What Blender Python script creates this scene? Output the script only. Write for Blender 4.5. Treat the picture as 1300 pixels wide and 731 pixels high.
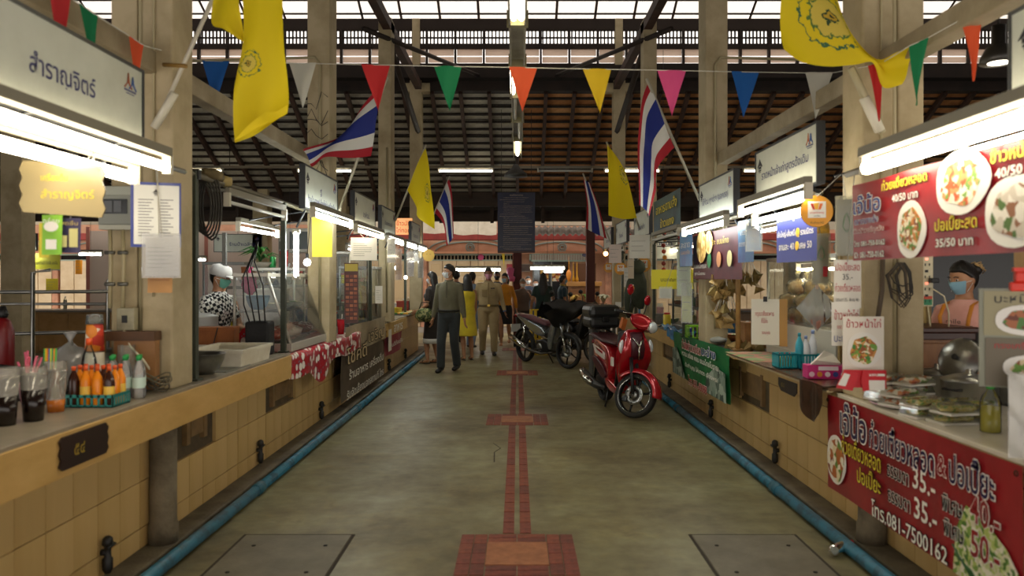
import bpy, bmesh, math, random
from mathutils import Vector, Matrix, Euler, noise
random.seed(7)
SC = bpy.context.scene
for _o in list(bpy.data.objects): bpy.data.objects.remove(_o)
COL = SC.collection
PI = math.pi
# ---------------------------------------------------------------- camera
F = 950.0                      # focal length in pixels of the 1300 x 731 frame
CX, CY, EYE = 657.0, 353.0, 1.5
cam_d = bpy.data.cameras.new('camera'); cam = bpy.data.objects.new('camera', cam_d); COL.objects.link(cam)
cam_d.sensor_width = 36.0; cam_d.lens = F / 1300 * 36
cam.location = (0, 0, EYE); cam.rotation_euler = (PI/2, 0, 0)
cam_d.shift_x = -7 / 1300; cam_d.shift_y = -12.5 / 1300
cam_d.clip_start = 0.05; cam_d.clip_end = 200
cam_d.dof.use_dof = True; cam_d.dof.focus_distance = 9.5; cam_d.dof.aperture_fstop = 2.0
SC.camera = cam
# ---------------------------------------------------------------- world, exposure
W = bpy.data.worlds.new('overcast_sky'); SC.world = W; W.use_nodes = True
_b = W.node_tree.nodes['Background']; _b.inputs[0].default_value = (1.0, 0.92, 0.84, 1); _b.inputs[1].default_value = 1.5
SC.view_settings.view_transform = 'Standard'; SC.view_settings.look = 'None'
SC.view_settings.gamma = 1.0; SC.view_settings.use_curve_mapping = False
SC.view_settings.exposure = 0.32
TUBE_E = 13.0                  # emission of the fluorescent tubes

def PX(px, py, Y): return Vector(((px - CX) * Y / F, Y, EYE - (py - CY) * Y / F))
def YX(px, X): return F * X / (px - CX)
def lin(c):
    if isinstance(c, str): c = tuple(int(c[i:i+2], 16) for i in (0, 2, 4))
    return tuple(((v/255)/12.92 if v/255 <= .04045 else ((v/255+.055)/1.055)**2.4) for v in c) + (1.0,)

# ---------------------------------------------------------------- materials
MC = {}
def _new(key):
    m = bpy.data.materials.new(key.replace('/', '_')[:50]); m.use_nodes = True
    nt = m.node_tree; return m, nt, nt.nodes['Principled BSDF']
def N(nt, t, **kw):
    n = nt.nodes.new(t)
    for k, v in kw.items():
        if k.startswith('i_'): n.inputs[k[2:].replace('_', ' ')].default_value = v
        elif k.startswith('n_'): n.inputs[int(k[2:])].default_value = v
        else: setattr(n, k, v)
    return n
def ramp(nt, stops, fac, interp='LINEAR'):
    r = nt.nodes.new('ShaderNodeValToRGB'); r.color_ramp.interpolation = interp
    e = r.color_ramp.elements
    while len(e) < len(stops): e.new(0.5)
    for i, (p, c) in enumerate(stops): e[i].position = p; e[i].color = c
    nt.links.new(fac, r.inputs[0]); return r
def mat(c, rough=.6, metal=0, n=0, c2=None, amt=.5, bump=0, bs=None, coat=0, alpha=1, sheen=0, spread=(.35, .65), stretch=None):
    """procedural paint: colour c, optionally mottled with c2 by noise of scale n, with a fine bump"""
    key = repr(('m', c, rough, metal, n, c2, amt, bump, bs, coat, alpha, sheen, spread, stretch))
    if key in MC: return MC[key]
    m, nt, p = _new('paint_' + (c if isinstance(c, str) else 'x')); L = nt.links
    p.inputs['Base Color'].default_value = lin(c); p.inputs['Roughness'].default_value = rough
    p.inputs['Metallic'].default_value = metal; p.inputs['Coat Weight'].default_value = coat
    if alpha < 1: p.inputs['Alpha'].default_value = alpha
    if sheen: p.inputs['Sheen Weight'].default_value = sheen
    tc = None
    if n or bump:
        tc = N(nt, 'ShaderNodeTexCoord'); src = tc.outputs['Object']
        if stretch:
            mp = N(nt, 'ShaderNodeMapping'); mp.inputs['Scale'].default_value = stretch; L.new(src, mp.inputs[0]); src = mp.outputs[0]
    if n:
        nz = N(nt, 'ShaderNodeTexNoise', i_Scale=n, i_Detail=6.0, i_Roughness=.62); L.new(src, nz.inputs['Vector'])
        cc = lin(c2) if c2 else tuple(v * (1-amt) for v in lin(c)[:3]) + (1,)
        r = ramp(nt, [(spread[0], lin(c)), (spread[1], cc)], nz.outputs[0]); L.new(r.outputs[0], p.inputs['Base Color'])
    if bump:
        nb = N(nt, 'ShaderNodeTexNoise', i_Scale=bs or 60.0, i_Detail=4.0); L.new(src, nb.inputs['Vector'])
        b = N(nt, 'ShaderNodeBump', i_Strength=bump, i_Distance=.01); L.new(nb.outputs[0], b.inputs['Height']); L.new(b.outputs[0], p.inputs['Normal'])
    MC[key] = m; return m
def emit(c, s):
    key = repr(('e', c, s))
    if key in MC: return MC[key]
    m, nt, p = _new('light_' + c); p.inputs['Base Color'].default_value = (.8, .8, .8, 1)
    p.inputs['Emission Color'].default_value = lin(c); p.inputs['Emission Strength'].default_value = s
    MC[key] = m; return m
def glass(tint='ffffff', a=.12, rough=.03):
    key = repr(('g', tint, a, rough))
    if key in MC: return MC[key]
    m, nt, p = _new('clear_' + tint); nt.nodes.remove(p); L = nt.links
    t = N(nt, 'ShaderNodeBsdfTransparent'); t.inputs[0].default_value = lin(tint)
    g = N(nt, 'ShaderNodeBsdfGlossy', i_Roughness=rough); d = N(nt, 'ShaderNodeBsdfDiffuse'); d.inputs[0].default_value = lin(tint)
    fr = N(nt, 'ShaderNodeFresnel', i_IOR=1.45)
    m1 = N(nt, 'ShaderNodeMixShader'); m1.inputs[0].default_value = a; L.new(t.outputs[0], m1.inputs[1]); L.new(d.outputs[0], m1.inputs[2])
    m2 = N(nt, 'ShaderNodeMixShader'); L.new(fr.outputs[0], m2.inputs[0]); L.new(m1.outputs[0], m2.inputs[1]); L.new(g.outputs[0], m2.inputs[2])
    L.new(m2.outputs[0], nt.nodes['Material Output'].inputs[0]); MC[key] = m; return m
def translucent(c, w=.6):
    key = repr(('t', c, w))
    if key in MC: return MC[key]
    m, nt, p = _new('translucent_' + c); L = nt.links
    p.inputs['Base Color'].default_value = lin(c); p.inputs['Roughness'].default_value = .8
    t = N(nt, 'ShaderNodeBsdfTranslucent'); t.inputs[0].default_value = lin(c)
    x = N(nt, 'ShaderNodeMixShader'); x.inputs[0].default_value = w; L.new(p.outputs[0], x.inputs[1]); L.new(t.outputs[0], x.inputs[2])
    L.new(x.outputs[0], nt.nodes['Material Output'].inputs[0]); MC[key] = m; return m
def cells(cols, scale=30, rough=.5, bump=0, uv=False):
    """patches of several colours: food, prints"""
    key = repr(('c', cols, scale, rough, bump, uv))
    if key in MC: return MC[key]
    m, nt, p = _new('patches_' + cols[0]); L = nt.links
    tc = N(nt, 'ShaderNodeTexCoord'); nz = N(nt, 'ShaderNodeTexNoise', i_Scale=scale*.6, i_Detail=2.0); L.new(tc.outputs['Object'], nz.inputs['Vector'])
    mx = N(nt, 'ShaderNodeVectorMath', operation='MULTIPLY_ADD'); L.new(nz.outputs['Color'], mx.inputs[0]); mx.inputs[1].default_value = (.05, .05, .05); L.new(tc.outputs['Object'], mx.inputs[2])
    v = N(nt, 'ShaderNodeTexVoronoi', i_Scale=scale); L.new(mx.outputs[0], v.inputs['Vector'])
    s = N(nt, 'ShaderNodeSeparateColor'); L.new(v.outputs['Color'], s.inputs[0])
    k = len(cols); r = ramp(nt, [(i/k, lin(c)) for i, c in enumerate(cols)], s.outputs[0], 'CONSTANT'); L.new(r.outputs[0], p.inputs['Base Color'])
    p.inputs['Roughness'].default_value = rough
    if bump:
        b = N(nt, 'ShaderNodeBump', i_Strength=bump, i_Distance=.01); L.new(v.outputs['Distance'], b.inputs['Height']); L.new(b.outputs[0], p.inputs['Normal'])
    MC[key] = m; return m
def uvmat(key, build, rough=.8):
    """material whose colour is a node graph of u, v"""
    if key in MC: return MC[key]
    m, nt, p = _new(key); tc = N(nt, 'ShaderNodeTexCoord'); s = N(nt, 'ShaderNodeSeparateXYZ'); nt.links.new(tc.outputs['UV'], s.inputs[0])
    out = build(nt, s.outputs[0], s.outputs[1], tc.outputs['UV']); nt.links.new(out, p.inputs['Base Color']); p.inputs['Roughness'].default_value = rough
    MC[key] = m; return m

# ---------------------------------------------------------------- mesh builder
class MB:
    def __init__(s): s.v = []; s.f = []; s.mi = []; s.sm = []; s.uv = {}; s.M = Matrix.Identity(4)
    def add(s, vs, fs, mi=0, smooth=False):
        k = len(s.v); s.v += [s.M @ Vector(p) for p in vs]
        for f in fs: s.f.append([k+i for i in f]); s.mi.append(mi); s.sm.append(smooth)
        return s
    def box(s, x0, x1, y0, y1, z0, z1, mi=0, bev=0):
        if bev:
            bm = bmesh.new(); bmesh.ops.create_cube(bm, size=1)
            for v in bm.verts: v.co = Vector(((x0+x1)/2 + v.co.x*(x1-x0), (y0+y1)/2 + v.co.y*(y1-y0), (z0+z1)/2 + v.co.z*(z1-z0)))
            bmesh.ops.bevel(bm, geom=bm.edges[:], offset=bev, segments=2, affect='EDGES', profile=.5)
            bm.verts.index_update(); s.add([v.co.copy() for v in bm.verts], [[v.index for v in f.verts] for f in bm.faces], mi, False); bm.free(); return s
        return s.add([(x0,y0,z0),(x1,y0,z0),(x1,y1,z0),(x0,y1,z0),(x0,y0,z1),(x1,y0,z1),(x1,y1,z1),(x0,y1,z1)],
              [(0,3,2,1),(4,5,6,7),(0,1,5,4),(1,2,6,5),(2,3,7,6),(3,0,4,7)], mi)
    def rings(s, R, mi=0, caps=True, smooth=True, closed=False):
        n = len(R[0]); vs = [p for r in R for p in r]; fs = []
        K = len(R)
        for i in range(K if closed else K-1):
            j = (i+1) % K
            for a in range(n): b = (a+1) % n; fs.append((i*n+a, i*n+b, j*n+b, j*n+a))
        if caps and not closed: fs.append(tuple(range(n))[::-1]); fs.append(tuple((K-1)*n+a for a in range(n)))
        return s.add(vs, fs, mi, smooth)
    def tube(s, pts, r, seg=8, mi=0, caps=True, flat=1.0, closed=False, smooth=True):
        P = [Vector(p) for p in pts]; n = len(P); rr = r if isinstance(r, (list, tuple)) else [r]*n
        R = []; up = None
        for i, p in enumerate(P):
            if closed: d = P[(i+1) % n] - P[i-1]
            else: d = P[min(i+1, n-1)] - P[max(i-1, 0)]
            d = d.normalized() if d.length > 1e-9 else Vector((0,0,1))
            if up is None: up = Vector((0,0,1)) if abs(d.z) < .9 else Vector((0,1,0))
            a = d.cross(up); a = a.normalized() if a.length > 1e-6 else Vector((1,0,0)); up = a.cross(d).normalized()
            R.append([p + a*math.cos(t)*rr[i] + up*math.sin(t)*rr[i]*flat for t in (2*PI*k/seg for k in range(seg))])
        return s.rings(R, mi, caps, smooth, closed)
    def lathe(s, prof, c=(0,0,0), seg=16, mi=0, smooth=True, sx=1, sy=1, caps=True):
        return s.rings([[(c[0]+r*sx*math.cos(2*PI*k/seg), c[1]+r*sy*math.sin(2*PI*k/seg), c[2]+z) for k in range(seg)] for r, z in prof], mi, caps, smooth)
    def ell(s, c, rx, ry, rz, seg=12, rg=8, mi=0):
        pr = [(max(math.sin(PI*i/rg), .02), -math.cos(PI*i/rg)) for i in range(rg+1)]
        return s.rings([[(c[0]+r*rx*math.cos(2*PI*k/seg), c[1]+r*ry*math.sin(2*PI*k/seg), c[2]+z*rz) for k in range(seg)] for r, z in pr], mi)
    def prism(s, poly, x0, x1, axis='x', mi=0, smooth=False):
        """poly of (a,b); axis x: (y,z); y: (x,z); z: (x,y)"""
        f = {'x': lambda a, b, t: (t, a, b), 'y': lambda a, b, t: (a, t, b), 'z': lambda a, b, t: (a, b, t)}[axis]
        n = len(poly); vs = [f(a, b, x0) for a, b in poly] + [f(a, b, x1) for a, b in poly]
        fs = [tuple(range(n))[::-1], tuple(range(n, 2*n))] + [(i, (i+1) % n, n+(i+1) % n, n+i) for i in range(n)]
        return s.add(vs, fs, mi, smooth)
    def slab(s, poly, hw, mi=0, rnd=.02, xc=0.0, taper=None):
        """rounded plate: polygon (y,z) with half-width hw about x=xc, edges rounded by rnd; hw may be a function of (y,z)"""
        cy = sum(p[0] for p in poly)/len(poly); cz = sum(p[1] for p in poly)/len(poly); n = len(poly)
        h = hw if callable(hw) else (lambda y, z: hw)
        def inset(d):
            out = []
            for i in range(n):
                a, b, c = Vector(poly[i-1]), Vector(poly[i]), Vector(poly[(i+1) % n])
                e1 = (b-a).normalized(); e2 = (c-b).normalized(); nn = Vector((-(e1.y+e2.y), e1.x+e2.x))
                nn = nn.normalized() if nn.length > 1e-6 else Vector((0, 0))
                if nn.dot(Vector((cy, cz))-b) < 0 and _conv: nn = -nn
                out.append(b + nn*d)
            return out
        area = sum(poly[i][0]*poly[(i+1) % n][1]-poly[(i+1) % n][0]*poly[i][1] for i in range(n)); _conv = False
        sg = 1 if area > 0 else -1
        R = []
        for t, d in ((-1, 1), (-.95, .5), (-.8, .15), (-.5, 0), (.5, 0), (.8, .15), (.95, .5), (1, 1)):
            q = inset(sg*d*rnd); R.append([(xc + t*h(poly[i][0], poly[i][1]), q[i].x, q[i].y) for i in range(n)])
        return s.rings(R, mi)
    def grid(s, fn, nu, nv, mi=0, thick=0, smooth=True, both=False):
        """surface fn(u,v)->point with uv map; thickness along normals when thick"""
        k = len(s.v); P = [[s.M @ Vector(fn(i/nu, j/nv)) for i in range(nu+1)] for j in range(nv+1)]
        for j in range(nv+1):
            for i in range(nu+1): s.v.append(P[j][i])
        for j in range(nv):
            for i in range(nu):
                a = k+j*(nu+1)+i; s.f.append([a, a+1, a+nu+2, a+nu+1]); s.mi.append(mi); s.sm.append(smooth)
                s.uv[len(s.f)-1] = [(i/nu, j/nv), ((i+1)/nu, j/nv), ((i+1)/nu, (j+1)/nv), (i/nu, (j+1)/nv)]
        return s
    def mesh(s, name, mats):
        me = bpy.data.meshes.new(name); me.from_pydata([tuple(v) for v in s.v], [], s.f)
        for m in (mats if isinstance(mats, (list, tuple)) else [mats]): me.materials.append(m)
        me.polygons.foreach_set('material_index', s.mi); me.polygons.foreach_set('use_smooth', s.sm)
        if s.uv:
            ul = me.uv_layers.new(name='UVMap')
            for p in me.polygons:
                u = s.uv.get(p.index)
                if u:
                    for q, li in enumerate(p.loop_indices): ul.data[li].uv = u[q]
        me.update(); return me
    def build(s, name, mats, parent=None, mods=None, **kw):
        o = bpy.data.objects.new(name, s.mesh(name, mats))
        COL.objects.link(o)
        if parent: o.parent = parent
        if mods: bake(o, mods)
        return tag(o, **kw)
def bake(o, mods):
    for t, kw in mods:
        m = o.modifiers.new(t, t)
        for k, v in kw.items(): setattr(m, k, v)
    bpy.context.view_layer.update()
    dg = bpy.context.evaluated_depsgraph_get(); me = bpy.data.meshes.new_from_object(o.evaluated_get(dg)); old = o.data
    o.modifiers.clear(); o.data = me; bpy.data.meshes.remove(old)
def subsurf(n=1): return [('SUBSURF', dict(levels=n, render_levels=n))]
def tag(o, label=None, cat=None, group=None, kind=None):
    if label: o['label'] = label
    if cat: o['category'] = cat
    if group: o['group'] = group
    if kind: o['kind'] = kind
    return o
def thing(name, label, cat, loc=(0,0,0), rz=0, group=None, kind=None):
    o = bpy.data.objects.new(name, None); COL.objects.link(o); o.location = loc; o.rotation_euler = (0, 0, rz); o.empty_display_size = .1
    return tag(o, label, cat, group, kind)
def copy_tree(o, parent=None, **kw):
    c = o.copy(); COL.objects.link(c)
    if parent: c.parent = parent
    for ch in list(o.children): copy_tree(ch, c)
    for k, v in kw.items():
        if k == 'label': c['label'] = v
        elif k == 'loc': c.location = v
        elif k == 'rz': c.rotation_euler = (0, 0, v)
        elif k == 'scale': c.scale = v
    return c
def part(name, mats, parent, fn, **kw):
    b = MB(); fn(b); return b.build(name, mats, parent, **kw)
def one(name, mats, fn, label, cat, loc=(0,0,0), rz=0, group=None, **kw):
    """a thing that is one mesh, local coordinates"""
    b = MB(); fn(b); o = b.build(name, mats, None, label=label, cat=cat, group=group, **kw); o.location = loc; o.rotation_euler = (0, 0, rz); return o

def text(body, w, h, m, parent, at=(0,0,0), name='lettering', rot=None, ex=.0008, bold=.0, align='c', shear=0, keep=False):
    """lettering in the local x-z plane facing -y, fitted to width w and height h, centred on at"""
    c = bpy.data.curves.new(name, 'FONT'); c.body = body; c.size = 1; c.resolution_u = 2; c.fill_mode = 'BOTH'
    c.offset = bold; c.shear = shear; c.extrude = 0; c.align_x = 'CENTER'; c.space_line = 1.15
    o = bpy.data.objects.new(name, c); COL.objects.link(o); bpy.context.view_layer.update()
    me = bpy.data.meshes.new_from_object(o.evaluated_get(bpy.context.evaluated_depsgraph_get())); bpy.data.objects.remove(o); bpy.data.curves.remove(c)
    if not me.vertices: return None
    xs = [v.co.x for v in me.vertices]; ys = [v.co.y for v in me.vertices]
    x0, x1, y0, y1 = min(xs), max(xs), min(ys), max(ys); kx = w/max(x1-x0, 1e-6); ky = h/max(y1-y0, 1e-6)
    if keep: kx = ky = min(kx, ky)
    for v in me.vertices: v.co = Vector(((v.co.x-(x0+x1)/2)*kx, -.0006, (v.co.y-(y0+y1)/2)*ky))
    me.materials.clear(); me.materials.append(m)
    o = bpy.data.objects.new(name, me); COL.objects.link(o); o.parent = parent; o.location = at
    if rot: o.rotation_euler = rot
    return o
# ================================================================ SETTING
DKF = mat('2b2d30', .4)
def st(name, mats, fn, parent=None, loc=(0,0,0), **kw):
    b = MB(); fn(b); o = b.build(name, mats, parent, kind=None if parent else 'structure', **kw); o.location = loc; return o
concrete = mat('8f8672', .62, n=1.6, c2='6d6450', bump=.25, bs=35)
def floor_material():
    m, nt, p = _new('worn_concrete'); L = nt.links; tc = N(nt, 'ShaderNodeTexCoord')
    a = N(nt, 'ShaderNodeTexNoise', i_Scale=.9, i_Detail=8.0, i_Roughness=.65); b = N(nt, 'ShaderNodeTexNoise', i_Scale=9.0, i_Detail=6.0)
    c = N(nt, 'ShaderNodeTexNoise', i_Scale=1.3, i_Detail=9.0, i_Roughness=.7, i_Distortion=.6)
    for x in (a, b, c): L.new(tc.outputs['Object'], x.inputs['Vector'])
    r1 = ramp(nt, [(.35, lin('8d8967')), (.5, lin('7a7351')), (.68, lin('5d5134'))], a.outputs[0])
    r2 = ramp(nt, [(.3, (.72, .70, .66, 1)), (.6, (1, 1, 1, 1)), (.75, (1.15, 1.12, 1.05, 1))], b.outputs[0])
    r3 = ramp(nt, [(.52, (1, 1, 1, 1)), (.6, (1.18, 1.12, .98, 1)), (.66, (.8, .74, .64, 1))], c.outputs[0])
    x1 = N(nt, 'ShaderNodeMix', data_type='RGBA', blend_type='MULTIPLY'); x1.inputs[0].default_value = 1
    x2 = N(nt, 'ShaderNodeMix', data_type='RGBA', blend_type='MULTIPLY'); x2.inputs[0].default_value = .8
    L.new(r1.outputs[0], x1.inputs[6]); L.new(r2.outputs[0], x1.inputs[7]); L.new(x1.outputs[2], x2.inputs[6]); L.new(r3.outputs[0], x2.inputs[7])
    L.new(x2.outputs[2], p.inputs['Base Color'])
    rr = ramp(nt, [(.3, (.32,)*3+(1,)), (.7, (.55,)*3+(1,))], a.outputs[0]); L.new(rr.outputs[0], p.inputs['Roughness'])
    bm = N(nt, 'ShaderNodeBump', i_Strength=.35, i_Distance=.01); L.new(b.outputs[0], bm.inputs['Height']); L.new(bm.outputs[0], p.inputs['Normal'])
    return m
FLOOR = floor_material()
floor = st('floor', FLOOR, lambda b: b.box(-14, 14, .6, 20.5, -.2, 0))
street = st('floor_street', mat('8a8478', .8, n=3, c2='6f6a60'), lambda b: b.box(-26, 26, 20.5, 40, -.3, -.06))
# red terracotta line of tiles with square rosettes
red_m = [mat(c, .6, n=20, c2=d, bump=.2) for c, d in (('8a4230', '6b3022'), ('7c3b2b', '5c2a1e'), ('92492f', '723524'))]
ochre = mat('b0724a', .6, n=12, c2='935a38', bump=.3)
def tile_proto(w, d, m, h=.006, t=.012):
    b = MB(); b.box(-w/2, w/2, -d/2, d/2, -t, h, 0)
    return b.mesh('tile', m)
def put(me, parent, loc, name='tile', rz=0):
    o = bpy.data.objects.new(name, me); COL.objects.link(o); o.parent = parent; o.location = loc
    if rz: o.rotation_euler = (0, 0, rz)
    return o
XC = -.003
long_t = [tile_proto(.066, .19, m, .004) for m in red_m]; side_t = [tile_proto(.072, .145, m, .005) for m in red_m]
row_t = [tile_proto(.16, .062, m, .005) for m in red_m]; sq_t = tile_proto(.335, .335, ochre, .007)
centres = [4.07, 7.94, 11.85, 15.75]
for k, cy in enumerate(centres):
    put(sq_t, floor, (XC, cy, 0))
    for sx in (-1, 1):
        for q in (0, 1):
            for j in range(4): put(random.choice(side_t), floor, (XC + sx*(.207+.077*q+.0), cy-.225+.15*j, 0))
    for sy in (-1, 1):
        for q in (0, 1):
            for j in (-1, 1): put(random.choice(row_t), floor, (XC+j*.083, cy+sy*(.205+.067*q), 0))
    if k < 3:
        y0, y1 = cy+.32, centres[k+1]-.32; n = int((y1-y0)/.196)
        for sx in (-1, 1):
            for j in range(n): put(random.choice(long_t), floor, (XC+sx*.05, y0+(y1-y0)*(j+.5)/n, 0))
for sx in (-1, 1):
    for j in range(2): put(random.choice(long_t), floor, (XC+sx*.05, 3.62-.2*j, 0))
# cast plates over the drains
plate_m = mat('77715e', .55, n=4, c2='625a48', bump=.2)
for x0, x1, lab in ((-1.59, -.957, 'concrete drain cover left of the red tile line, dark gap around it'), (1.006, 1.62, 'concrete drain cover near the banner stall, pale broken rim')):
    t = thing('drain_cover', lab, 'drain cover', ((x0+x1)/2, 4.0, 0))
    w = (x1-x0)/2
    part('plate', plate_m, t, lambda b: b.box(-w+.01, w-.01, -.36, .36, -.03, .006, bev=.003))
    part('rim', mat('3b342a', .9), t, lambda b: (b.box(-w-.008, -w+.008, -.37, .37, -.03, .003), b.box(w-.008, w+.008, -.37, .37, -.03, .003), b.box(-w-.008, w+.008, .362, .377, -.03, .003)))
    for a, c in ((-.2, .18), (.2, .18), (-.2, -.2), (.2, -.2)): part('lifting_hole', mat('1c1915', .9), t, lambda b: b.lathe([(.012, .002), (.012, .009)], (a, c, 0), 8))
st('floor_crack', mat('50483a', .9), lambda b: b.tube([(-.19, 6.1, .001), (-.2, 6.45, .001), (-.15, 6.6, .001), (-.22, 6.8, .001)], .005, 4, flat=.4), parent=floor)
# raised ledges under the counters and the blue drain pipes
ledge_m = mat('6e6450', .8, n=5, c2='4a4234', bump=.4)
pipe_m = mat('2a6f88', .45, n=9, c2='1f4a5c', spread=(.45, .6))
for s, nm in ((-1, 'left'), (1, 'right')):
    xs = sorted((s*1.87, s*2.3)); st('trim_' + ('1' if s < 0 else '2'), ledge_m, lambda b: b.box(xs[0], xs[1], 2.0, 16, 0, .05, bev=.012))
    pl = thing('drain_pipe', f'blue painted drain pipe along the foot of the {"counter with the beverage cups" if s < 0 else "counter with the red food banner"}', 'pipe', (s*1.80, 0, .038))
    ys = [2.0, 5.2, 8.4, 11.6, 14.8]
    for a, c in zip(ys, ys[1:]): part('pipe_length', pipe_m, pl, lambda b: b.tube([(0, a, 0), (0, (a+c)/2, .002), (0, c-.02, 0)], .036, 12))
    for a in ys[1:-1]: part('coupling', mat('276a80', .5, n=9), pl, lambda b: b.tube([(0, a-.06, 0), (0, a+.05, 0)], .043, 12))
NTH = ['nearest', 'second nearest', 'third nearest', 'fourth from the near end', 'fifth from the near end', 'farthest']
# counter walls: backing + individual tiles
beige = [mat(c, .38, n=3, c2=d, stretch=(1, 1, .15), bump=.05) for c, d in (('c9aa72', 'bb9a60'), ('c7a86f', 'b9985e'), ('ccad75', 'be9d63'))]
HOLES = {-1: [(4.55, 4.85, .5, .7), (6.15, 6.7, .46, .70), (8.2, 9.1, .46, .68), (11.4, 12.4, .44, .66)], 1: [(6.15, 6.8, .46, .70), (9.4, 10.3, .44, .68)]}
for s, nm in ((-1, 'left'), (1, 'right')):
    X = s*2.03; W0 = st('wall_'+nm, mat('5f5038', .9, n=6, c2='3e3424'), lambda b: b.box(min(X+s*.01, X+s*.12), max(X+s*.01, X+s*.12), 2.0, 15.2, .0, .80))
    protos = {}
    rows = [(.05, .16), (.16, .41), (.41, .66), (.66, .78)]; w = .2; ny = 35
    for i in range(ny):
        y = 2.2 + i*w
        for r, (z0, z1) in enumerate(rows):
            k = (r, (i*7+r*3) % 3)
            if k not in protos:
                b = MB(); b.box(-.012, .012, -w/2+.0018, w/2-.0018, z0+.0028, z1-.0028); protos[k] = b.mesh('tile', beige[k[1]])
            if any(y+w > h[0] and y < h[1] and z1-.1 > h[2] and z0 < h[3] for h in HOLES[s]) and r == 2: continue
            put(protos[k], W0, (X + random.uniform(-.0012, .0012), y+w/2, 0))
    b = MB()
    y = 2.2+ny*w
    while y < 15.1:
        for r, (z0, z1) in enumerate(rows):
            if any(y+w > h[0] and y < h[1] for h in HOLES[s]) and r == 2: continue
            b.box(X-.012, X+.012, y+.0015, y+w-.0015, z0+.0015, z1-.0015, mi=random.randrange(3))
        y += w
    b.build('tiles_beyond', beige, W0, kind='stuff')
    for h in HOLES[s]:
        st('hatch', mat('8a6c42', .6, n=6, c2='6b5232'), lambda b: (b.box(X-.012, X+.02, h[0]+.06, h[1]-.06, h[2]+.02, h[3]-.02), b.box(X-.02, X+.02, h[0]+.0, h[0]+.05, h[2]-.02, h[3], 0), b.box(X-.02, X+.02, h[1]-.05, h[1], h[2]-.02, h[3], 0)), parent=W0)
    for yy in ([3.63, 5.79, 7.6, 9.9, 11.6, 13.3] if s < 0 else [5.78, 7.7, 9.8, 12.2]):
        tp = thing('drain_tap', 'black drain tap fixed low on the tiled counter wall', 'tap', (X-s*.012, yy, .17), group='black drain taps on the counter walls')
        tp['label'] = f"black drain tap, {NTH[[3.63, 5.79, 7.6, 9.9, 11.6, 13.3].index(yy) if s < 0 else [5.78, 7.7, 9.8, 12.2].index(yy)]} along the {nm} counter wall"; tp['group'] = 'black drain taps on the counter walls'
        bk = mat('1b1a18', .5)
        part('body', bk, tp, lambda b: b.lathe([(.014, -.1), (.024, -.08), (.024, -.03), (.016, -.02), (.016, .03), (.026, .04), (.022, .07), (.01, .08)], (-s*.03, 0, 0), 10))
        part('stub', bk, tp, lambda b: b.tube([(0, 0, 0), (-s*.03, 0, 0)], .016, 8)); part('handle', bk, tp, lambda b: b.tube([(-s*.045, -.03, .03), (-s*.05, .03, .035)], .008, 6))
# worktops with their deep fascias: each unit is one thing
wood_f = mat('cfa968', .42, n=3.5, c2='c09a58', stretch=(.4, 1, 3), bump=.06)
top_m = mat('9a8f7c', .35, n=4, c2='7d7464'); white_top = mat('e4dfd0', .22, n=4, c2='d8d0bc')
def worktop(s, y0, y1, z, xf, fh, label, m=wood_f, tm=top_m, depth=.62):
    t = thing('worktop', label, 'worktop', (s*xf, (y0+y1)/2, z)); L = (y1-y0)/2
    part('top_board', tm, t, lambda b: b.box(min(0, s*depth), max(0, s*depth), -L, L, -.025, 0, bev=.003))
    part('fascia', m, t, lambda b: b.box(min(-s*.008, s*.03), max(-s*.008, s*.03), -L, L, -fh, -.018, bev=.003))
    return t
wl0 = worktop(-1, 1.9, 6.1, .89, 1.85, .20, 'long beige laminate worktop under the beverage cups and steel bowl')
worktop(-1, 6.12, 8.3, .86, 1.88, .14, 'beige worktop under the red patterned tablecloth')
worktop(-1, 8.32, 10.9, .86, 1.9, .12, 'beige worktop carrying the grey and pink banners')
worktop(-1, 10.92, 14.9, .86, 1.9, .22, 'farthest beige worktop, beside the woman with the handbag')
worktop(1, 1.9, 4.35, .83, 1.86, .05, 'white stone worktop carrying the stacked food boxes', tm=white_top, m=mat('8d7b55', .6), depth=.7)
worktop(1, 4.38, 6.5, .86, 1.82, .03, 'laminate worktop carrying the blue baskets and tissue box', tm=mat('8a6a4a', .5, n=5, c2='6d5038'), m=mat('c9b78e', .4))
worktop(1, 6.52, 8.9, .84, 1.9, .05, 'worktop over the green banner, crowded with leaf parcels', tm=mat('4a4440', .6, n=8, c2='2c2826'))
worktop(1, 8.92, 14.9, .84, 1.9, .18, 'long worktop behind the red scooter, blue plastic on it')
# dark plate on the left fascia: an uneven worn number plate
PL = t = thing('number_plate', 'dark brown scalloped number plate with worn yellow figures on the beige fascia', 'number plate', (-1.838, YX(106, -1.84)*1.0, .79), PI/2)
part('plate', mat('2c1712', .45, n=8, c2='1d0f0c'), t, lambda b: b.prism([(-.12, -.04), (-.105, -.052), (.105, -.052), (.12, -.035), (.113, -.02), (.12, 0), (.113, .02), (.12, .035), (.105, .052), (-.105, .052), (-.12, .04), (-.112, .02), (-.12, 0), (-.112, -.02)], -.008, 0, 'y'))
PL.scale = (1.5, 1, 1.3)
text('๕๔', .05, .035, mat('a58a2c', .5), t, (-.03, -.0085, 0))
t = thing('number_plate', 'black plate under the edge of the worktop with the blue baskets', 'number plate', (1.80, 4.98, .79), -PI/2)
part('plate', mat('1e1613', .45), t, lambda b: b.prism([(-.17, -.02), (-.12, -.055), (.12, -.06), (.17, -.03), (.17, .03), (-.17, .03)], -.006, 0, 'y'))
text('๕๘', .06, .03, mat('8a7430', .5), t, (-.08, -.0065, -.01))
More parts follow.
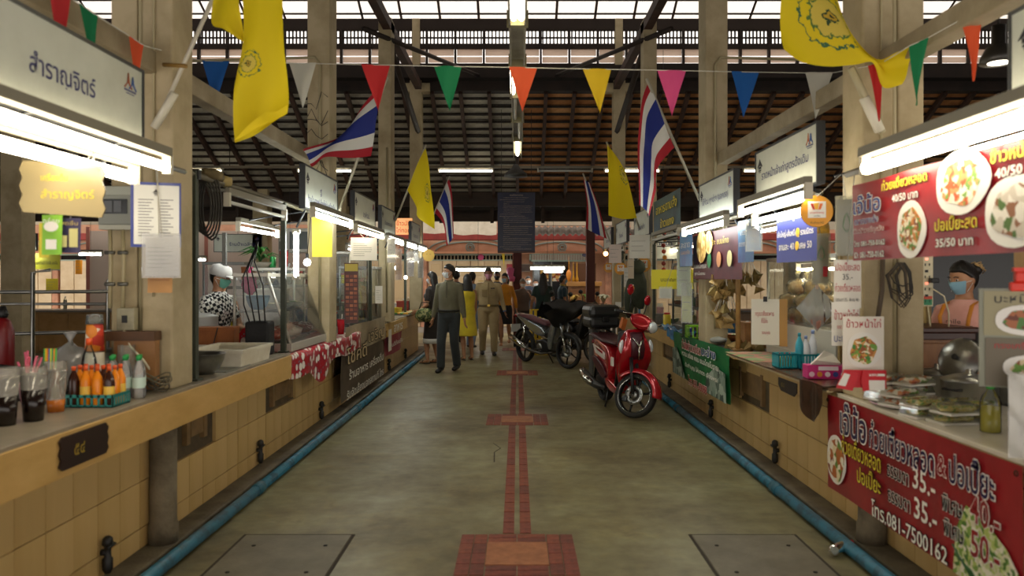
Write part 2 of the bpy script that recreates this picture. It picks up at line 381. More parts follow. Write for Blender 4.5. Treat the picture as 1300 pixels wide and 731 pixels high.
# concrete stub posts under the counters
for s, nm in ((-1, 'left'), (1, 'right')): st('wall_side_'+nm, mat('4a4036', .9, n=2), lambda b: b.box(min(s*13.8, s*14), max(s*13.8, s*14), -3, 18.2, 0, 7.6))  # added out of view to keep side sky light out of the hall
st('wall_back', mat('4a4036', .9, n=2), lambda b: b.box(-14, 14, -3.2, -3, 2.6, 7))  # added behind the camera, blocks high sky light, open below to let some in
stub_m = mat('7f735c', .8, n=5, c2='544a38', bump=.3)
for s, lab in ((-1, 'round grey concrete post under the beige fascia'), (1, 'round concrete post under the red banner, ringed with wire')):
    t = thing('round_post', lab, 'post', (s*1.95, 4.12, .05))
    part('shaft', stub_m, t, lambda b: b.lathe([(.078, 0), (.078, .1), (.07, .12), (.07, .70 if s > 0 else .62)], (0, 0, 0), 16))
    if s > 0: part('wire_ring', mat('3a3630', .6), t, lambda b: b.tube([(.075*math.cos(a), .075*math.sin(a), .3+.01*math.sin(a)) for a in (2*PI*k/14 for k in range(14))], .004, 5, closed=True))
# ---------------------------------------------------------------- columns
col_m = mat('b9a987', .75, n=2.4, c2='9b8b68', bump=.35, bs=18, spread=(.42, .7)); col_d = mat('8f8062', .8, n=3, c2='6e614a', bump=.3)
cond_m = mat('a89c78', .5); wire_m = mat('2a2622', .6)
def column(n, boxes, conduits=()):
    c = st(f'column_{n}', col_m, lambda b: [b.box(*q, bev=.012) for q in boxes])
    for p, r in conduits: part('conduit', cond_m, c, lambda b: b.tube(p, r, 8))
    return c
k = 0
for s in (-1, 1):
    def mx(a, b): return (min(s*a, s*b), max(s*a, s*b))
    k += 1; column(k, [mx(1.89, 2.06)+(4.1, 4.36, .89 if s < 0 else .83, 7.2), mx(2.095, 2.24)+(4.12, 4.36, 0 if 0 else (.89 if s < 0 else .83), 7.2), mx(2.04, 2.11)+(4.16, 4.32, .9, 7.2)],
        [([(s*2.077, 4.13, .95), (s*2.077, 4.13, 5.5)], .014), ([(s*1.99, 4.09, 1.4), (s*1.985, 4.09, 5.5)], .006)])
    k += 1; c2 = column(k, [mx(1.86, 2.08)+(7.4, 7.7, .86 if s < 0 else .84, 7.0)], [([(s*1.95, 7.385, 1.0), (s*1.95, 7.385, 3.6), (s*2.0, 7.39, 3.68), (s*3.5, 7.6, 3.7)], .014)])
    k += 1; column(k, [mx(1.84, 2.03)+(10.9, 11.2, .86 if s < 0 else .84, 5.3)], [([(s*1.9, 10.88, 1.0), (s*1.9, 10.88, 3.4)], .012)])
    k += 1; column(k, [mx(1.84, 2.07)+(14.35, 14.6, .86 if s < 0 else .84, 5.3), mx(1.88, 2.03)+(14.4, 14.6, 5.3, 6.5), mx(1.68, 2.22)+(14.36, 14.58, 5.08, 5.25)], [])
# wires bound round the second left column
t = thing('wire_tangle', 'loose dark wires bound round the column under the tricolour flag', 'wire')
t.location = (-1.97, 7.4, 2.6)
for j in range(6):
    z = random.uniform(-.3, .75)
    q = [random.uniform(-.1, .14) for _ in range(5)]; part('wire', wire_m, t, lambda b: b.tube([(-.10, -.02, z), (-.06, -.03, z+q[0]*.7), (-.01, -.04, z+q[1]), (.04, -.03, z+q[2]*.9), (.10, -.02, z+q[3])], .0035, 5))
# long timber beams running with the aisle
beam_w = mat('a3957a', .7, n=3, c2='827458', bump=.3); timber = mat('33241a', .7, n=4, c2='221710', bump=.3, stretch=(1, .2, 1)); timber2 = mat('4a2c20', .7, n=4, c2='2c1a12', bump=.3)
for s in (-1, 1):
    st(f'beam_{2+s}', beam_w, lambda b: b.box(min(s*1.98, s*2.08), max(s*1.98, s*2.08), 1.5, 7.4, 2.62, 2.74, bev=.006))
    st(f'beam_{5+s}', timber2, lambda b: b.box(min(s*1.84, s*1.96), max(s*1.84, s*1.96), 2, 14.4, 5.12, 5.26))
    st(f'beam_{8+s}', timber, lambda b: b.tube([(s*2.1, 10.2, 4.9), (s*.75, 14.4, 5.4)], .035, 6))
    st(f'beam_{11+s}', timber, lambda b: b.tube([(s*1.9, 11.0, 5.0), (s*1.9, 14.3, 4.3)], .05, 4))
# ---------------------------------------------------------------- far lean-to roof: battens, rafters, tiles
YR, ZR, SL = 14.5, 5.1, .55
def zr(y): return ZR - SL*(y-YR)
bat_m = mat('2b2018', .8, n=4, c2='1a130e'); raf_m = mat('4b3226', .75, n=4, c2='2e1e16')
tile_l = [mat(c, .8, n=6, c2=d, bump=.2) for c, d in (('c4beae', 'a59e8c'), ('b3ad9d', '938c7c'), ('cfc9b8', 'b0a998'))]
tile_r = [mat(c, .8, n=6, c2=d, bump=.2) for c, d in (('c28a58', 'a06c40'), ('b07846', '8f5e36'), ('cc9864', 'a87848'))]
roof = st('ceiling_lean_to', mat('1d1712', .9), lambda b: b.add([(-14, YR-.2, zr(YR-.2)+.12), (14, YR-.2, zr(YR-.2)+.12), (14, 18.4, zr(18.4)+.12), (-14, 18.4, zr(18.4)+.12)], [(0, 1, 2, 3)]))
RW = .55; NR = 15; DY = .2
ang = math.atan(SL); RT = Euler((-ang, 0, 0))
def rp(ms):
    b = MB(); b.box(-RW/2+.005, RW/2-.005, -DY*.56, DY*.56, -.006, .006); return [b.mesh('roof_tile', m) for m in ms]
ptl, ptr = rp(tile_l), rp(tile_r); far = MB()
for j in range(NR):
    y = YR + DY*(j+.5)/1.0
    for i in range(-18, 19):
        x = i*RW + RW/2
        mi = random.randrange(3); tilt = random.uniform(-.05, .05)
        if -5 <= i*1.0 < 5 or (-10 <= i < 10 and j < NR):
            o = put((ptl if x < 0 else ptr)[mi], roof, (x, y, zr(y)+.07 + (.012 if j % 2 else 0)), 'roof_tile'); o.rotation_euler = (-ang+tilt+.05, 0, random.uniform(-.01, .01))
        else:
            far.M = Matrix.Translation((x, y, zr(y)+.07)) @ Euler((-ang+tilt+.05, 0, 0)).to_matrix().to_4x4(); far.box(-RW/2+.005, RW/2-.005, -DY*.56, DY*.56, -.006, .006, mi=mi + (0 if x < 0 else 3))
far.build('roof_tiles_beyond', tile_l+tile_r, roof, kind='stuff')
b = MB()
b.box(-14, 14, -.02, .02, -.018, .018); bm_ = b.mesh('batten', bat_m)
for j in range(NR+2): o = put(bm_, roof, (0, YR+DY*j, zr(YR+DY*j)+.035), 'batten'); o.rotation_euler = (-ang, 0, 0)
b = MB(); Lr = 3.4/math.cos(ang); b.box(-.035, .035, 0, Lr, -.10, 0); rm_ = b.mesh('rafter', raf_m)
for i in range(-17, 18): o = put(rm_, roof, (i*RW, YR-.05, zr(YR-.05)), 'rafter'); o.rotation_euler = (-ang, 0, 0)
# gable beam, louvres and lattice above it
st('beam_21', mat('2a1d15', .8, n=3, c2='1b120d'), lambda b: b.box(-14, 14, 14.38, 14.62, 5.1, 5.6))
gab = st('wall_clerestory', mat('2a1e17', .8), lambda b: [b.box(-14, 14, 14.42, 14.5, z0, z1) for z0, z1 in ((5.6, 5.64), (5.93, 6.02), (6.28, 6.5))])
frost = translucent('e9ddd2', .75)
for i in range(-17, 18):
    x = i*RW - .1
    part('mullion', mat('2a1e17', .8), gab, lambda b: b.box(x-.02, x+.02, 14.4, 14.5, 5.6, 6.3))
    part('louvre_pane', frost, gab, lambda b: (b.box(x+.03, x+RW-.03, 14.46, 14.465, 5.66, 5.775), b.box(x+.03, x+RW-.03, 14.46, 14.465, 5.795, 5.92)))
lat = MB()
for i in range(-145, 146): lat.box(i*.07-.014, i*.07+.014, 14.44, 14.47, 6.02, 6.28)
for z in (6.14,): lat.box(-10.2, 10.2, 14.435, 14.475, z-.012, z+.012)
lat.build('lattice', mat('2a1e17', .8), gab, kind='stuff')
# high main roof: translucent sheets against the gable, opaque sheet beyond
hi = st('ceiling_main', mat('3a3028', .9, n=3), lambda b: (b.add([(-14, 13.2, 7.2), (14, 13.2, 7.2), (14, 8, 9.6), (-14, 8, 9.6)], [(0, 1, 2, 3)]), b.add([(-14, 8, 9.6), (14, 8, 9.6), (14, -3, 4.6), (-14, -3, 4.6)], [(0, 1, 2, 3)])))
skyl = translucent('f4efe8', .8)
for i in range(-18, 19):
    x = i*.75
    part('roof_sheet', skyl, hi, lambda b: b.box(x+.02, x+.73, 0, .02, 0, 0.01) if 0 else b.add([(x+.02, 14.6, 6.52), (x+.73, 14.6, 6.52), (x+.73, 13.2, 7.22), (x+.02, 13.2, 7.22)], [(0, 1, 2, 3)]))
    part('purlin', timber2, hi, lambda b: b.tube([(x, 14.6, 6.48), (x, 13.2, 7.18)], .025, 4))
for z, yy in ((6.6, 14.4), (6.75, 14.1), (6.9, 13.8)): part('sheet_batten', bat_m, hi, lambda b: b.box(-14, 14, yy-.012, yy+.012, z-.03, z))
# eave beam of the lean-to and posts under it
st('beam_22', mat('3b2b20', .75, n=3, c2='251a12', stretch=(.3, 1, 2)), lambda b: (b.box(-14, 14, 17.45, 17.6, 3.18, 3.5), b.box(-14, 14, 17.9, 18.0, 2.86, 3.12), *[b.box(x-.04, x+.04, 17.6, 17.7, 2.8, 3.4) for x in (i*1.2-9 for i in range(16))]))
for k, (px, m, Y) in enumerate([(657, mat('5c1f1a', .6, n=4), 17.6), (750, mat('4a1a16', .6), 17.6), (330, col_m, 17.3), (430, col_m, 17.3), (240, mat('7d2f2a', .6), 17.6), (905, mat('4a1a16', .6), 17.6), (14, col_m, 12.0), (1010, col_m, 17.3)]):
    x = PX(px, 0, Y).x; w = .1 if k in (0, 1, 4, 5) else .17
    st(f'column_{30+k}', m, lambda b: b.box(x-w, x+w, Y, Y+2*w, 0, zr(Y)-.0 if Y > 14.5 else 4.8))
# conduit with the fluorescent tubes across the lean-to
tray = thing('cable_tray', 'grey cable tray crossing the lean-to roof with tube lights along it', 'cable tray', (0, 15.6, 3.79))
part('tray', mat('8a7f68', .5), tray, lambda b: b.box(-11, 11, -.03, .03, 0, .05))
for x in range(-10, 11, 2): part('hanger', bat_m, tray, lambda b: b.tube([(x, 0, .04), (x, 0, zr(15.6)-3.79)], .008, 5))
lampw = emit('fff4d8', TUBE_E); 
def tube_light(name, label, A, B, parent_rot=None, r=.017, off=.05, lit=True, group=None, twin=0, e=None, w=.05):
    """batten fitting between world points A and B, tube hung below the housing"""
    A, B = Vector(A), Vector(B); d = B-A; Ln = d.length; rz = math.atan2(d.y, d.x)
    t = thing(name, label, 'lamp', (A+B)/2, rz, group); h = Ln/2
    if abs(d.z) > 1e-4: t.rotation_euler = (0, -math.asin(d.z/Ln), rz)
    part('housing', mat('7d7766', .5), t, lambda b: b.box(-h, h, -w/2, w/2, .02, .065, bev=.004))
    for x in (-h, h): part('end_holder', mat('c9c2ae', .4), t, lambda b: b.box(x-.015, x+.015, -.02, .02, -off-.01, .03))
    for q in ((-.02, .02) if twin else (0,)):
        part('tube', (e or lampw) if lit else mat('c8c8c0', .3), t, lambda b: b.tube([(-h+.02, q, -off+.02), (h-.02, q, -off+.02)], r, 10))
    return t
first = True
for i, (a, c, lit) in enumerate([(236, 281, 1), (377, 446, 1), (556, 626, 1), (683, 752, 0), (768, 838, 1), (945, 1010, 1), (60, 128, 0), (1110, 1175, 1)]):
    tube_light('tube_lamp', ['lit tube lamp on the cable tray, leftmost in view', 'lit tube lamp on the tray behind the left tricolour flag', 'lit tube lamp on the tray just left of the centre lamp row', 'unlit tube lamp on the tray just right of the centre lamp row', 'lit tube lamp on the tray between the yellow and tricolour flags', 'lit tube lamp on the tray between the two white stall signs', 'unlit tube lamp on the tray behind the large yellow flag column', 'lit tube lamp on the tray behind the near right column'][i],
        (PX(a, 0, 15.5).x, 15.55, 3.76), (PX(c, 0, 15.5).x, 15.55, 3.76), lit=lit, r=.022)
# centre row of lamps down the aisle
row = thing('lamp_trunking', 'long metal trunking of tube lamps hanging down the middle of the aisle roof', 'lamp', (0, 0, 3.5))
trm = mat('9b927c', .45, n=5, c2='7b7260')
for y0, y1 in ((3.0, 5.95), (6.0, 7.05), (7.1, 8.3), (8.35, 9.6), (9.65, 10.9), (10.95, 12.6)):
    part('channel', trm, row, lambda b: (b.box(-.07, .07, y0, y1, .06, .1), b.box(-.07, -.055, y0, y1, .0, .07), b.box(.055, .07, y0, y1, .0, .07)))
cl = emit('fff2cf', TUBE_E*1.2)
for y0, y1, on, dx in ((3.1, 4.4, 1, .03), (4.55, 5.85, 1, .03), (3.1, 4.4, 1, -.03), (4.55, 5.85, 1, -.03), (7.15, 8.2, 1, -.05), (8.4, 9.5, 0, -.03), (9.7, 10.8, 0, .03), (11.15, 12.3, 1, .0)):
    part('tube', cl if on else mat('b8b4a6', .3), row, lambda b: b.tube([(dx, y0, .03), (dx, y1, .03)], .024, 8))
for y in (5.95, 7.1, 8.33, 9.62, 10.93): part('bracket', mat('8a815c', .5), row, lambda b: (b.box(-.085, .085, y-.03, y+.03, .0, .12), b.tube([(0, y, .1), (0, y, 4.2)], .006, 5)))
t = thing('pendant_lamp', 'dark round pendant lamp at the far end of the centre lamp row', 'lamp', (-.03, 12.9, 3.3))
part('shade', mat('1d1a16', .5), t, lambda b: b.lathe([(.2, -.05), (.19, .0), (.07, .1), (.04, .16)], (0, 0, 0), 16)); part('cord', wire_m, t, lambda b: b.tube([(0, 0, .15), (0, 0, 3)], .008, 5))
t = thing('pendant_lamp', 'dark bell lamp hanging at the upper right beside the white sign', 'lamp', PX(1268, 72, 3.6))
part('shade', mat('23211d', .4), t, lambda b: b.lathe([(.085, -.03), (.08, .0), (.055, .045), (.03, .06), (.03, .15)], (0, 0, 0), 18)); part('bulb', emit('fff4e0', 5), t, lambda b: b.ell((0, 0, -.02), .07, .07, .014))
part('cord', wire_m, t, lambda b: b.tube([(0, 0, .14), (0, 0, 2.5)], .005, 5))
# ---------------------------------------------------------------- shophouse across the lane
FY = 24.0
def fx(px): return PX(px, 0, FY).x
def fz(py): return PX(0, py, FY).z
wf = st('wall_far', mat('cb9d80', .8, n=2, c2='b88a6c'), lambda b: b.box(-26, 26, FY, FY+.4, -.1, 7))
st('trim_11', mat('9c3a30', .7, n=3, c2='85302a'), lambda b: b.box(-26, 26, FY-.7, FY-.4, fz(306), fz(297.5), bev=.02))
st('trim_12', mat('d99e7a', .7), lambda b: b.box(-26, 26, FY-.3, FY, fz(322), fz(319.5)))
aw = thing('awning', 'white fabric awning strung under the eave opposite, left of the blue board', 'awning', (fx(480), FY-3.6, 0))
b = MB(); b.grid(lambda u, v: (u*3.9, .15*v+.03*math.sin(u*17), PX(0, 297+v*-22 + 1.2*math.sin(u*9)*(1-v), FY-3.6).z + .02*math.sin(u*31+v*5)), 30, 6); b.build('fabric', mat('d9cdb8', .9, n=4, c2='c5b79f'), aw); part('bracket', DKF, aw, lambda b: [b.tube([(x, .1, 3.0), (x, 3.7, 2.9)], .02, 5) for x in (.3, 3.6)])
aw = thing('awning', 'grey corrugated awning opposite, right of the blue board', 'awning', (fx(660), FY-1.6, 0))
b = MB(); b.grid(lambda u, v: (u*5.6, .5*v, PX(0, 298-v*12, FY-1.6).z+.035*math.sin(u*62*2*PI/2)), 248, 1); b.build('corrugated_sheet', mat('7d766c', .7, n=4), aw); part('bracket', DKF, aw, lambda b: [b.tube([(x, .1, 2.95), (x, 1.7, 2.9)], .02, 5) for x in (.3, 5.3)])
part('top_fascia', mat('bfae98', .8), aw, lambda b: b.box(0, 5.6, -.05, .2, PX(0, 286, FY-1.6).z, PX(0, 278, FY-1.6).z))
st('ceiling_awnings', mat('b9ac96', .9), lambda b: (b.box(-26, fx(440), FY-3.2, FY-3.1, fz(294), fz(277)), b.box(fx(790), 26, FY-1.9, FY-1.8, fz(296), fz(281))))
arch = mat('7d9088', .7)
for k in range(-7, 8):
    xc = fx(597) + k*(fx(713.5)-fx(597)); hw = 1.35
    part('arch_moulding', arch, wf, lambda b: [b.tube([(xc+hw*q*math.sin(a), FY-.03, fz(319)+.42*q2*math.cos(a)) for a in [(-1+2*j/16)*PI/2 for j in range(17)]], .022, 6, flat=1) for q, q2 in ((1, 1), (.82, .72))] + [b.tube([(xc+.13*r*math.cos(a), FY-.04, fz(314)+.13*r*math.sin(a)) for a in (2*PI*j/16 for j in range(16))], .018, 6, closed=True) for r in (1, .5)])
    part('pier', mat('d59c7c', .8, n=3), wf, lambda b: b.box(xc+1.38, xc+1.56, FY-.12, FY+.1, -.1, fz(297)))
    if k in (1,): continue
    part('vent_frame', mat('a9b9ac', .7), wf, lambda b: (b.box(xc-1.33, xc+1.35, FY-.08, FY-.02, fz(324.2), fz(322.2)), b.box(xc-1.33, xc+1.35, FY-.08, FY-.02, fz(331), fz(329.5))))
    part('vent_back', mat('171310', .9), wf, lambda b: b.box(xc-1.33, xc+1.35, FY-.03, FY-.01, fz(329.5), fz(324.2)))
    for q in range(24 if -2 <= k <= 2 else 0): part('vent_bar', mat('b8a98a', .7), wf, lambda b: b.box(xc-1.3+q*.112, xc-1.27+q*.112, FY-.07, FY-.04, fz(329.6), fz(324)))
    for q in range(6):
        x0 = xc-1.33+q*.447
        d = part('door_leaf', mat('e2cda8', .6, n=3, c2='d3ba92'), wf, lambda b: b.box(x0+.01, x0+.437, FY-.09, FY-.04, -.05, fz(331.2), bev=.008))
        if -2 <= k <= 2:
            for z0, z1 in ((.15, .75), (.85, 1.5), (1.58, fz(331.2)-.1)): part('door_panel', mat('d9c094', .6), d, lambda b: b.box(x0+.08, x0+.37, FY-.105, FY-.085, z0, z1, bev=.012))
# shop front with the white louvre band on the right bay
sx0, sx1 = fx(672), fx(746)
part('shop_window', mat('0f1418', .15), wf, lambda b: b.box(fx(678), fx(723), FY-.06, FY-.03, .2, fz(331.5)))
part('louvre_frame', mat('b5d0c4', .6), wf, lambda b: (b.box(sx0, sx1, FY-.12, FY-.03, fz(323), fz(321)), b.box(sx0, sx1, FY-.12, FY-.03, fz(332), fz(330.3)), b.box(sx0, sx0+.06, FY-.12, FY-.03, fz(332), fz(321))))
for q in range(22): part('louvre', mat('dcd8cc', .6), wf, lambda b: b.box(sx0+.08+q*.082, sx0+.145+q*.082, FY-.1, FY-.05, fz(330.5), fz(323)))
part('shop_post', mat('8c8c86', .5), wf, lambda b: (b.box(fx(700)-.02, fx(700)+.02, FY-.1, FY-.05, 0, fz(331)), b.box(fx(676), fx(678), FY-.1, FY-.02, 0, fz(331))))
t = thing('house_number_plate', 'small blue oval house number plate on the far shop front', 'number plate', (fx(742), FY-.16, fz(323.8)))
part('plate', mat('2b3f86', .4), t, lambda b: b.prism([(.09*math.cos(a), .055*math.sin(a)) for a in (2*PI*k/16 for k in range(16))], -.01, 0, 'y')); text('224', .11, .05, mat('e8e4dc', .4), t, (0, -.011, 0))
# ================================================================ SIGNS, FLAGS, LAMPS
board_w = mat('c9ccbe', .5, n=2.5, c2='b2b5a6', spread=(.4, .8)); dark_f = mat('2b2d30', .4); navy = mat('2b2d66', .5); ink = mat('24242c', .6)
white_p = mat('e9e7df', .6); red_p = mat('a01f26', .35, n=3, c2='84171f', bump=.12, bs=9); yel_p = mat('e0c832', .5); blue_p = mat('2a3f8c', .5)
def otext(body, w, h, fill, out, parent, at, o=.006, name='lettering', **kw):
    x, y, z = at
    text(body, w+2*o, h+2*o, out, parent, (x, y, z), name, bold=.045, **kw); return text(body, w, h, fill, parent, (x, y-.0015, z), name, bold=.012, **kw)
def rail_pt(p):
    s = -1 if p.x < 0 else 1
    x, z = (s*(1.80 if s < 0 else 1.78), 2.07) if p.y < 4.2 else ((-1.93, 2.12) if s < 0 else (1.78, 2.0)) if p.y < 8.2 else ((-1.9, 2.1) if s < 0 else (1.85, 2.0))
    return Vector((x, min(max(p.y, 2.1), 14.5), z))
def arm_to_rail(t, p, r=.008, name='bracket', m=None):
    bpy.context.view_layer.update(); M = t.matrix_world.inverted(); q = rail_pt(p); a, c = M @ p, M @ q
    part(name, m or dark_f, t, lambda b: b.tube([a, c], r, 5))
def hang(t, h=0):
    arm_to_rail(t, Vector(t.location)+Vector((0, 0, h)), .0025, 'string', mat('b5b0a2', .7))
def hang_roof(t, h=0):
    z = (zr(t.location.y) if t.location.y > 14.5 else 5.2)-t.location.z
    part('hanging_wire', wire_m, t, lambda b: b.tube([(0, 0, h), (0, 0, z+.14)], .004, 4))
def rz_of(s): return PI/2 if s < 0 else -PI/2
def roof_logo(t, x, z, k, m=ink):
    part('emblem', m, t, lambda b: (b.prism([(x-k, z-.2*k), (x-.6*k, z+.2*k), (x-.2*k, z+.6*k), (x, z+.9*k), (x+.3*k, z+.5*k), (x+.8*k, z+.1*k), (x+1.1*k, z-.25*k), (x+.3*k, z-.05*k), (x-.4*k, z-.05*k)], -.003, 0, 'y'),
        b.box(x-.55*k, x+.55*k, -.003, 0, z-.5*k, z-.15*k), b.box(x-.5*k, x+.5*k, -.003, 0, z-.8*k, z-.62*k), b.box(x-.35*k, x+.35*k, -.003, 0, z-1.0*k, z-.92*k)))
def peak_logo(t, x, z, k):
    for m, dx, h in ((mat('a5552f', .5), -.35, .9), (mat('3b62a8', .5), .35, .75)):
        part('emblem', m, t, lambda b: b.tube([(x+(dx-.55)*k, -.002, z-.3*k), (x+(dx-.12)*k, -.002, z+.1*k), (x+dx*k, -.002, z+h*k), (x+(dx+.12)*k, -.002, z+.1*k), (x+(dx+.55)*k, -.002, z-.3*k)], .0035, 4))
    part('emblem_line', mat('555a80', .5), t, lambda b: (b.box(x-.9*k, x+.9*k, -.002, 0, z-.55*k, z-.4*k), b.box(x-.6*k, x+.6*k, -.002, 0, z-.75*k, z-.68*k)))
def stall_sign(s, ya, yb, X, label, lines, z0=2.1, z1=2.46, rz=None, loc=None, L=None, rev=False):
    t = thing('stall_sign', label, 'sign', loc or (s*X, (ya+yb)/2, (z0+z1)/2), rz_of(s) if rz is None else rz, 'white framed stall signs')
    w = (L or (yb-ya))/2; h = (z1-z0)/2
    part('panel', board_w, t, lambda b: b.box(-w, w, 0, .03, -h, h))
    part('frame', dark_f, t, lambda b: (b.box(-w-.008, w+.008, -.006, .045, h-.004, h+.01), b.box(-w-.008, w+.008, -.006, .045, -h-.01, -h+.004), b.box(-w-.01, -w+.004, -.006, .045, -h, h), b.box(w-.004, w+.01, -.006, .045, -h, h)))
    for (tx, cx, cz, tw, th) in lines: text(tx, tw, th, navy, t, (cx, -.001, cz), bold=.01)
    roof_logo(t, -w+.09, h-.1, .05); peak_logo(t, w-.11, h-.09, .055)
    if s == 0: hang_roof(t, h)
    for x in (-w*.7, w*.7): part('bracket', dark_f, t, lambda b: b.tube([(x, .04, -h), (x, .10, -h-.12), (x, .12, -h-.16)], .01, 6))
    return t
stall_sign(-1, 2.29, 3.49, 1.75, 'large near white sign at the upper left, two words in dark blue', [('สำราญจิตร์', .0, -.005, .42, .10)])
stall_sign(-1, 6.33, 7.47, 1.80, 'white framed sign under the left tricolour flag', [('จี๋', -.05, .0, .06, .07), ('ร้านน้ำ-กาแฟ-น้ำแข็งใส-เครื่องดื่ม', .0, -.09, .95, .07)])
stall_sign(-1, 8.26, 9.45, 1.80, 'white framed sign between the bound column and the next one, left row', [('อรพัฒน์', .05, -.03, .36, .07)])
stall_sign(-1, 9.9, 11.0, 1.80, 'white framed sign just before the left yellow flag pole', [('ร้านอาหารตามสั่ง', 0, -.02, .6, .06)])
stall_sign(-1, 12.67, 13.8, 1.80, 'small far white sign under the left yellow flag', [('ร้านขนมหวาน', .0, -.03, .6, .08)])
stall_sign(1, 1.6, 2.73, 1.80, 'white sign cut off by the upper right corner of the view', [('ร้านเจ๊น้อ', .1, -.02, .5, .09)])
stall_sign(1, 4.37, 5.49, 1.75, 'white framed sign with one long blue line above the orange round sign', [('ราดหน้าเจ้าเก่าสูตรดั้งเดิม', .0, -.01, .86, .085)], z0=2.06, z1=2.41)
stall_sign(1, 6.05, 7.2, 1.75, 'white framed sign beside the pole of the right tricolour flag', [('เจ๊ย้วน กุยช่าย (นอกดอ)', -.02, -.0, .86, .085)], z0=2.03, z1=2.38)
stall_sign(1, 10.1, 11.4, 1.78, 'white framed sign below the tip of the right tricolour flag', [('ร้านก๋วยเตี๋ยว', .0, -.04, .6, .08)])
stall_sign(1, 12.2, 13.5, 1.78, 'far white sign below the right yellow flag', [('ร้านบะหมี่', .0, -.04, .45, .08)])
stall_sign(1, 14.2, 15.4, 1.78, 'farthest white sign of the right row', [('ร้านอาหาร', .0, -.04, .5, .08)])
stall_sign(0, 0, 1, 0, 'white framed sign facing the viewer beyond the bowed woman in yellow', [('ร้านป้าเฉลียว', .1, -.02, .6, .09)], rz=0, loc=PX(302, 308.5, 17.3), L=1.1, z0=2.1, z1=2.5)
stall_sign(0, 0, 1, 0, 'white sign with a blue line above a lit lamp, far left row', [('อาหารปักษ์ใต้', .0, -.03, .7, .1)], rz=0, loc=PX(24, 307, 15.6), L=.72, z0=2.1, z1=2.44)
stall_sign(0, 0, 1, 0, 'narrow white sign facing the viewer behind the second left column', [('ร้านลุง', .1, -.02, .3, .08)], rz=0, loc=PX(368, 308.5, 17.3), L=.5, z0=2.1, z1=2.5)
stall_sign(0, 0, 1, 0, 'pale square sign facing the viewer beyond the blue food board', [('ร้านน้ำ', .0, .02, .3, .07)], rz=0, loc=PX(842, 310, 12.6), L=.48, z0=2.1, z1=2.6)
# flat boards and banners on planes that run along the aisle
class Plane:
    """local frame of a board at x = s*X: maps picture positions on it to local x and z"""
    def __init__(s, sd, X, px0, px1, py_mid, name, label, cat, group=None):
        s.s, s.X = sd, X; a, b = YX(px0, sd*X), YX(px1, sd*X); s.yc = (a+b)/2
        s.z0 = EYE-(py_mid-CY)*s.yc/F; s.t = thing(name, label, cat, (sd*X, s.yc, s.z0), rz_of(sd), group)
    def loc(s, px, py):
        y = YX(px, s.s*s.X); x = (y-s.yc)*(1 if s.s < 0 else -1); return x, EYE-(py-CY)*y/F-s.z0
    def txt(s, body, p0, p1, py, hpx, fill, out=None, y=-.004, o=.005):
        (x0, _), (x1, _) = s.loc(p0, py), s.loc(p1, py); pm = (p0+p1)/2; cz = s.loc(pm, py)[1]; h = hpx*YX(pm, s.s*s.X)/F
        cx = (x0+x1)/2; cz = s.loc(CX + F*s.s*s.X/(s.yc + cx*(1 if s.s < 0 else -1)), py)[1]
        if out: return otext(body, abs(x1-x0), h, fill, out, s.t, (cx, y, cz), o)
        return text(body, abs(x1-x0), h, fill, s.t, (cx, y, cz), bold=.015)
    def poly(s, pts): return [s.loc(*p) for p in pts]
def sheet(name, m, parent, x0, x1, z0, z1, nu=14, nv=5, amp=.004, fr=9, seed=0, y=0):
    b = MB(); b.grid(lambda u, v: (x0+(x1-x0)*u, y + amp*(math.sin(u*fr+seed)+.6*math.sin(v*5+u*fr*1.7+seed)), z0+(z1-z0)*v), nu, nv)
    return b.build(name, m, parent)
food1 = cells(['d9c9a8', 'a5602a', '5c8a35', 'e6dcc0', 'c77c35', '7a3c1e'], 55, .5); food2 = cells(['3f7a2c', '6d9a3a', 'b0682c', '8a4a20', 'c98f45', 'e3d6b5'], 60, .5)
food3 = cells(['e9e3cf', 'cdd59a', '7fa046', 'b7c76a', 'd9d2b4', '4f7a2e'], 45, .5); plate_w = mat('e6e2da', .4)
def dish(t, x, z, rx, rz_, m, y=-.006, k=.72):
    part('dish_picture', plate_w, t, lambda b: b.prism([(x+rx*math.cos(a)*(1+.06*math.cos(3*a)), z+rz_*math.sin(a)) for a in (2*PI*i/24 for i in range(24))], y, y+.002, 'y'))
    part('food_picture', m, t, lambda b: b.prism([(x+k*rx*math.cos(a)*(1+.1*math.sin(4*a)), z+k*rz_*math.sin(a)*(1+.08*math.cos(5*a))) for a in (2*PI*i/24 for i in range(24))], y-.002, y, 'y'))
# red food banner under the near right lamp
P = Plane(1, 1.70, 1083, 1330, 262, 'food_banner', 'red food banner hung under the near right tube lamp, prices 40/50 and 35/50', 'banner')
xl, xr = P.loc(1083, 280)[0], P.loc(1345, 280)[0]; hh = .185
zc = 1.778-P.z0
sheet('cloth', red_p, P.t, xl, xr, zc-.19, zc+.19, 20, 5, .006)
wp = mat('efece2', .5); blk = mat('15120f', .6)
P.txt('เจ๊น้อ', 1087, 1121, 258, 24, blue_p, wp, y=-.012); P.txt('ตลาดนางเลิ้ง', 1088, 1118, 279, 9, blue_p, wp, y=-.012, o=.003)
P.txt('มีเดลิเวอรี่ทุกวัน', 1087, 1125, 292, 8, red_p, wp, y=-.012, o=.003)
P.txt('โทร 081-750-0162', 1088, 1127, 308, 8, wp, blk, y=-.012, o=.003); P.txt('ID: 081-750-0162', 1088, 1126, 323, 8, wp, blk, y=-.012, o=.003)
P.txt('ก๋วยเตี๋ยวหลอด', 1123, 1181, 229, 15, yel_p, blk, y=-.012, o=.003); P.txt('40/50 บาท', 1136, 1169, 249, 10, wp, blk, y=-.012, o=.003)
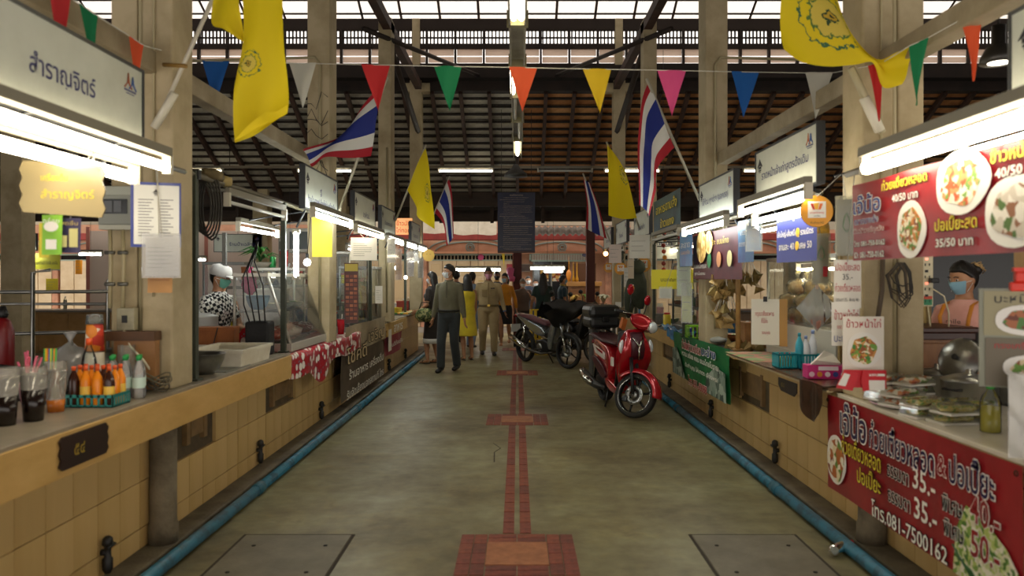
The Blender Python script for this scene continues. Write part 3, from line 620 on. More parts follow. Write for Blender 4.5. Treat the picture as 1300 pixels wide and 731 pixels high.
P.txt('ข้าวหน้าไก่', 1262, 1330, 190, 22, yel_p, blk, y=-.012, o=.004); P.txt('40/50 บาท', 1268, 1335, 214, 13, wp, blk, y=-.012, o=.004)
P.txt('ปอเปี๊ยะสด', 1191, 1245, 282, 19, yel_p, blk, y=-.012, o=.004); P.txt('35/50 บาท', 1192, 1240, 307, 11, wp, blk, y=-.012, o=.003)
for cx_, cy_, rx, rzz, m in ((1159, 291, .118, .125, food1), (1223, 231, .175, .125, cells(['e8dcc0', 'd8935c', 'c4572a', 'f0e9d8', '7aa04a'], 40)), (1292, 268, .17, .125, cells(['ded8cc', 'c8beae', '4d6b30', '8a5a3c'], 25))):
    x, z = P.loc(cx_, cy_); dish(P.t, x, z, rx, rzz, m, y=-.011)
# red banner on the front of the near right counter
P = Plane(1, 1.835, 1051, 1298, 560, 'food_banner', 'large red banner hanging from the near right counter, prices 35 40 and 50', 'banner')
xl, xr = P.loc(1051, 500)[0], P.loc(1298, 500)[0]; zt = .815-P.z0
sheet('cloth', red_p, P.t, xl, xr, zt-.545, zt, 20, 7, .004, 7)
P.t['label'] = P.t['label']; nv = mat('2c2250', .5)
P.txt('เจ๊น้อ', 1069, 1102, 536, 42, nv, wp, y=-.009, o=.008); P.txt('ก๋วยเตี๋ยวหลอด', 1106, 1189, 566, 38, nv, wp, y=-.009); P.txt('&', 1193, 1204, 591, 26, red_p, wp, y=-.009); P.txt('ปอเปี๊ยะ', 1208, 1266, 603, 44, nv, wp, y=-.009)
P.txt('ก๋วยเตี๋ยวหลอด', 1071, 1121, 574, 26, yel_p, blk, y=-.011, o=.003); P.txt('ปอเปี๊ยะ', 1091, 1121, 608, 24, yel_p, blk, y=-.011, o=.003)
P.txt('ธรรมดา', 1129, 1156, 603, 15, blk, wp, y=-.009, o=.003); P.txt('35.-', 1161, 1190, 612, 28, wp, None, y=-.009)
P.txt('ธรรมดา', 1130, 1158, 636, 15, blk, wp, y=-.009, o=.003); P.txt('35.-', 1163, 1192, 651, 28, wp, None, y=-.009)
P.txt('พิเศษ', 1199, 1225, 642, 22, blk, wp, y=-.01, o=.003); P.txt('40.-', 1235, 1273, 653, 36, red_p, wp, y=-.01, o=.004)
P.txt('พิเศษ', 1201, 1227, 674, 22, blk, wp, y=-.01, o=.003); P.txt('50.-', 1236, 1273, 698, 36, red_p, wp, y=-.01, o=.004)
P.txt('โทร.081-7500162', 1109, 1206, 671, 24, wp, blk, y=-.01, o=.003)
x, z = P.loc(1069, 589); dish(P.t, xl+.13, z+.01, .125, .14, cells(['e0d0a8', 'b5652c', '8c3f1e', 'e8e0cc', '6f8f3a'], 22), y=-.008, k=.85)
x, z = P.loc(1240, 672)
part('food_picture', food3, P.t, lambda b: b.prism([(xr-.42, zt-.545), (xr-.40, zt-.36), (xr-.33, zt-.24), (xr-.2, zt-.27), (xr-.08, zt-.33), (xr-.01, zt-.4), (xr-.005, zt-.545)], -.0085, -.0065, 'y'))
part('food_picture', mat('3c6a35', .5, n=20, c2='26502a'), P.t, lambda b: [b.tube([(xr-.42+.02*k, -.009, zt-.43-.02*k), (xr-.33+.02*k, -.01, zt-.49), (xr-.26+.02*k, -.009, zt-.54)], .006, 4, flat=.3) for k in range(3)])
for x in (xl+.02, xr-.02): part('eyelet', mat('4a3a30', .4, 1), P.t, lambda b: b.tube([(x+.01*math.cos(a), -.01, zt-.03+.01*math.sin(a)) for a in (2*PI*k/8 for k in range(8))], .003, 4, closed=True))
# green banner on the middle right counter
P = Plane(1, 1.86, 856, 925, 455, 'food_banner', 'green banner with red and white lettering on the counter beside the scooter', 'banner')
xl, xr = P.loc(856, 430)[0], P.loc(925, 430)[0]; zt = .87-P.z0
grn = mat('167a42', .4, n=5, c2='0f6334', bump=.1, bs=10)
sheet('cloth', grn, P.t, xl, xr, zt-.49, zt, 18, 6, .012, 8)
rd = mat('b3262e', .5)
P.txt('น้ำจิ้มข้าวเหนียว', 868, 892, 440, 12, rd, wp, y=-.02, o=.008); P.txt('บะจ่าง', 893, 911, 447, 13, blue_p, wp, y=-.02, o=.008)
P.txt('หวาน อร่อย หอม ขนมไทยโบราณ', 868, 915, 456, 8, wp, None, y=-.02); P.txt('รับทำบุญ ใส่บาตร เลี้ยงพระ', 872, 914, 472, 8, wp, None, y=-.02); P.txt('โทร 081-00088', 876, 900, 488, 12, rd, wp, y=-.02, o=.006)
gp = cells(['7f9484', '5e7366', 'a8b8a8', '43564b', '8c9c8c'], 14)
part('food_picture', gp, P.t, lambda b: b.prism([(xl+.01, zt-.48), (xl+.0, zt-.2), (xl+.2, zt-.16), (xl+.45, zt-.3), (xl+.65, zt-.48)], -.019, -.017, 'y')); part('food_picture', gp, P.t, lambda b: b.prism([(xr-.75, zt-.48), (xr-.7, zt-.33), (xr-.4, zt-.2), (xr-.05, zt-.22), (xr-.02, zt-.48)], -.019, -.017, 'y'))
# banners of the left counters
P = Plane(-1, 1.895, 433, 487, 455, 'stall_banner', 'brown grey banner with tan letters, top folded over the left counter edge', 'banner')
xl, xr = P.loc(433, 440)[0], P.loc(487, 440)[0]; zt = .93-P.z0
sheet('cloth', mat('6a5a4a', .5, n=2, c2='4c4238', bump=.1, bs=8), P.t, xl, xr, zt-.78, zt-.1, 14, 6, .012, 6); sheet('folded_top', mat('b9aa8c', .5, n=2), P.t, xl+.1, xr, zt-.28, zt+.03, 12, 3, .016, 6, y=-.02)
tan = mat('c9b48a', .5)
P.txt('โชคดี', 436, 462, 447, 20, tan, blk, y=-.035, o=.01); P.txt('เจริญ', 464, 484, 425, 17, tan, blk, y=-.04, o=.01); P.txt('ร้านอาหาร เครื่องดื่ม', 440, 484, 462, 12, wp, None, y=-.03); P.txt('รับจัดเลี้ยงนอกสถานที่ โทร', 437, 484, 484, 12, wp, None, y=-.03)
P = Plane(-1, 1.925, 489, 511, 425, 'stall_banner', 'pink and white banner on the left counter past the brown one', 'banner')
xl, xr = P.loc(489, 420)[0], P.loc(511, 420)[0]; zt = .84-P.z0
sheet('cloth', mat('a83a52', .5, n=3, c2='8c2c44'), P.t, xl, xr, zt-.5, zt, 12, 5, .02, 8); P.txt('อาหาร', 497, 508, 415, 9, wp, None, y=-.04); P.txt('ยินดีต้อนรับ', 492, 508, 434, 6, wp, None, y=-.04)
part('white_strip', wp, P.t, lambda b: b.box(xl+.1, xl+.35, -.034, -.03, zt-.42, zt-.1))
# blue price board and other boards on the right row
P = Plane(1, 1.70, 986, 1037, 292, 'price_board', 'blue price board with white and yellow lettering behind the orange round sign', 'sign')
xl, xr = P.loc(986, 290)[0], P.loc(1037, 290)[0]; zt = 1.88-P.z0
sheet('board', mat('333c8c', .4), P.t, xl, xr, 1.60-P.z0, zt+.02, 4, 2, 0); 
P.txt('ราดหน้าหมูหมัก', 988, 1020, 276, 11, wp, None, y=-.006); P.txt('เส้นใหญ่-เส้นหมี่', 988, 1010, 297, 10, wp, None, y=-.006); P.txt('หมู รวมมิตร', 1011, 1034, 295, 10, wp, None, y=-.006); P.txt('จานละ 40 พิเศษ 50', 990, 1032, 312, 9, wp, None, y=-.006)
for q in ((1014, 295, 8), (1013, 312, 6)):
    x, z = P.loc(q[0], q[1]); part('price_dot', mat('e3b82c', .5), P.t, lambda b: b.prism([(x+.028*math.cos(a), z+.028*math.sin(a)) for a in (2*PI*k/12 for k in range(12))], -.008, -.005, 'y'))
def board(sd, X, p0, p1, z0, z1, name, label, cat, m, lines=(), amp=0, group=None):
    P = Plane(sd, X, p0, p1, 353, name, label, cat, group); a, b = P.loc(p0, 353)[0], P.loc(p1, 353)[0]
    P.t.location.z = (z0+z1)/2; P.z0 = (z0+z1)/2; h = (z1-z0)/2
    sheet('panel', m, P.t, a, b, -h, h, 10 if amp else 1, 4 if amp else 1, amp)
    w = abs(b-a)
    for tx, fx_, fz_, fw, fh, mm, oo in lines: (otext(tx, fw*w, fh*2*h, mm, oo, P.t, (a+(b-a)*fx_, -.006-amp*2, -h+2*h*fz_), .006) if oo else text(tx, fw*w, fh*2*h, mm, P.t, (a+(b-a)*fx_, -.006-amp*2, -h+2*h*fz_)))
    hang(P.t, h)
    return P, a, b, h
skyb = mat('2f86b8', .4, n=3, c2='2a4f98')
board(1, 1.72, 937, 957, 1.62, 1.94, 'blue_sign', 'light blue sign with a small code card hanging beside the leaf parcels', 'sign', skyb, [('สะอาด อร่อย', .5, .45, .8, .15, wp, None), ('มาตรฐาน', .5, .68, .6, .12, wp, None)])
board(1, 1.72, 863, 879, 1.62, 1.98, 'blue_sign', 'blue sign above the hanging greenish menu, left of the brown banner', 'sign', skyb, [('สะอาด', .5, .6, .7, .15, wp, None), ('ปลอดภัย', .5, .4, .7, .12, mat('d9a86c', .5), None)])
P, a, b_, h = board(1, 1.80, 880, 942, 1.49, 1.93, 'food_banner', 'dark red brown banner with bread pictures under the second right lamp', 'banner', mat('5c1c28', .5, n=3, c2='431420'), [('ขนมเปี๊ยะ ขนมไทย', .55, .78, .5, .14, mat('d8c35a', .5), None), ('กลมกล่อม ไม่หวานมาก', .2, .3, .3, .12, wp, None), ('สูตรโบราณ', .2, .12, .25, .1, wp, None)], amp=.004)
for fx_, fz_, r in ((.25, .72, .16), (.42, .78, .11)): part('food_picture', cells(['d9b46a', 'e6cf92', 'b98a3e'], 18), P.t, lambda b: b.prism([(a+(b_-a)*fx_+r*1.2*math.cos(q), -h+2*h*fz_+r*math.sin(q)) for q in (2*PI*k/18 for k in range(18))], -.02, -.016, 'y'))
for fx_, mm in ((.42, '2f7a4a'), (.62, 'c98a5a'), (.82, 'cfc38a')): part('food_picture', mat(mm, .5), P.t, lambda b: b.prism([(a+(b_-a)*fx_+.07*math.cos(q), -h+2*h*.4+.07*math.sin(q)) for q in (2*PI*k/14 for k in range(14))], -.018, -.014, 'y'))
# yellow name sign facing the viewer
t = thing('yellow_sign', 'plain bright yellow sign with one dark line beside the scooter mirror', 'sign', PX(853.5, 354.5, 8.4))
part('panel', mat('e6d82c', .5), t, lambda b: b.box(-.235, .235, 0, .006, -.108, .108)); text('บนคณะจำห', .26, .05, ink, t, (0, -.002, 0))
board(1, 1.80, 830, 864, 2.05, 2.5, 'food_board', 'teal food board with large yellow words between the two right tricolour poles', 'sign', mat('2a5a66', .4, n=3, c2='1d3c4e'), [('อาหาร', .3, .68, .35, .2, yel_p, blk), ('ตามสั่ง', .7, .74, .4, .3, yel_p, blk), ('ข้าวแกง', .55, .3, .5, .26, yel_p, blk)])
# big dark blue notice board over the aisle
nb = thing('notice_board', 'tall dark blue notice board full of fine text hanging over the aisle', 'sign', PX(655.5, 281, 15.0))
part('board', mat('151a3c', .35, n=2, c2='10142e'), nb, lambda b: b.box(-.375, .375, 0, .03, -.6, .58)); part('bottom_rail', mat('3c1c16', .5), nb, lambda b: b.box(-.375, .375, -.01, .04, -.63, -.59))
gold = mat('b5a08c', .6); random.seed(3)
TH = 'ระเบียบการใช้ตลาดผู้ค้าต้องรักษาความสะอาดแต่งกายสุภาพห้ามวางของล้ำทางเดินจอดรถในที่จัดไว้ชำระค่าเช่าตามกำหนดดูแลทรัพย์สินปิดไฟหลังเลิกขาย'
text('ระเบียบตลาด', .26, .035, gold, nb, (0, -.002, .53))
for k in range(26):
    i0 = (k*17) % 90; ind = 0 if k in (1, 8, 9, 24) else .07; w = random.choice((.56, .5, .42, .58)) if k not in (3, 13, 19) else .12
    text(TH[i0:i0+max(6, int(w*70))], w, .02, gold, nb, (-.33+ind+w/2, -.002, .475-.041*k))
for x in (-.3, .3): part('hanging_wire', wire_m, nb, lambda b: b.tube([(x, .02, .58), (x, .02, 3.0)], .005, 4))
# orange round payment signs
org = mat('e09a24', .4)
for px, py, Y, r, lab in ((1037, 268, 4.12, .087, 'large orange round sign with a white square logo on the near right stall'), (817, 336, 10.4, .1, 'orange round sign beside the yellow sign, right row'), (788, 341, 12.2, .1, 'middle one of the three small orange round signs, right row'), (772.5, 339.5, 15.0, .1, 'farthest small orange round sign, right row')):
    t = thing('round_sign', lab, 'sign', PX(px, py, Y), -.12, 'orange round payment signs')
    part('disc', org, t, lambda b: b.prism([(.1*math.cos(a), .1*math.sin(a)) for a in (2*PI*k/32 for k in range(32))], 0, .008, 'y'))
    part('rim', mat('5a3a18', .5), t, lambda b: b.tube([(.1*math.cos(a), .004, .1*math.sin(a)) for a in (2*PI*k/32 for k in range(32))], .002, 4, closed=True))
    t.scale = (r/.1,)*3 if r < .1 else (1, 1, 1)
    part('logo_square', wp, t, lambda b: b.box(-.055, .055, -.003, 0, -.042, .062, bev=.0014))
    part('logo_mark', mat('c2372a', .5), t, lambda b: (b.prism([(-.04, .048), (-.025, .048), (-.012, .01), (-.024, .01)], -.006, -.003, 'y')))
    part('logo_mark', mat('e8b03a', .5), t, lambda b: b.prism([(-.022, .048), (.012, .052), (.006, .01), (-.01, .01)], -.006, -.003, 'y')); part('logo_mark', mat('e2702a', .5), t, lambda b: b.prism([(.018, .048), (.036, .048), (.022, .01), (.008, .01)], -.006, -.003, 'y'))
    text('truemoney', .09, .016, mat('d8502c', .5), t, (0, -.004, -.012)); text('wallet', .04, .01, ink, t, (0, -.004, -.03)); text('รับชำระที่นี่', .08, .014, ink, t, (0, -.002, -.072)); hang(t, .08)
t = thing('round_sign', 'dull yellow round sign at the end of the left lamps', 'sign', PX(544, 324, 13.0), .1)
part('disc', mat('c9a24a', .5), t, lambda b: b.prism([(.105*math.cos(a), .105*math.sin(a)) for a in (2*PI*k/24 for k in range(24))], 0, .01, 'y')); hang(t, .1); part('mark', mat('a88838', .5), t, lambda b: [b.lathe([(.012, 0)]*2, (x, -.003, .02), 6) if 0 else b.prism([(x+.012*math.cos(a), .02+.012*math.sin(a)) for a in (2*PI*k/8 for k in range(8))], -.003, 0, 'y') for x in (-.03, .03)])
t = thing('lit_sign', 'orange sign with dark red letters far down the left row', 'sign', PX(512, 286, 13.6)); part('panel', emit('f0922a', .8), t, lambda b: b.box(-.16, .16, 0, .02, -.17, .13)); text('ข้าวมัน\nไก่ทอด', .26, .22, mat('8c1c1c', .5), t, (0, -.003, -.02))
# ---------------------------------------------------------------- bunting
bt = thing('bunting', 'string of coloured triangular pennants strung across the aisle', 'bunting', (0, 5.0, 2.92))
sp = [(-45, -60, 2.75), (60, -22, 3.0), (102, 5, 3.2), (126, 22, 3.25), (165, 46, 3.75), (183, 58, 3.8), (255, 77, 5), (368, 80, 5), (460, 82, 5), (553, 84, 5), (646, 85.5, 5), (741, 87.5, 5), (835, 89, 5), (928, 91, 5), (1023, 92.5, 5), (1060, 92, 4.8), (1101, 84, 3.95), (1121, 79, 3.9), (1155, 58, 3.6), (1178, 48, 3.55), (1220, 25, 3.35), (1250, 12, 3.3), (1290, -5, 3.1)]
part('string', mat('c9c5b8', .7), bt, lambda b: b.tube([PX(*p)-bt.location for p in sp], .003, 4))
PC = [('orange', 'd9572f'), ('green', '13794a'), ('blue', '1c5ca8'), ('white', 'c9c8bd'), ('red', 'c02a2c'), ('yellow', 'd9b51f'), ('pink', 'd84f86')]
PCd = {a: translucent(c, .35) for a, c in PC}
for (a, b2, c) in [((165, 46, 3.75), (183, 58, 3.8), 'orange'), ((102, 5, 3.2), (126, 22, 3.25), 'green'), ((60, -22, 3.0), (88, -12, 3.05), 'red'), ((257, 77, 5), (292, 78, 5), 'blue'), ((367, 80, 5), (402, 80, 5), 'white'), ((459, 82, 5), (495, 83, 5), 'red'), ((551, 84, 5), (586, 84, 5), 'green'), ((646, 85, 5), (682, 86, 5), 'orange'), ((740, 87, 5), (776, 88, 5), 'yellow'), ((835, 89, 5), (871, 90, 5), 'pink'), ((928, 91, 5), (964, 91, 5), 'blue'), ((1022, 92, 5), (1058, 92, 4.9), 'white'), ((1101, 84, 3.95), (1121, 79, 3.9), 'red'), ((1155, 58, 3.6), (1178, 48, 3.55), 'green'), ((1220, 25, 3.35), (1250, 12, 3.3), 'orange')]:
    A, B = PX(*a)-bt.location, PX(*b2)-bt.location; ph = random.uniform(0, 6); hh = .3
    k = {'red': .7} if a[0] > 1100 and c == 'red' else {}
    T = (A+B)/2 + Vector((random.uniform(-.02, .02), random.uniform(-.02, .04), -hh))
    def fn(u, v, A=A, B=B, T=T, ph=ph):
        p = A.lerp(B, u)*(1-v)+T*v; return p + Vector((0, .012*math.sin(u*5+ph+v*3)*(1-.3*v), 0))
    b = MB(); b.grid(fn, 6, 8); o = b.build('pennant', PCd[c], bt, label=f'{c} pennant')
# ---------------------------------------------------------------- cloth flags
def thai_g(nt, u, v, uv):
    r = ramp(nt, [(0, lin('a8202c')), (1/6, lin('d8d6cf')), (2/6, lin('23307e')), (4/6, lin('d8d6cf')), (5/6, lin('a8202c'))], v, 'CONSTANT'); return r.outputs[0]
def yellow_g(cu, cv, ru, rv):
    def g(nt, u, v, uv):
        L = nt.links
        mp = N(nt, 'ShaderNodeMapping'); mp.inputs['Location'].default_value = (-cu/ru, -cv/rv, 0); mp.inputs['Scale'].default_value = (1/ru, 1/rv, 1); L.new(uv, mp.inputs[0])
        nz = N(nt, 'ShaderNodeTexNoise', i_Scale=5.0, i_Detail=4.0); L.new(mp.outputs[0], nz.inputs['Vector'])
        ln = N(nt, 'ShaderNodeVectorMath', operation='LENGTH'); L.new(mp.outputs[0], ln.inputs[0])
        ad = N(nt, 'ShaderNodeMath', operation='MULTIPLY_ADD'); L.new(nz.outputs[0], ad.inputs[0]); ad.inputs[1].default_value = .5; L.new(ln.outputs[1], ad.inputs[2])
        Y = lin('e8cf14'); r = ramp(nt, [(0, lin('23301e')), (.22, lin('c9a52e')), (.3, lin('2f4a2c')), (.34, lin('ddc652')), (.56, lin('5a7a3a')), (.6, Y), (.76, lin('3f6a4a')), (.8, Y)], ad.outputs[0], 'CONSTANT')
        sc = N(nt, 'ShaderNodeMath', operation='MULTIPLY'); L.new(ad.outputs[0], sc.inputs[0]); sc.inputs[1].default_value = .8; L.new(sc.outputs[0], r.inputs[0]); return r.outputs[0]
    return g
def cloth_mat(key, g, w=.35):
    m = uvmat(key, g, .75)
    if not m.get('done'):
        nt = m.node_tree; p = nt.nodes['Principled BSDF']; src = p.inputs['Base Color'].links[0].from_socket
        t = N(nt, 'ShaderNodeBsdfTranslucent'); nt.links.new(src, t.inputs[0]); x = N(nt, 'ShaderNodeMixShader'); x.inputs[0].default_value = w
        nt.links.new(p.outputs[0], x.inputs[1]); nt.links.new(t.outputs[0], x.inputs[2]); nt.links.new(x.outputs[0], nt.nodes['Material Output'].inputs[0]); m['done'] = 1
    return m
thai_m = cloth_mat('tricolour', thai_g); yel_plain = cloth_mat('yellow_cloth', yellow_g(5, 5, .1, .1))
def cr(P, t):
    n = len(P)-1; x = min(max(t*n, 0), n-1e-6); i = int(x); f = x-i
    a, b, c, d = P[max(i-1, 0)], P[i], P[i+1], P[min(i+2, n)]
    return .5*((2*b)+(-a+c)*f+(2*a-5*b+4*c-d)*f*f+(-a+3*b-3*c+d)*f**3)
def cloth(parent, m, rows, Y, waves=3, amp=.05, nu=26, nv=14, name='cloth', ph=0):
    """rows: along the flag from hoist to fly, each a (lower, upper) or longer list of picture points at depth Y"""
    R = [[PX(p[0], p[1], (p[2] if len(p) > 2 else Y)) - parent.location for p in r] for r in rows]
    def fn(u, v):
        p = cr([cr(r, v) for r in R], u); return p + Vector((0, amp*math.sin(u*waves*PI+ph+v*2.2)*(.3+u)+amp*.5*math.sin(v*7+u*4+ph), 0))
    b = MB(); b.grid(fn, nu, nv); return b.build(name, m, parent)
def pole(parent, a, b_, r=.012, m=None):
    A, B = PX(*a)-parent.location, PX(*b_)-parent.location; part('pole', m or mat('c9c2ae', .4), parent, lambda b: b.tube([A, B], r, 8))
polem = mat('b5ae98', .45)
t = thing('yellow_flag', 'large yellow flag hanging straight from the near left column', 'flag', PX(215, 130, 4.0), 0, 'yellow flags on the columns')
pole(t, (198, 160, 4.04), (275, -12, 3.9), .011); pole(t, (196, 162, 4.03), (222, 118, 4.0), .022, mat('d8d2be', .4)); 
part('clamp', mat('8c6a2a', .5), t, lambda b: b.tube([PX(208, 82, 4.05)-t.location, PX(236, 84, 3.95)-t.location], .012, 6))
cloth(t, cloth_mat('yellow_crest_a', yellow_g(.50, .3, .11, .3)), [[(303, -35), (330, -35), (357, -35)], [(307, 52), (332, 46), (361, 42)], [(301, 120), (330, 112), (364, 100)], [(296, 180), (326, 164), (366, 145)]], 3.85, 2, .04, ph=1)
cloth(t, yel_plain, [[(275, -30), (305, -34)], [(265, 24), (304, -8)], [(285, 38), (306, 22)], [(306, 52), (308, 48)]], 3.88, 2, .03, 14, 8, 'cloth_fold')
cloth(t, yel_plain, [[(296, 179), (312, 162), (336, 142)], [(320, 166), (338, 155), (352, 141)], [(363, 146), (365, 143), (366, 134)]], 3.80, 1, .01, 10, 8, 'cloth_fold')
t = thing('yellow_flag', 'yellow flag with a large green and gold crest, upper right', 'flag', PX(1100, 120, 4.0), 0, 'yellow flags on the columns')
pole(t, (1120, 168, 4.04), (1080, 86, 3.95), .02, mat('b0a684', .5)); part('pole_sleeve', mat('d8d2be', .4), t, lambda b: b.tube([PX(1117, 166, 4.02)-t.location, PX(1097, 124, 3.98)-t.location], .027, 8))
cloth(t, cloth_mat('yellow_crest_b', yellow_g(.3, .5, .24, .36)), [[(995, 62), (992, 0), (1000, -50)], [(1020, 76), (1022, 10), (1030, -40)], [(1055, 83), (1058, 30), (1055, -20)], [(1085, 83), (1088, 62), (1078, 30)], [(1110, 80), (1116, 76), (1114, 72)], [(1126, 108), (1132, 86), (1134, 69)], [(1143, 108), (1150, 84), (1153, 62)]], 3.85, 3, .04, 34, 14)
for sd, pts, nm in ((-1, [[(471, 198), (478, 150), (490, 100)], [(440, 200), (450, 165), (462, 132)], [(410, 200), (418, 182), (432, 172)], [(396, 212), (392, 200), (387, 191)]], 'left'), (1, [[(856, 187), (838, 140), (823, 105)], [(838, 208), (824, 165), (815, 128)], [(832, 226), (822, 195), (811, 170)], [(833, 243), (822, 225), (810, 212)], [(824, 275), (818, 266), (810, 261)]], 'right')):
    t = thing('tricolour_flag', 'red white and blue flag streaming over the left white sign' if sd < 0 else 'red white and blue flag drooping from a long pole, right row', 'flag', PX(430 if sd < 0 else 886, 262, 7.3), 0, 'tricolour flags on the columns')
    pole(t, (428, 275, 7.34) if sd < 0 else (888, 254, 7.34), (491, 98, 6.8) if sd < 0 else (821, 100, 6.8), .014, polem)
    cloth(t, thai_m, pts, 6.85, 3, .04)
t = thing('yellow_flag', 'yellow flag with a crest on the third left column', 'flag', PX(503, 278, 10.8), 0, 'yellow flags on the columns'); pole(t, (502, 280, 10.85), (541, 184, 10.4), .014, polem)
cloth(t, cloth_mat('yellow_crest_c', yellow_g(.55, .62, .2, .2)), [[(517, 241), (527, 215), (540, 187)], [(528, 262), (537, 238), (545, 213)], [(531, 276), (543, 258), (547, 240)], [(552, 291), (551, 278), (550, 264)]], 10.4, 2, .04)
t = thing('tricolour_flag', 'small far tricolour flag left of the blue notice board', 'flag', PX(551, 280, 14.3), 0, 'tricolour flags on the columns'); pole(t, (546, 283, 14.35), (571, 224, 14), .014, polem)
cloth(t, thai_m, [[(552, 270), (561, 248), (570, 226)], [(563, 285), (568, 266), (574, 248)], [(567, 312), (572, 306), (576, 300)]], 14.0, 2, .03)
t = thing('yellow_flag', 'yellow flag hanging full length on the third right column', 'flag', PX(790, 290, 10.8), 0, 'yellow flags on the columns'); pole(t, (812, 290, 10.85), (770, 180, 10.5), .013, polem)
cloth(t, cloth_mat('yellow_crest_d', yellow_g(.5, .85, .16, .2)), [[(771, 183), (772, 184), (774, 187)], [(772, 225), (782, 222), (795, 221)], [(773, 273), (792, 278), (808, 277), (809, 245)][:3]], 10.5, 2, .04, ph=2)
t = thing('tricolour_flag', 'small far tricolour flag right of the blue notice board', 'flag', PX(760, 290, 14.3), 0, 'tricolour flags on the columns'); pole(t, (781, 322, 14.37), (740, 220, 14), .014, polem)
cloth(t, thai_m, [[(749, 232), (741, 228)], [(760, 262), (745, 260)], [(770, 303), (744, 290)]], 14.0, 2, .03)
# ---------------------------------------------------------------- stall lamps
def sl(label, s, X, p0, p1, z, **kw):
    t = tube_light('tube_lamp', label, (s*X, YX(p0, s*X), z), (s*X, YX(p1, s*X), z), **kw); y0, y1 = t.location.y-.3, t.location.y+.3
    for yy in (y0, y1): arm_to_rail(t, Vector((s*X, yy, z+.05)))
    return t
cool = emit('f4faf6', TUBE_E*2.2); warmw = emit('fff2d6', TUBE_E*1.35)
sl('brightest near tube lamp above the red food banner', 1, 1.60, 1098, 1320, 2.035, r=.03, w=.07, e=warmw)
sl('tube lamp in front of the long lettered white sign', 1, 1.58, 940, 1026, 1.99, r=.02, e=warmw)
sl('second tube lamp just behind the orange round sign', 1, 1.68, 958, 1030, 1.93, r=.018, e=cool)
sl('tube lamp above the brown bread banner', 1, 1.62, 868, 922, 1.965, r=.02, e=cool)
sl('long tube lamp under the near left white sign', -1, 1.68, 213, -30, 2.06, r=.022, e=warmw)
sl('lower of the two tube lamps under the near left sign', -1, 1.80, 170, -40, 2.0, r=.026, e=warmw)
sl('tube lamp under the sign below the left tricolour flag', -1, 1.68, 397, 446, 2.06, r=.022, e=cool)
sl('tube lamp lighting the left glass cabinets', -1, 1.72, 452, 486, 2.05, r=.022, e=warmw)
sl('tube lamp left row, third from the display case', -1, 1.75, 492, 511, 2.05, r=.022, e=cool)
sl('tube lamp left row, fourth from the display case', -1, 1.75, 515, 528, 2.05, r=.022, e=cool)
sl('last tube lamp of the left row', -1, 1.75, 530, 541, 2.05, r=.022, e=cool)
for lab, x, y0, y1, z, ee in (('added tube lamp inside the near right stall, behind the red food banner', 2.62, 3.3, 4.4, 2.27, warmw), ('added tube lamp inside the leaf parcel stall', 2.45, 6.9, 8.0, 2.0, cool), ('added tube lamp inside the right row beyond the grilled cabinet', 2.5, 9.6, 10.8, 1.98, warmw), ('added tube lamp deep inside the far right stalls', 2.6, 12.0, 13.2, 1.98, warmw), ('added tube lamp over the display case, inside the left stall', -2.5, 6.7, 7.8, 1.98, cool), ('added tube lamp inside the left stall with the tall cabinet', -2.6, 9.0, 10.1, 1.98, cool), ('added tube lamp inside the far left stalls', -2.6, 11.4, 12.6, 1.98, cool)):  # tubes added inside the stalls to brighten them
    t = tube_light('tube_lamp', lab, (x, y0, z), (x, y1, z), e=ee, r=.016)
    for yy in (y0+.2, y1-.2): arm_to_rail(t, Vector((x, yy, z+.05)))
sl('unlit tube lamp on the right row under the far signs', 1, 1.75, 812, 828, 2.0, lit=False); sl('far unlit tube lamp of the right row', 1, 1.75, 780, 793, 2.0, lit=False)
sl('long unlit lamp rail under the teal food board', 1, 1.75, 829, 862, 2.02, lit=False)
t = tube_light('tube_lamp', 'short upright lit tube on the post beside the display case', (-1.88, 6.3, 0), (-1.88, 6.31, 0), e=cool, r=.02)
bpy.data.objects.remove(t.children[0]) if 0 else None
for ch in list(t.children): bpy.data.objects.remove(ch)
t.rotation_euler = (0, 0, 0); t.location = PX(376, 323, 6.3)
part('tube', cool, t, lambda b: b.tube([(0, 0, -.19), (0, 0, .19)], .022, 10)); part('end_holder', mat('c9c2ae', .4), t, lambda b: (b.box(-.03, .03, -.02, .03, .18, .21), b.box(-.03, .03, -.02, .03, -.21, -.18)))
for px, py, Y, lab, rr in ((390, 333, 7.0, 'round lit bulb behind the upright tube', .035), (884, 343, 8.8, 'small lit bulb left of the cream fridge', .03), (485, 301, 9.6, 'warm bulb at a lamp joint, left row', .03), (504, 340, 12.2, 'pale bulb deep in the left row', .04), (515, 352, 12.8, 'small pale bulb beside the hanging strips', .03), (769, 322, 16.4, 'warm lamp glowing beyond the right row posts', .05), (783, 355, 15.4, 'warm glow lamp behind the small round signs', .05)):
    t = thing('bulb', lab, 'lamp', PX(px, py, Y)); part('glass_bulb', emit('fff8ec' if px < 760 else 'ffc56a', 14), t, lambda b: b.ell((0, 0, 0), rr, rr, rr)); part('socket', dark_f, t, lambda b: b.tube([(0, 0, rr), (0, 0, rr+.05)], .015, 6)); arm_to_rail(t, Vector(t.location)+Vector((0, 0, rr+.04)), .004, 'cord', wire_m)
for p0, p1, py, Y, lab in ((578, 636, 341, 18.3, 'lit tube lamp left of the red post, beyond the walkers'), (673, 717, 339, 18.3, 'lit tube lamp before the dark shop window')):
    hang_roof(tube_light('tube_lamp', lab, PX(p0, py, Y), PX(p1, py, Y), e=cool, r=.03), .06)
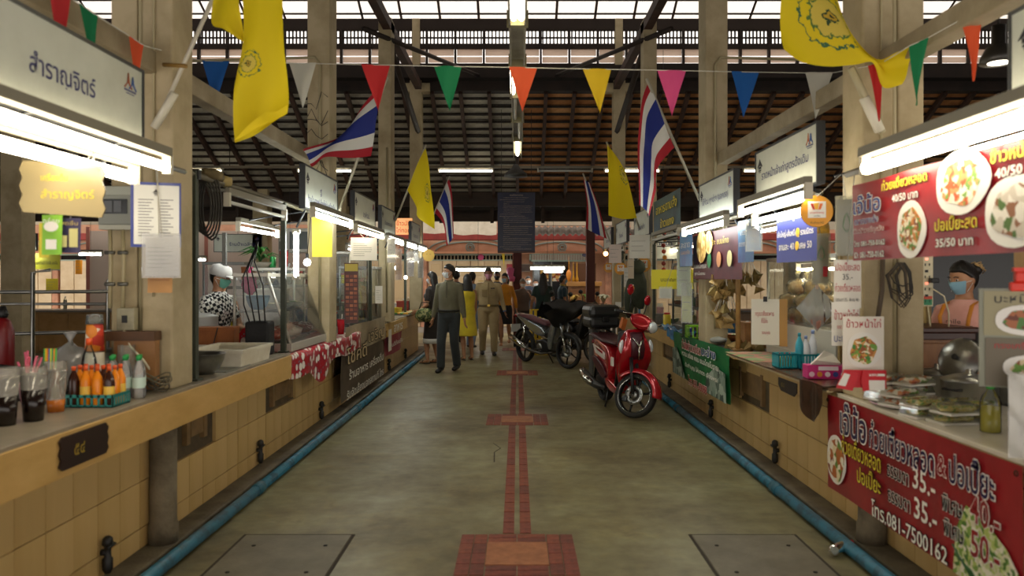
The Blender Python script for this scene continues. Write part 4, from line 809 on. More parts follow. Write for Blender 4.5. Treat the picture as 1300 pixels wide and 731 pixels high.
for p0, p1, py, Y, lab in ((5, 42, 320, 15.5, 'lit tube under the far left blue lettered sign'), (100, 130, 321, 15.5, 'lit tube on the far left row near the thin post'), (18, 44, 345, 15.8, 'lower lit tube above the yellow menu, far left row'), (240, 262, 328, 16.4, 'small lit tube beyond the cook in the white cap'), (690, 715, 343, 19.5, 'second tube lamp inside the far shop')):
    hang_roof(tube_light('tube_lamp', lab, PX(p0, py, min(Y, 18.3)), PX(p1, py, min(Y, 18.3)), e=cool, r=.025), .06)
# ================================================================ STALL CONTENTS
steel = mat('a9a9a4', .3, .9, n=8, c2='8d8d88'); dull = mat('75746c', .45, .6, n=6, c2='5c5b54'); green_st = mat('4c5244', .5, .3, n=6, c2='383c32')
clear = glass('eef3f2', .035); clear2 = glass('e6ece8', .16); blackm = mat('181716', .5); alu = mat('b9b9b2', .35, .7)
HL, HR = .89, .83
def disc_poly(r, n=16): return [(r*math.cos(a), r*math.sin(a)) for a in (2*PI*k/n for k in range(n))]
def post(label, x, y, z0, z1, w=.02, m=green_st, group=None, rnd=False):
    t = thing('stall_post', label, 'post', (x, y, z0), 0, group)
    part('tube', m, t, lambda b: b.box(-w, w, -w, w, 0, z1-z0, bev=.003) if not rnd else b.tube([(0, 0, 0), (0, 0, z1-z0)], w, 10)); part('foot', m, t, lambda b: b.box(-w*1.8, w*1.8, -w*1.8, w*1.8, 0, .012)); return t
def rail(label, a, b_, w=.018, m=green_st):
    A, B = Vector(a), Vector(b_); t = thing('stall_rail', label, 'rail', (A+B)/2)
    part('bar', m, t, lambda b: b.tube([A-t.location, B-t.location], w, 4)); part('clip', dark_f, t, lambda b: [b.box(*((q.x-.03, q.x+.03, q.y-.02, q.y+.02, q.z-.03, q.z+.03))) for q in (A.lerp(B, .02)-t.location,)]); return t
def bottle(label, x, y, z, h, r, liq, cap, lvl=.8, band=None, group=None, seethru=None):
    t = thing('bottle', label, 'bottle', (x, y, z), random.uniform(0, 6), group)
    prof = [(r*.92, 0), (r, .02*h), (r, .62*h), (r*.8, .74*h), (r*.35, .87*h), (r*.33, .93*h)]
    part('body', seethru or clear, t, lambda b: b.lathe(prof, (0, 0, 0), 14))
    if liq: part('liquid', liq, t, lambda b: b.lathe([(r*.85, .01*h), (r*.9, .03*h), (r*.9, min(lvl, .6)*h)] + ([(r*.7, .72*h)] if lvl > .65 else []), (0, 0, 0), 12))
    part('cap', cap, t, lambda b: b.lathe([(r*.42, .9*h), (r*.42, h), (r*.3, h*1.005)], (0, 0, 0), 12))
    if band: part('label', band, t, lambda b: b.lathe([(r*1.01, .25*h), (r*1.01, .5*h)], (0, 0, 0), 14, caps=False))
    return t
def cup(label, x, y, z, h, r, m, liq=None, lv=.8, straw=None, n=0, group=None, lid=None):
    t = thing('cup', label, 'cup', (x, y, z), 0, group)
    part('wall', m, t, lambda b: b.lathe([(r*.72, 0), (r, h), (r*.97, h), (r*.7, .004)], (0, 0, 0), 16, caps=False))
    if liq: part('drink', liq, t, lambda b: b.lathe([(r*.732, .001), ((.72+.28*lv)*r*1.014, h*lv)], (0, 0, 0), 16))
    part('rim', m, t, lambda b: b.tube([(r*math.cos(a), r*math.sin(a), h) for a in (2*PI*k/16 for k in range(16))], .002, 4, closed=True))
    for i in range(n): part('stacked_rim', m, t, lambda b: b.lathe([(r*.98, h+.008*i), (r*1.04, h+.008*(i+1)), (r, h+.008*(i+1))], (0, 0, 0), 16, caps=False))
    if straw: part('straw', straw, t, lambda b: b.tube([(0, 0, .02), (.01, .01, h*1.3)], .004, 6))
    return t
def bowl(label, x, y, z, r, h, m, fill=None, group=None, cat='bowl', name='bowl', parts=()):
    t = thing(name, label, cat, (x, y, z), 0, group)
    part('shell', m, t, lambda b: b.lathe([(r*.5, 0), (r*.75, h*.25), (r*.95, h*.7), (r, h), (r*1.04, h), (r*.97, h*.98), (r*.72, h*.28), (r*.45, .012)], (0, 0, 0), 24))
    if fill: part('contents', fill, t, lambda b: b.ell((0, 0, h*.75), r*.85, r*.85, h*.4, 14, 8))
    return t
def pot(label, x, y, z, r, h, m, lid=True, liddown=True, group=None, hm=None):
    t = thing('pot', label, 'pot', (x, y, z), .5, group)
    part('body', m, t, lambda b: b.lathe([(r*.93, 0), (r, .02), (r, h), (r*1.03, h+.004), (r*.98, h+.004)], (0, 0, 0), 28))
    if lid: part('lid', m, t, lambda b: b.lathe([(r*1.03, h), (r*1.0, h+.012), (r*.6, h+.03), (r*.15, h+.038), (r*.12, h+.06), (r*.05, h+.062)], (0, 0, 0), 28))
    for s in (-1, 1): part('handle', hm or blackm, t, lambda b: b.tube([(s*r, -.04, h*.75), (s*(r+.04), -.035, h*.77), (s*(r+.04), .035, h*.77), (s*r, .04, h*.75)], .007, 6))
    return t
def crate(label, x, y, z, w, d, h, m, cat='basket', rz=0, group=None, n=6):
    t = thing('basket', label, cat, (x, y, z), rz, group); w, d = w/2, d/2
    part('floor_panel', m, t, lambda b: b.box(-w, w, -d, d, 0, .005)); part('rim', m, t, lambda b: (b.box(-w, w, -d, -d+.006, h-.014, h), b.box(-w, w, d-.006, d, h-.014, h), b.box(-w, -w+.006, -d, d, h-.014, h), b.box(w-.006, w, -d, d, h-.014, h), b.box(-w, w, -d, -d+.004, 0, .012), b.box(-w, -w+.004, -d, d, 0, .012), b.box(w-.004, w, -d, d, 0, .012)))
    sw_ = .005 if h < .2 else w/n*.62
    for k in range(n+1):
        q = -w + 2*w*k/n; part('slat', m, t, lambda b: (b.box(max(q-sw_, -w), min(q+sw_, w), -d, -d+.003, 0, h)))
        q2 = -d+2*d*k/n; part('slat', m, t, lambda b: b.box(-w, -w+.003, max(q2-sw_, -d), min(q2+sw_, d), 0, h)); part('slat', m, t, lambda b: b.box(w-.003, w, max(q2-sw_, -d), min(q2+sw_, d), 0, h))
    return t
def blobm(b, c, r, k=.25, sc=3, seed=0, seg=14, rg=10, z=1.0):
    n0 = len(b.v); b.ell(c, r[0], r[1], r[2], seg, rg); c = b.M @ Vector(c)
    for i in range(n0, len(b.v)):
        p = b.v[i]; d = (p-Vector(c)); nn = noise.noise(d*sc/max(r)+Vector((seed*3.1, 0, 0))); b.v[i] = Vector(c)+d*(1+k*nn)
def bag(label, x, y, z, r, m, fill=None, group=None, name='plastic_bag', knot=True, seed=1, tilt=0):
    t = thing(name, label, 'bag', (x, y, z), tilt, group)
    part('film', m, t, lambda b: blobm(b, (0, 0, r[2]), r, .35, 3, seed))
    if fill: part('contents', fill, t, lambda b: blobm(b, (0, 0, r[2]*.85), (r[0]*.8, r[1]*.8, r[2]*.75), .3, 3, seed+2))
    if knot: part('knot', m, t, lambda b: b.lathe([(.02, 0), (.01, .03), (.035, .07), (.02, .075)], (0, 0, r[2]*1.95), 8))
    return t
def paper(label, pos, w, h, m, rz=0, lines=0, title=None, tm=None, curl=.004, name='paper_sheet', cat='paper', film=None, group=None, extra=None):
    t = thing(name, label, cat, pos, rz, group)
    b = MB(); b.grid(lambda u, v: (-w/2+w*u, curl*math.sin(u*5+v*2), -h/2+h*v), 8, 6); b.build('sheet', m, t)
    if title: text(title, w*.8, h*.13, tm or ink, t, (0, -curl-.003, h*.36))
    for k in range(lines):
        lw = w*random.uniform(.4, .75); part('print_line', mat('8a8880', .7), t, lambda b: b.box(-w*.4, -w*.4+lw, -curl-.003, -curl-.002, h*(.24-.62*k/lines)-h*.012, h*(.24-.62*k/lines)+h*.004))
    if film: part('film', film, t, lambda b: b.box(-w/2-.01, w/2+.01, -curl-.006, -curl-.005, -h/2-.01, h/2+.02))
    if extra: extra(t)
    if pos[1] > 15: hang_roof(t, h/2)
    if pos[1] < 14.6 and pos[2] > 1.25 and abs(pos[0]) < 2.8: hang(t, h/2)
    return t
def carton(label, x, y, z, w, d, h, m, rz=0, cat='box', name='carton', group=None, flap=True, prints=()):
    t = thing(name, label, cat, (x, y, z), rz, group); part('body', m, t, lambda b: b.box(-w/2, w/2, -d/2, d/2, 0, h, bev=.004))
    part('lid', m, t, lambda b: b.box(-w/2-.004, w/2+.004, -d/2-.004, d/2+.004, h-.03, h+.003, bev=.003))
    for (tx, a, c, tw, th, mm) in prints: text(tx, tw, th, mm, t, (a, -d/2-.006, c))
    return t
def cabinet(label, x, y, z, w, d, h, rz=0, m=alu, slope=0, shelves=1, name='glass_cabinet', back=None):
    """glass food cabinet, front (local -y) may slope back by slope"""
    t = thing(name, label, 'cabinet', (x, y, z), rz); w2, d2 = w/2, d/2; r = .014
    part('base', m, t, lambda b: b.box(-w2, w2, -d2, d2, 0, .07, bev=.004)); part('top', m, t, lambda b: b.box(-w2, w2, -d2+slope, d2, h-.03, h, bev=.003))
    for sx in (-1, 1):
        for a, c in ((-d2, -d2+slope), (d2, d2)): part('corner_post', m, t, lambda b: b.tube([(sx*(w2-r), a+(r if a < 0 else -r), .06), (sx*(w2-r), c+(r if a < 0 else -r), h-.02)], r, 4))
        part('side_pane', clear, t, lambda b: b.add([(sx*(w2-.006), -d2+.01, .07), (sx*(w2-.006), d2-.01, .07), (sx*(w2-.006), d2-.01, h-.03), (sx*(w2-.006), -d2+slope+.01, h-.03)], [(0, 1, 2, 3)]))
    part('front_pane', clear, t, lambda b: b.add([(-w2+.02, -d2+.008, .07), (w2-.02, -d2+.008, .07), (w2-.02, -d2+slope+.008, h-.03), (-w2+.02, -d2+slope+.008, h-.03)], [(0, 1, 2, 3)]))
    for k in range(shelves):
        zz = h*(k+1)/(shelves+1); q = slope*(k+1)/(shelves+1); part('shelf', clear2, t, lambda b: b.box(-w2+.02, w2-.02, -d2+q+.03, d2-.02, zz, zz+.006))
    if back: part('back_panel', back, t, lambda b: b.box(-w2+.02, w2-.02, d2-.01, d2-.005, .07, h-.03))
    return t
GL = 'drinks on the near left counter'
coffee = mat('1a0f0a', .2); amber = mat('b5651e', .25); milky = glass('e9e4da', .25)
# ---- near left: iced drinks
cup('tall clear cup of black coffee at the far left edge of the counter', -2.12, 3.10, HL, .2, .05, milky, coffee, .62, n=5)
cup('tall clear cup of black coffee, second from the left edge', -2.07, 3.2, HL, .2, .052, milky, coffee, .68, n=4)
cup('clear cup with amber tea beside the two black coffees', -2.11, 3.42, HL, .19, .046, milky, amber, .3, n=5)
t = cup('cup holding a bundle of pink straws behind the coffees', -2.42, 3.7, HL, .12, .045, glass('e7a9b0', .5))
for k in range(9): part('straw', mat('e06a86', .4), t, lambda b: b.tube([(random.uniform(-.02, .02), random.uniform(-.02, .02), .02), (random.uniform(-.05, .05), random.uniform(-.04, .04), random.uniform(.2, .25))], .006, 6))
t = cup('clear cup holding green yellow orange and blue straws', -2.26, 3.62, HL, .15, .035, clear2)
for k, c in enumerate(('3f9a4a', 'e3c52a', 'e07a26', '2d6db0', 'd9d93a', '2f9a66', 'e8902c', '5ab04a')): part('straw', mat(c, .4), t, lambda b: b.tube([(-.024+.007*k, -.01, .02), (-.028+.008*k, .0, .27)], .0048, 6))
crate('turquoise plastic crate holding the orange drink bottles', -2.02, 3.60, HL, .23, .16, .06, mat('2f8f8a', .4), n=7)
orj = mat('ee8a14', .25); orc = mat('e2571c', .35); brn = mat('3a1c10', .2)
k = 0
for j in range(3):
    for i in range(4):
        k += 1
        bottle(f'{["orange", "brown"][0 if (i+j) % 3 else 1]} drink bottle, orange cap, {["front", "middle", "back"][j]} row of turquoise crate, {["first", "second", "third", "fourth"][i]} from left', -2.105+.056*i, 3.55+.05*j, HL+.006, .185, .024, orj if (i+j) % 3 else brn, orc, .8, band=mat('f0c24a', .4) if (i+j) % 2 else None, group='orange drink bottles in the turquoise crate', seethru=orj if (i+j) % 3 else brn)
bottle('taller clear bottle with an orange cap behind the crate', -2.13, 3.72, HL, .31, .035, None, orc)
for j in range(2):
    for i in range(3): bottle(f'clear water bottle with green cap beside the crate, {["front", "back"][j]} row, {["left", "middle", "right"][i]}', -2.06+.068*i-.03*j, 3.80+.07*j, HL, .215, .03, None, mat('1f9a4a', .4), band=mat('cfe6da', .4), group='green capped water bottles', seethru=glass('ffffff', .22, .06))
t = cup('tall stack of printed paper cups before the column', -2.215, 3.92, HL, .11, .046, mat('e6dcc8', .5), n=14, group=None)
part('printed_cup', cells(['d9452a', 'f0e2c8', '7a4a9a', 'e88a2a', 'f2ead8', 'c23a2a'], 16), t, lambda b: b.lathe([(.047, .23), (.040, .36), (.037, .37)], (0, 0, 0), 16)); part('top_cup', clear2, t, lambda b: b.lathe([(.044, .37), (.038, .42)], (0, 0, 0), 14))
cup('stack of clear plastic cups behind the printed stack', -2.08, 3.98, HL, .12, .043, clear2, n=17)
bag('grey clear plastic bag slumped behind the straws', -2.36, 3.95, HL, (.13, .1, .13), glass('d8d8d6', .35, .15), mat('4a3c38', .7), seed=4)
t = thing('wok', 'dark metal pan tilted on the back shelf at the far left', 'pan', (-2.75, 4.4, HL)); part('dish', dull, t, lambda b: b.lathe([(.02, 0), (.1, .02), (.16, .08), (.165, .08), (.1, .012)], (0, 0, 0), 20)); part('handle', blackm, t, lambda b: b.tube([(-.15, 0, .07), (-.32, 0, .1)], .012, 6))
t = thing('back_shelf', 'dark shelf table behind the near left counter', 'shelf', (-2.85, 4.05, 0)); part('board', mat('3c3a36', .5), t, lambda b: b.box(-.5, .3, -.9, .6, .86, .885)); 
for sx, sy in ((-.48, -.88), (.28, -.88), (-.48, .58), (.28, .58)): part('leg', dull, t, lambda b: b.box(sx-.015, sx+.015, sy-.015, sy+.015, 0, .86))
carton('grey steel box with open lid on the dark shelf', -2.95, 4.3, .885, .3, .22, .08, dull, .2, cat='box', name='steel_box'); carton('cyan fabric bundle on the dark shelf', -2.66, 4.2, .885, .12, .1, .1, mat('1f7f86', .8, n=8), .3, name='cloth_bundle', cat='cloth')
# hanging boards at the near left
t = thing('hanging_menu', 'frosted scalloped plastic board with yellow lettering hung under the near left lamps', 'sign', PX(80, 241, 3.0), .12)
def scal(b):
    pts = [(-.148, -.09), (.148, -.11)] + [(.15+.012*math.sin(k*PI/2)**2, -.11+.036*k) for k in range(1, 6)] + [(.148, .10), (-.148, .115)] + [(-.15-.012*math.sin(k*PI/2)**2, .115-.034*k) for k in range(1, 6)]
    b.prism(pts, -.004, .004, 'y')
part('sheet', glass('cdbb88', .5, .2), t, scal); part('yellow_insert', mat('a8802a', .5, n=3, c2='8f6c22'), t, lambda b: b.box(-.125, .135, .006, .01, -.09, .09)); text('สำราญจิตร์', .2, .045, mat('d9c22a', .5), t, (.02, -.006, -.02)); text('เครื่องดื่ม', .1, .03, mat('e8d22a', .5), t, (-.03, -.006, .05))
for x in (-.09, .1): part('string', wire_m, t, lambda b: b.tube([(x, 0, .1), (x, .05, .19)], .002, 4))
def qr(t, x, z, k, y=-.006, m=ink): return
t = paper('green card with a white cartoonless cup print and blank square hanging low left', PX(66, 298, 3.2), .085, .17, mat('8cc63a', .5), .05, 0, 'อร่อย', wp); t['label'] = 'light green card hanging beside the dark purple card, near left'
part('print', wp, t, lambda b: b.prism([(.03*math.cos(a), .035+.022*math.sin(a)) for a in (2*PI*k/14 for k in range(14))], -.008, -.006, 'y')); part('print', wp, t, lambda b: b.box(-.022, .022, -.008, -.006, -.062, -.02))
t = paper('dark purple card with a pale picture hanging beside the green card', PX(89, 299, 3.22), .09, .15, mat('3a3558', .5), .05, 0, 'สดชื่น', mat('c9b36a', .5)); part('print', mat('d6cf8a', .5), t, lambda b: b.box(0, .035, -.008, -.006, -.05, .03)); part('print', mat('d6cf8a', .5), t, lambda b: b.box(-.035, -.01, -.008, -.006, -.05, .0))
t = paper('yellow card edge behind the green card', PX(56, 305, 3.24), .04, .15, mat('e6d23a', .5), .3)
# menu board on the near left column
t = thing('menu_board', 'blue edged clipboard menu hanging by the near left column', 'sign', PX(198, 272, 3.75), .30)
part('board', mat('2f3f8c', .4), t, lambda b: b.box(-.115, .115, 0, .008, -.165, .16)); part('sheet', mat('dcdcd6', .5), t, lambda b: b.box(-.1, .107, -.003, 0, -.15, .145)); roof_logo(t, 0, .11, .018, mat('3a3a3a', .5))
for k in range(13): part('print_line', mat('8c8c8c', .7), t, lambda b: (b.box(-.08, -.01-.01*(k % 3), -.005, -.003, .07-.015*k, .075-.015*k), b.box(.02, .08-.012*((k*2) % 3), -.005, -.003, .07-.015*k, .075-.015*k)))
t = paper('curled white receipt sheet clipped under the blue edged menu', PX(206, 326, 3.72), .16, .19, mat('e0dcd2', .6), .2, 6, None, curl=.012, film=glass('f0f0f0', .2)); paper('brown card hanging below the white receipt sheet', PX(203, 362, 3.74), .12, .075, mat('b5854e', .6), .1, 0, 'ปิดวันอาทิตย์', mat('7a3c28', .5))
# meter and conduits
t = thing('meter_box', 'grey electric meter box with dark window on the near left column', 'meter', PX(150, 262, 4.05))
part('case', mat('8d9086', .4), t, lambda b: b.box(-.11, .11, 0, .07, -.1, .1, bev=.006)); part('window', mat('23282a', .15), t, lambda b: b.box(-.09, .05, -.004, 0, -.04, .04)); part('dial', mat('5c6064', .3), t, lambda b: (b.box(-.07, -.03, -.007, -.004, -.03, .03), b.box(-.02, .02, -.007, -.004, -.03, .03))); part('cover', mat('a5a89c', .4), t, lambda b: b.box(-.115, .115, -.008, .03, .06, .11, bev=.004)); part('foot', mat('b5b5a4', .4), t, lambda b: b.box(-.1, .1, -.01, .05, -.125, -.1))
for x in (-.05, .02):
    part('pipe', cond_m, t, lambda b: b.tube([(x, .01, -.12), (x+.01, .0, -.3), (x, .01, -.55)], .011, 8))
    for z in (-.25, -.42): part('pipe_clip', dull, t, lambda b: b.tube([(x-.02, .0, z), (x+.03, .0, z)], .012, 6))
t = thing('switch_box', 'cream switch box at the foot of the conduits, near left column', 'switch', PX(157, 405, 4.03)); part('case', mat('a8a184', .5, n=6), t, lambda b: b.box(-.04, .055, 0, .05, -.06, .06, bev=.005)); part('socket', blackm, t, lambda b: b.box(-.01, .02, -.003, 0, -.02, .02)); part('cable', mat('d4cdb4', .5), t, lambda b: b.tube([(.0, 0, -.06), (.05, -.02, -.15), (.13, -.04, -.22), (.16, 0, -.3)], .006, 6))
t = thing('cable_bundle', 'tangle of thin cables at the foot of the near left column', 'cable', (-1.92, 3.98, HL))
for k in range(7): part('cable', mat('4a4438' if k % 2 else '6b6450', .6), t, lambda b, r=random.uniform(.03, .07), h=random.uniform(.02, .09): b.tube([(r*math.cos(a)*1.2, r*math.sin(a)*.5, h+.02*math.sin(a*2)) for a in (2*PI*j/12 for j in range(12))], .004, 5, closed=True))
t = thing('timber_block', 'brown timber shelf strapped round the near left column', 'shelf', PX(172, 428, 4.0)); part('board', mat('5e3e22', .6, n=5), t, lambda b: b.box(-.16, .1, 0, .08, -.02, .03)); part('front_panel', mat('b07c48', .5, n=3, stretch=(.3, 1, 1)), t, lambda b: b.box(-.12, .1, .01, .06, -.28, -.02))
# far left steel rack, extinguisher
t = thing('tube_rack', 'grey steel tube rack standing behind the far left counter', 'rack', (-3.4, 5.6, 0))
def tb(pts, r=.013): part('tube', steel, t, lambda b: b.tube(pts, r, 8))
for x0, x1, y in ((-.72, -.28, -.5), (.28, .62, .1)): tb([(x0, y, 0), (x0, y, 1.48), (x0+.05, y, 1.54), (x1-.05, y, 1.54), (x1, y, 1.48), (x1, y, 0)]); tb([(x0, y, 1.35), (x1, y, 1.35)]); tb([(x0, y, .95), (x1+.02, y, .95)], .02); tb([((x0+x1)/2, y, .95), ((x0+x1)/2, y, 1.54)])
tb([(-.7, -.45, 1.4), (.6, .15, 1.4)]); tb([(-.7, -.45, 1.1), (.6, .15, 1.1)]); tb([(-.1, -.2, 0), (-.1, -.2, 1.54), (0, -.15, 1.56)]); tb([(-.7, .2, 0), (-.7, .2, 1.3), (.6, .2, 1.3)])
one('fire_extinguisher', [mat('7a1418', .35), blackm], lambda b: (b.lathe([(.05, 0), (.06, .02), (.06, .3), (.04, .36), (.02, .38)], (0, 0, 0), 14), b.lathe([(.022, .38), (.03, .4), (.015, .45)], (0, 0, 0), 10, mi=1)), 'dark red fire extinguisher at the far left edge', 'fire extinguisher', (-3.06, 4.45, .885))
# second left stall: posts, rail, bowls, boxes
post('dark steel stall post standing right of the near left column', -1.93, 4.46, HL, 2.14, .022)
post('dark steel stall post behind the black bag at the worktop end', -1.92, 6.14, HL, 2.12, .02)
rail('stall rail running from the near left column to the display case post', (-1.93, 4.4, 2.12), (-1.93, 8.2, 2.12), .02, mat('6a6452', .5)); tube_light('tube_lamp', 'thin unlit silver tube under the left stall rail', (-1.9, 4.9, 2.03), (-1.9, 6.1, 2.03), lit=False, r=.012, w=.03)
rail('stall rail over the left glass cabinets', (-1.9, 8.3, 2.1), (-1.9, 14.6, 2.1), .018)
t = thing('wire_coil', 'dark coil of hose hanging behind the near left stall post', 'cable', PX(262, 262, 4.7))
for k in range(5): part('loop', mat('2e2a22', .6), t, lambda b, q=k: b.tube([(-.03+.012*q+.06*math.cos(a), .0+.01*q, .0+(.16+.012*q)*math.sin(a)) for a in (2*PI*j/16 for j in range(16))], .007, 5, closed=True))
t = thing('bundle', 'brown bundle of rags on the left stall rail', 'cloth', (-1.93, 4.75, 2.12)); part('cloth', mat('7a6840', .8, n=7), t, lambda b: blobm(b, (0, 0, .035), (.05, .14, .04), .4, 4, 3)); part('cloth_end', mat('a3905c', .8), t, lambda b: blobm(b, (0, .2, .02), (.04, .07, .035), .4, 4, 6))
sty = mat('e3ddcb', .6, n=6, c2='d2c9b2')
def tray(label, x, y, z, w, d, h, m, rz=0):
    t = thing('foam_box', label, 'box', (x, y, z), rz); k = .93
    part('body', m, t, lambda b: b.add([(-w/2*k, -d/2*k, 0), (w/2*k, -d/2*k, 0), (w/2*k, d/2*k, 0), (-w/2*k, d/2*k, 0), (-w/2, -d/2, h), (w/2, -d/2, h), (w/2, d/2, h), (-w/2, d/2, h)], [(0, 3, 2, 1), (0, 1, 5, 4), (1, 2, 6, 5), (2, 3, 7, 6), (3, 0, 4, 7)])); part('rim', m, t, lambda b: (b.box(-w/2-.01, w/2+.01, -d/2-.01, -d/2+.015, h-.02, h), b.box(-w/2-.01, w/2+.01, d/2-.015, d/2+.01, h-.02, h), b.box(-w/2-.01, -w/2+.015, -d/2, d/2, h-.02, h), b.box(w/2-.015, w/2+.01, -d/2, d/2, h-.02, h)))
    part('inner', mat('cfc8b4', .6), t, lambda b: b.box(-w/2+.015, w/2-.015, -d/2+.015, d/2-.015, h-.05, h-.045)); return t
tray('larger white foam box on the worktop behind the steel bowl', -2.07, 5.38, HL, .40, .62, .12, sty, 0); tray('white foam tray left of the larger foam box', -2.42, 5.2, HL, .28, .8, .11, sty, .1)
bowl('wide steel mixing bowl on the worktop before the foam boxes', -2.02, 4.78, HL, .145, .13, steel)
one('cutting_mat', mat('8a8a80', .5), lambda b: b.box(-.1, .1, -.22, .22, 0, .006), 'thin grey mat under the steel bowl edge', 'mat', (-1.98, 5.05, HL))
t = thing('prep_table', 'long prep table behind the second left stall', 'table', (-2.9, 6.6, 0)); part('top', mat('8a8478', .5), t, lambda b: b.box(-.22, .38, -1.1, -.02, .86, .89))
for sx, sy in ((-.18, -1.05), (.34, -1.05), (-.18, -.08), (.34, -.08)): part('leg', dull, t, lambda b: b.box(sx-.02, sx+.02, sy-.02, sy+.02, 0, .86))
pot('large white enamel pot with black handles before the checked shirt', -2.72, 6.35, HL, .17, .28, mat('c9cbc6', .3))
t = carton('worn orange brown carton tied with string by the white pot', -2.40, 5.98, HL, .30, .16, .22, mat('9a5a26', .7, n=5, c2='7c431c'), .1); part('string', blackm, t, lambda b: b.tube([(.02, -.09, 0), (.0, -.09, .1), (.03, -.09, .22)], .004, 4))
t = thing('patterned_cloth', 'folded red cloth with white hearts behind the brown carton', 'cloth', (-2.24, 6.10, HL)); t.scale = (.62, .6, 1)
heart = None
def dotcloth():
    m, nt, p = _new('red_print_cloth'); L = nt.links; tc = N(nt, 'ShaderNodeTexCoord'); v = N(nt, 'ShaderNodeTexVoronoi', i_Scale=11.0, i_Randomness=.7); L.new(tc.outputs['Object'], v.inputs['Vector'])
    v2 = N(nt, 'ShaderNodeTexVoronoi', i_Scale=26.0, i_Randomness=1.0); L.new(tc.outputs['Object'], v2.inputs['Vector'])
    r = ramp(nt, [(0, lin('e3ded4')), (.36, lin('9c9c98')), (.40, lin('b01c2e'))], v.outputs['Distance'], 'CONSTANT'); r2 = ramp(nt, [(0, lin('4a9aa8')), (.20, lin('b01c2e'))], v2.outputs['Distance'], 'CONSTANT'); g = N(nt, 'ShaderNodeMath', operation='LESS_THAN'); L.new(v.outputs['Distance'], g.inputs[0]); g.inputs[1].default_value = .4
    x = N(nt, 'ShaderNodeMix', data_type='RGBA'); L.new(g.outputs[0], x.inputs[0]); L.new(r2.outputs[0], x.inputs[6]); L.new(r.outputs[0], x.inputs[7]); L.new(x.outputs[2], p.inputs['Base Color']); p.inputs['Roughness'].default_value = .3; return m
RC = dotcloth()
part('cloth', RC, t, lambda b: b.add([(-.2, -.05, 0), (.25, -.05, 0), (.25, .25, 0), (-.2, .25, 0), (.0, .0, .2), (.25, .0, .26), (.25, .2, .26), (.05, .2, .2)], [(0, 1, 5, 4), (1, 2, 6, 5), (2, 3, 7, 6), (3, 0, 4, 7), (4, 5, 6, 7), (0, 3, 2, 1)]))
t = thing('black_bag', 'black ribbed bag with trailing wires beside the worktop end post', 'bag', (-2.04, 5.94, HL)); part('shell', mat('1c1b1d', .7, n=8, bump=.3), t, lambda b: b.box(-.1, .09, -.08, .08, 0, .27, bev=.02))
for k in range(4): part('wire', blackm, t, lambda b: b.tube([(-.06+.04*k, -.07, .26), (-.1+.05*k, -.09, .4+.05*k), (-.12+.03*k, -.05, .62+.04*k), (-.02, .0, .9)], .006, 5))
carton('white carton stacked behind the hanging wires', -2.55, 7.62, HL, .36, .3, .5, mat('d6d2c4', .6, n=3), name='white_carton'); tt = thing('prep_table', 'small table under the white framed glass case', 'table', (-2.62, 8.15, 0)); part('top', mat('8a8478', .5), tt, lambda b: b.box(-.3, .09, -.25, .25, .86, .89)); part('leg', dull, tt, lambda b: b.box(-.03, .03, -.03, .03, 0, .86)); t = cabinet('white framed glass case under the bowl of greens', -2.6, 8.1, HL, .5, .4, .72, 0, mat('cfcdc4', .4)); 
bowl('shallow bowl heaped with long green leaves on the glass case', -2.75, 8.0, HL+.72, .17, .06, mat('b5b0a4', .4))
t = thing('green_vegetables', 'bunch of long green vegetables lying in the shallow bowl', 'vegetable', (-2.75, 8.0, HL+.78))
lf = mat('3f8a35', .5, n=12, c2='2a6a26')
for k in range(16): part('leaf', lf, t, lambda b, a=random.uniform(0, 2*PI), l=random.uniform(.12, .25), zz=random.uniform(.0, .1): b.tube([(0, 0, zz), (l*.5*math.cos(a), l*.5*math.sin(a), zz+.07), (l*math.cos(a), l*math.sin(a), zz+.02)], [.012, .022, .003], 5, flat=.3))
cup('red iced drink in a clear cup standing on the glass case', -2.47, 7.92, HL+.72, .19, .045, clear2, mat('c8101e', .2), .9)
one('drink_can', [mat('2f8a4a', .3, .5), steel], lambda b: (b.lathe([(.028, 0), (.032, .01), (.032, .11), (.027, .12)], (0, 0, 0), 14), b.lathe([(.026, .118), (.024, .122)], (0, 0, 0), 14, mi=1)), 'green drink can standing under the bowl of greens', 'can', (-2.6, 7.95, HL+.72))
bag('pink plastic bag hanging before the yellow shirt', -2.4, 6.7, 1.35, (.07, .05, .09), glass('d04a78', .7, .2), seed=9)
# glass display case on the red cloth
cabinet('sloping glass display case with trays of meat on the red cloth', -2.14, 6.95, .882, 1.36, .5, .66, PI/2, mat('c4bfb2', .35, .3), .2, 1)
for k, (c, nm) in enumerate((('b5604a', 'tray of reddish meat slices in the display case'), ('d9c2b0', 'tray of pale noodles in the display case'), ('8a5030', 'tray of brown sausages in the display case'))):
    t = thing('food_tray', nm, 'tray', (-2.12, 6.5+.4*k, .965)); part('tray', steel, t, lambda b: b.box(-.17, .14, -.17, .17, 0, .015, bev=.003)); part('food', cells([c, 'e3c8b4', c, '9a4a3a' if k != 1 else 'c9b8a0'], 30, .4, .5), t, lambda b: blobm(b, (-.01, 0, .05), (.13, .15, .06), .4, 5, k))
bowl('blue grey plastic bowl inside the near end of the display case', -2.22, 6.4, .882+.35, .1, .12, mat('6d8fa0', .4)); 
for k in range(3): bowl(f'small dish of {["pale", "dark", "green"][k]} garnish on the upper glass shelf', -2.2, 6.75+.3*k, .882+.34, .09, .05, mat('d9d5c8', .4), cells([['d9cba0', '4a3020', '5c8a3a'][k], 'b8a884', ['d9cba0', '6a4830', '3f6a2a'][k]], 40))
tc_ = thing('tablecloth', 'red tablecloth with white and blue shapes hanging over the left counter edge', 'tablecloth', (0, 0, 0))
b = MB()
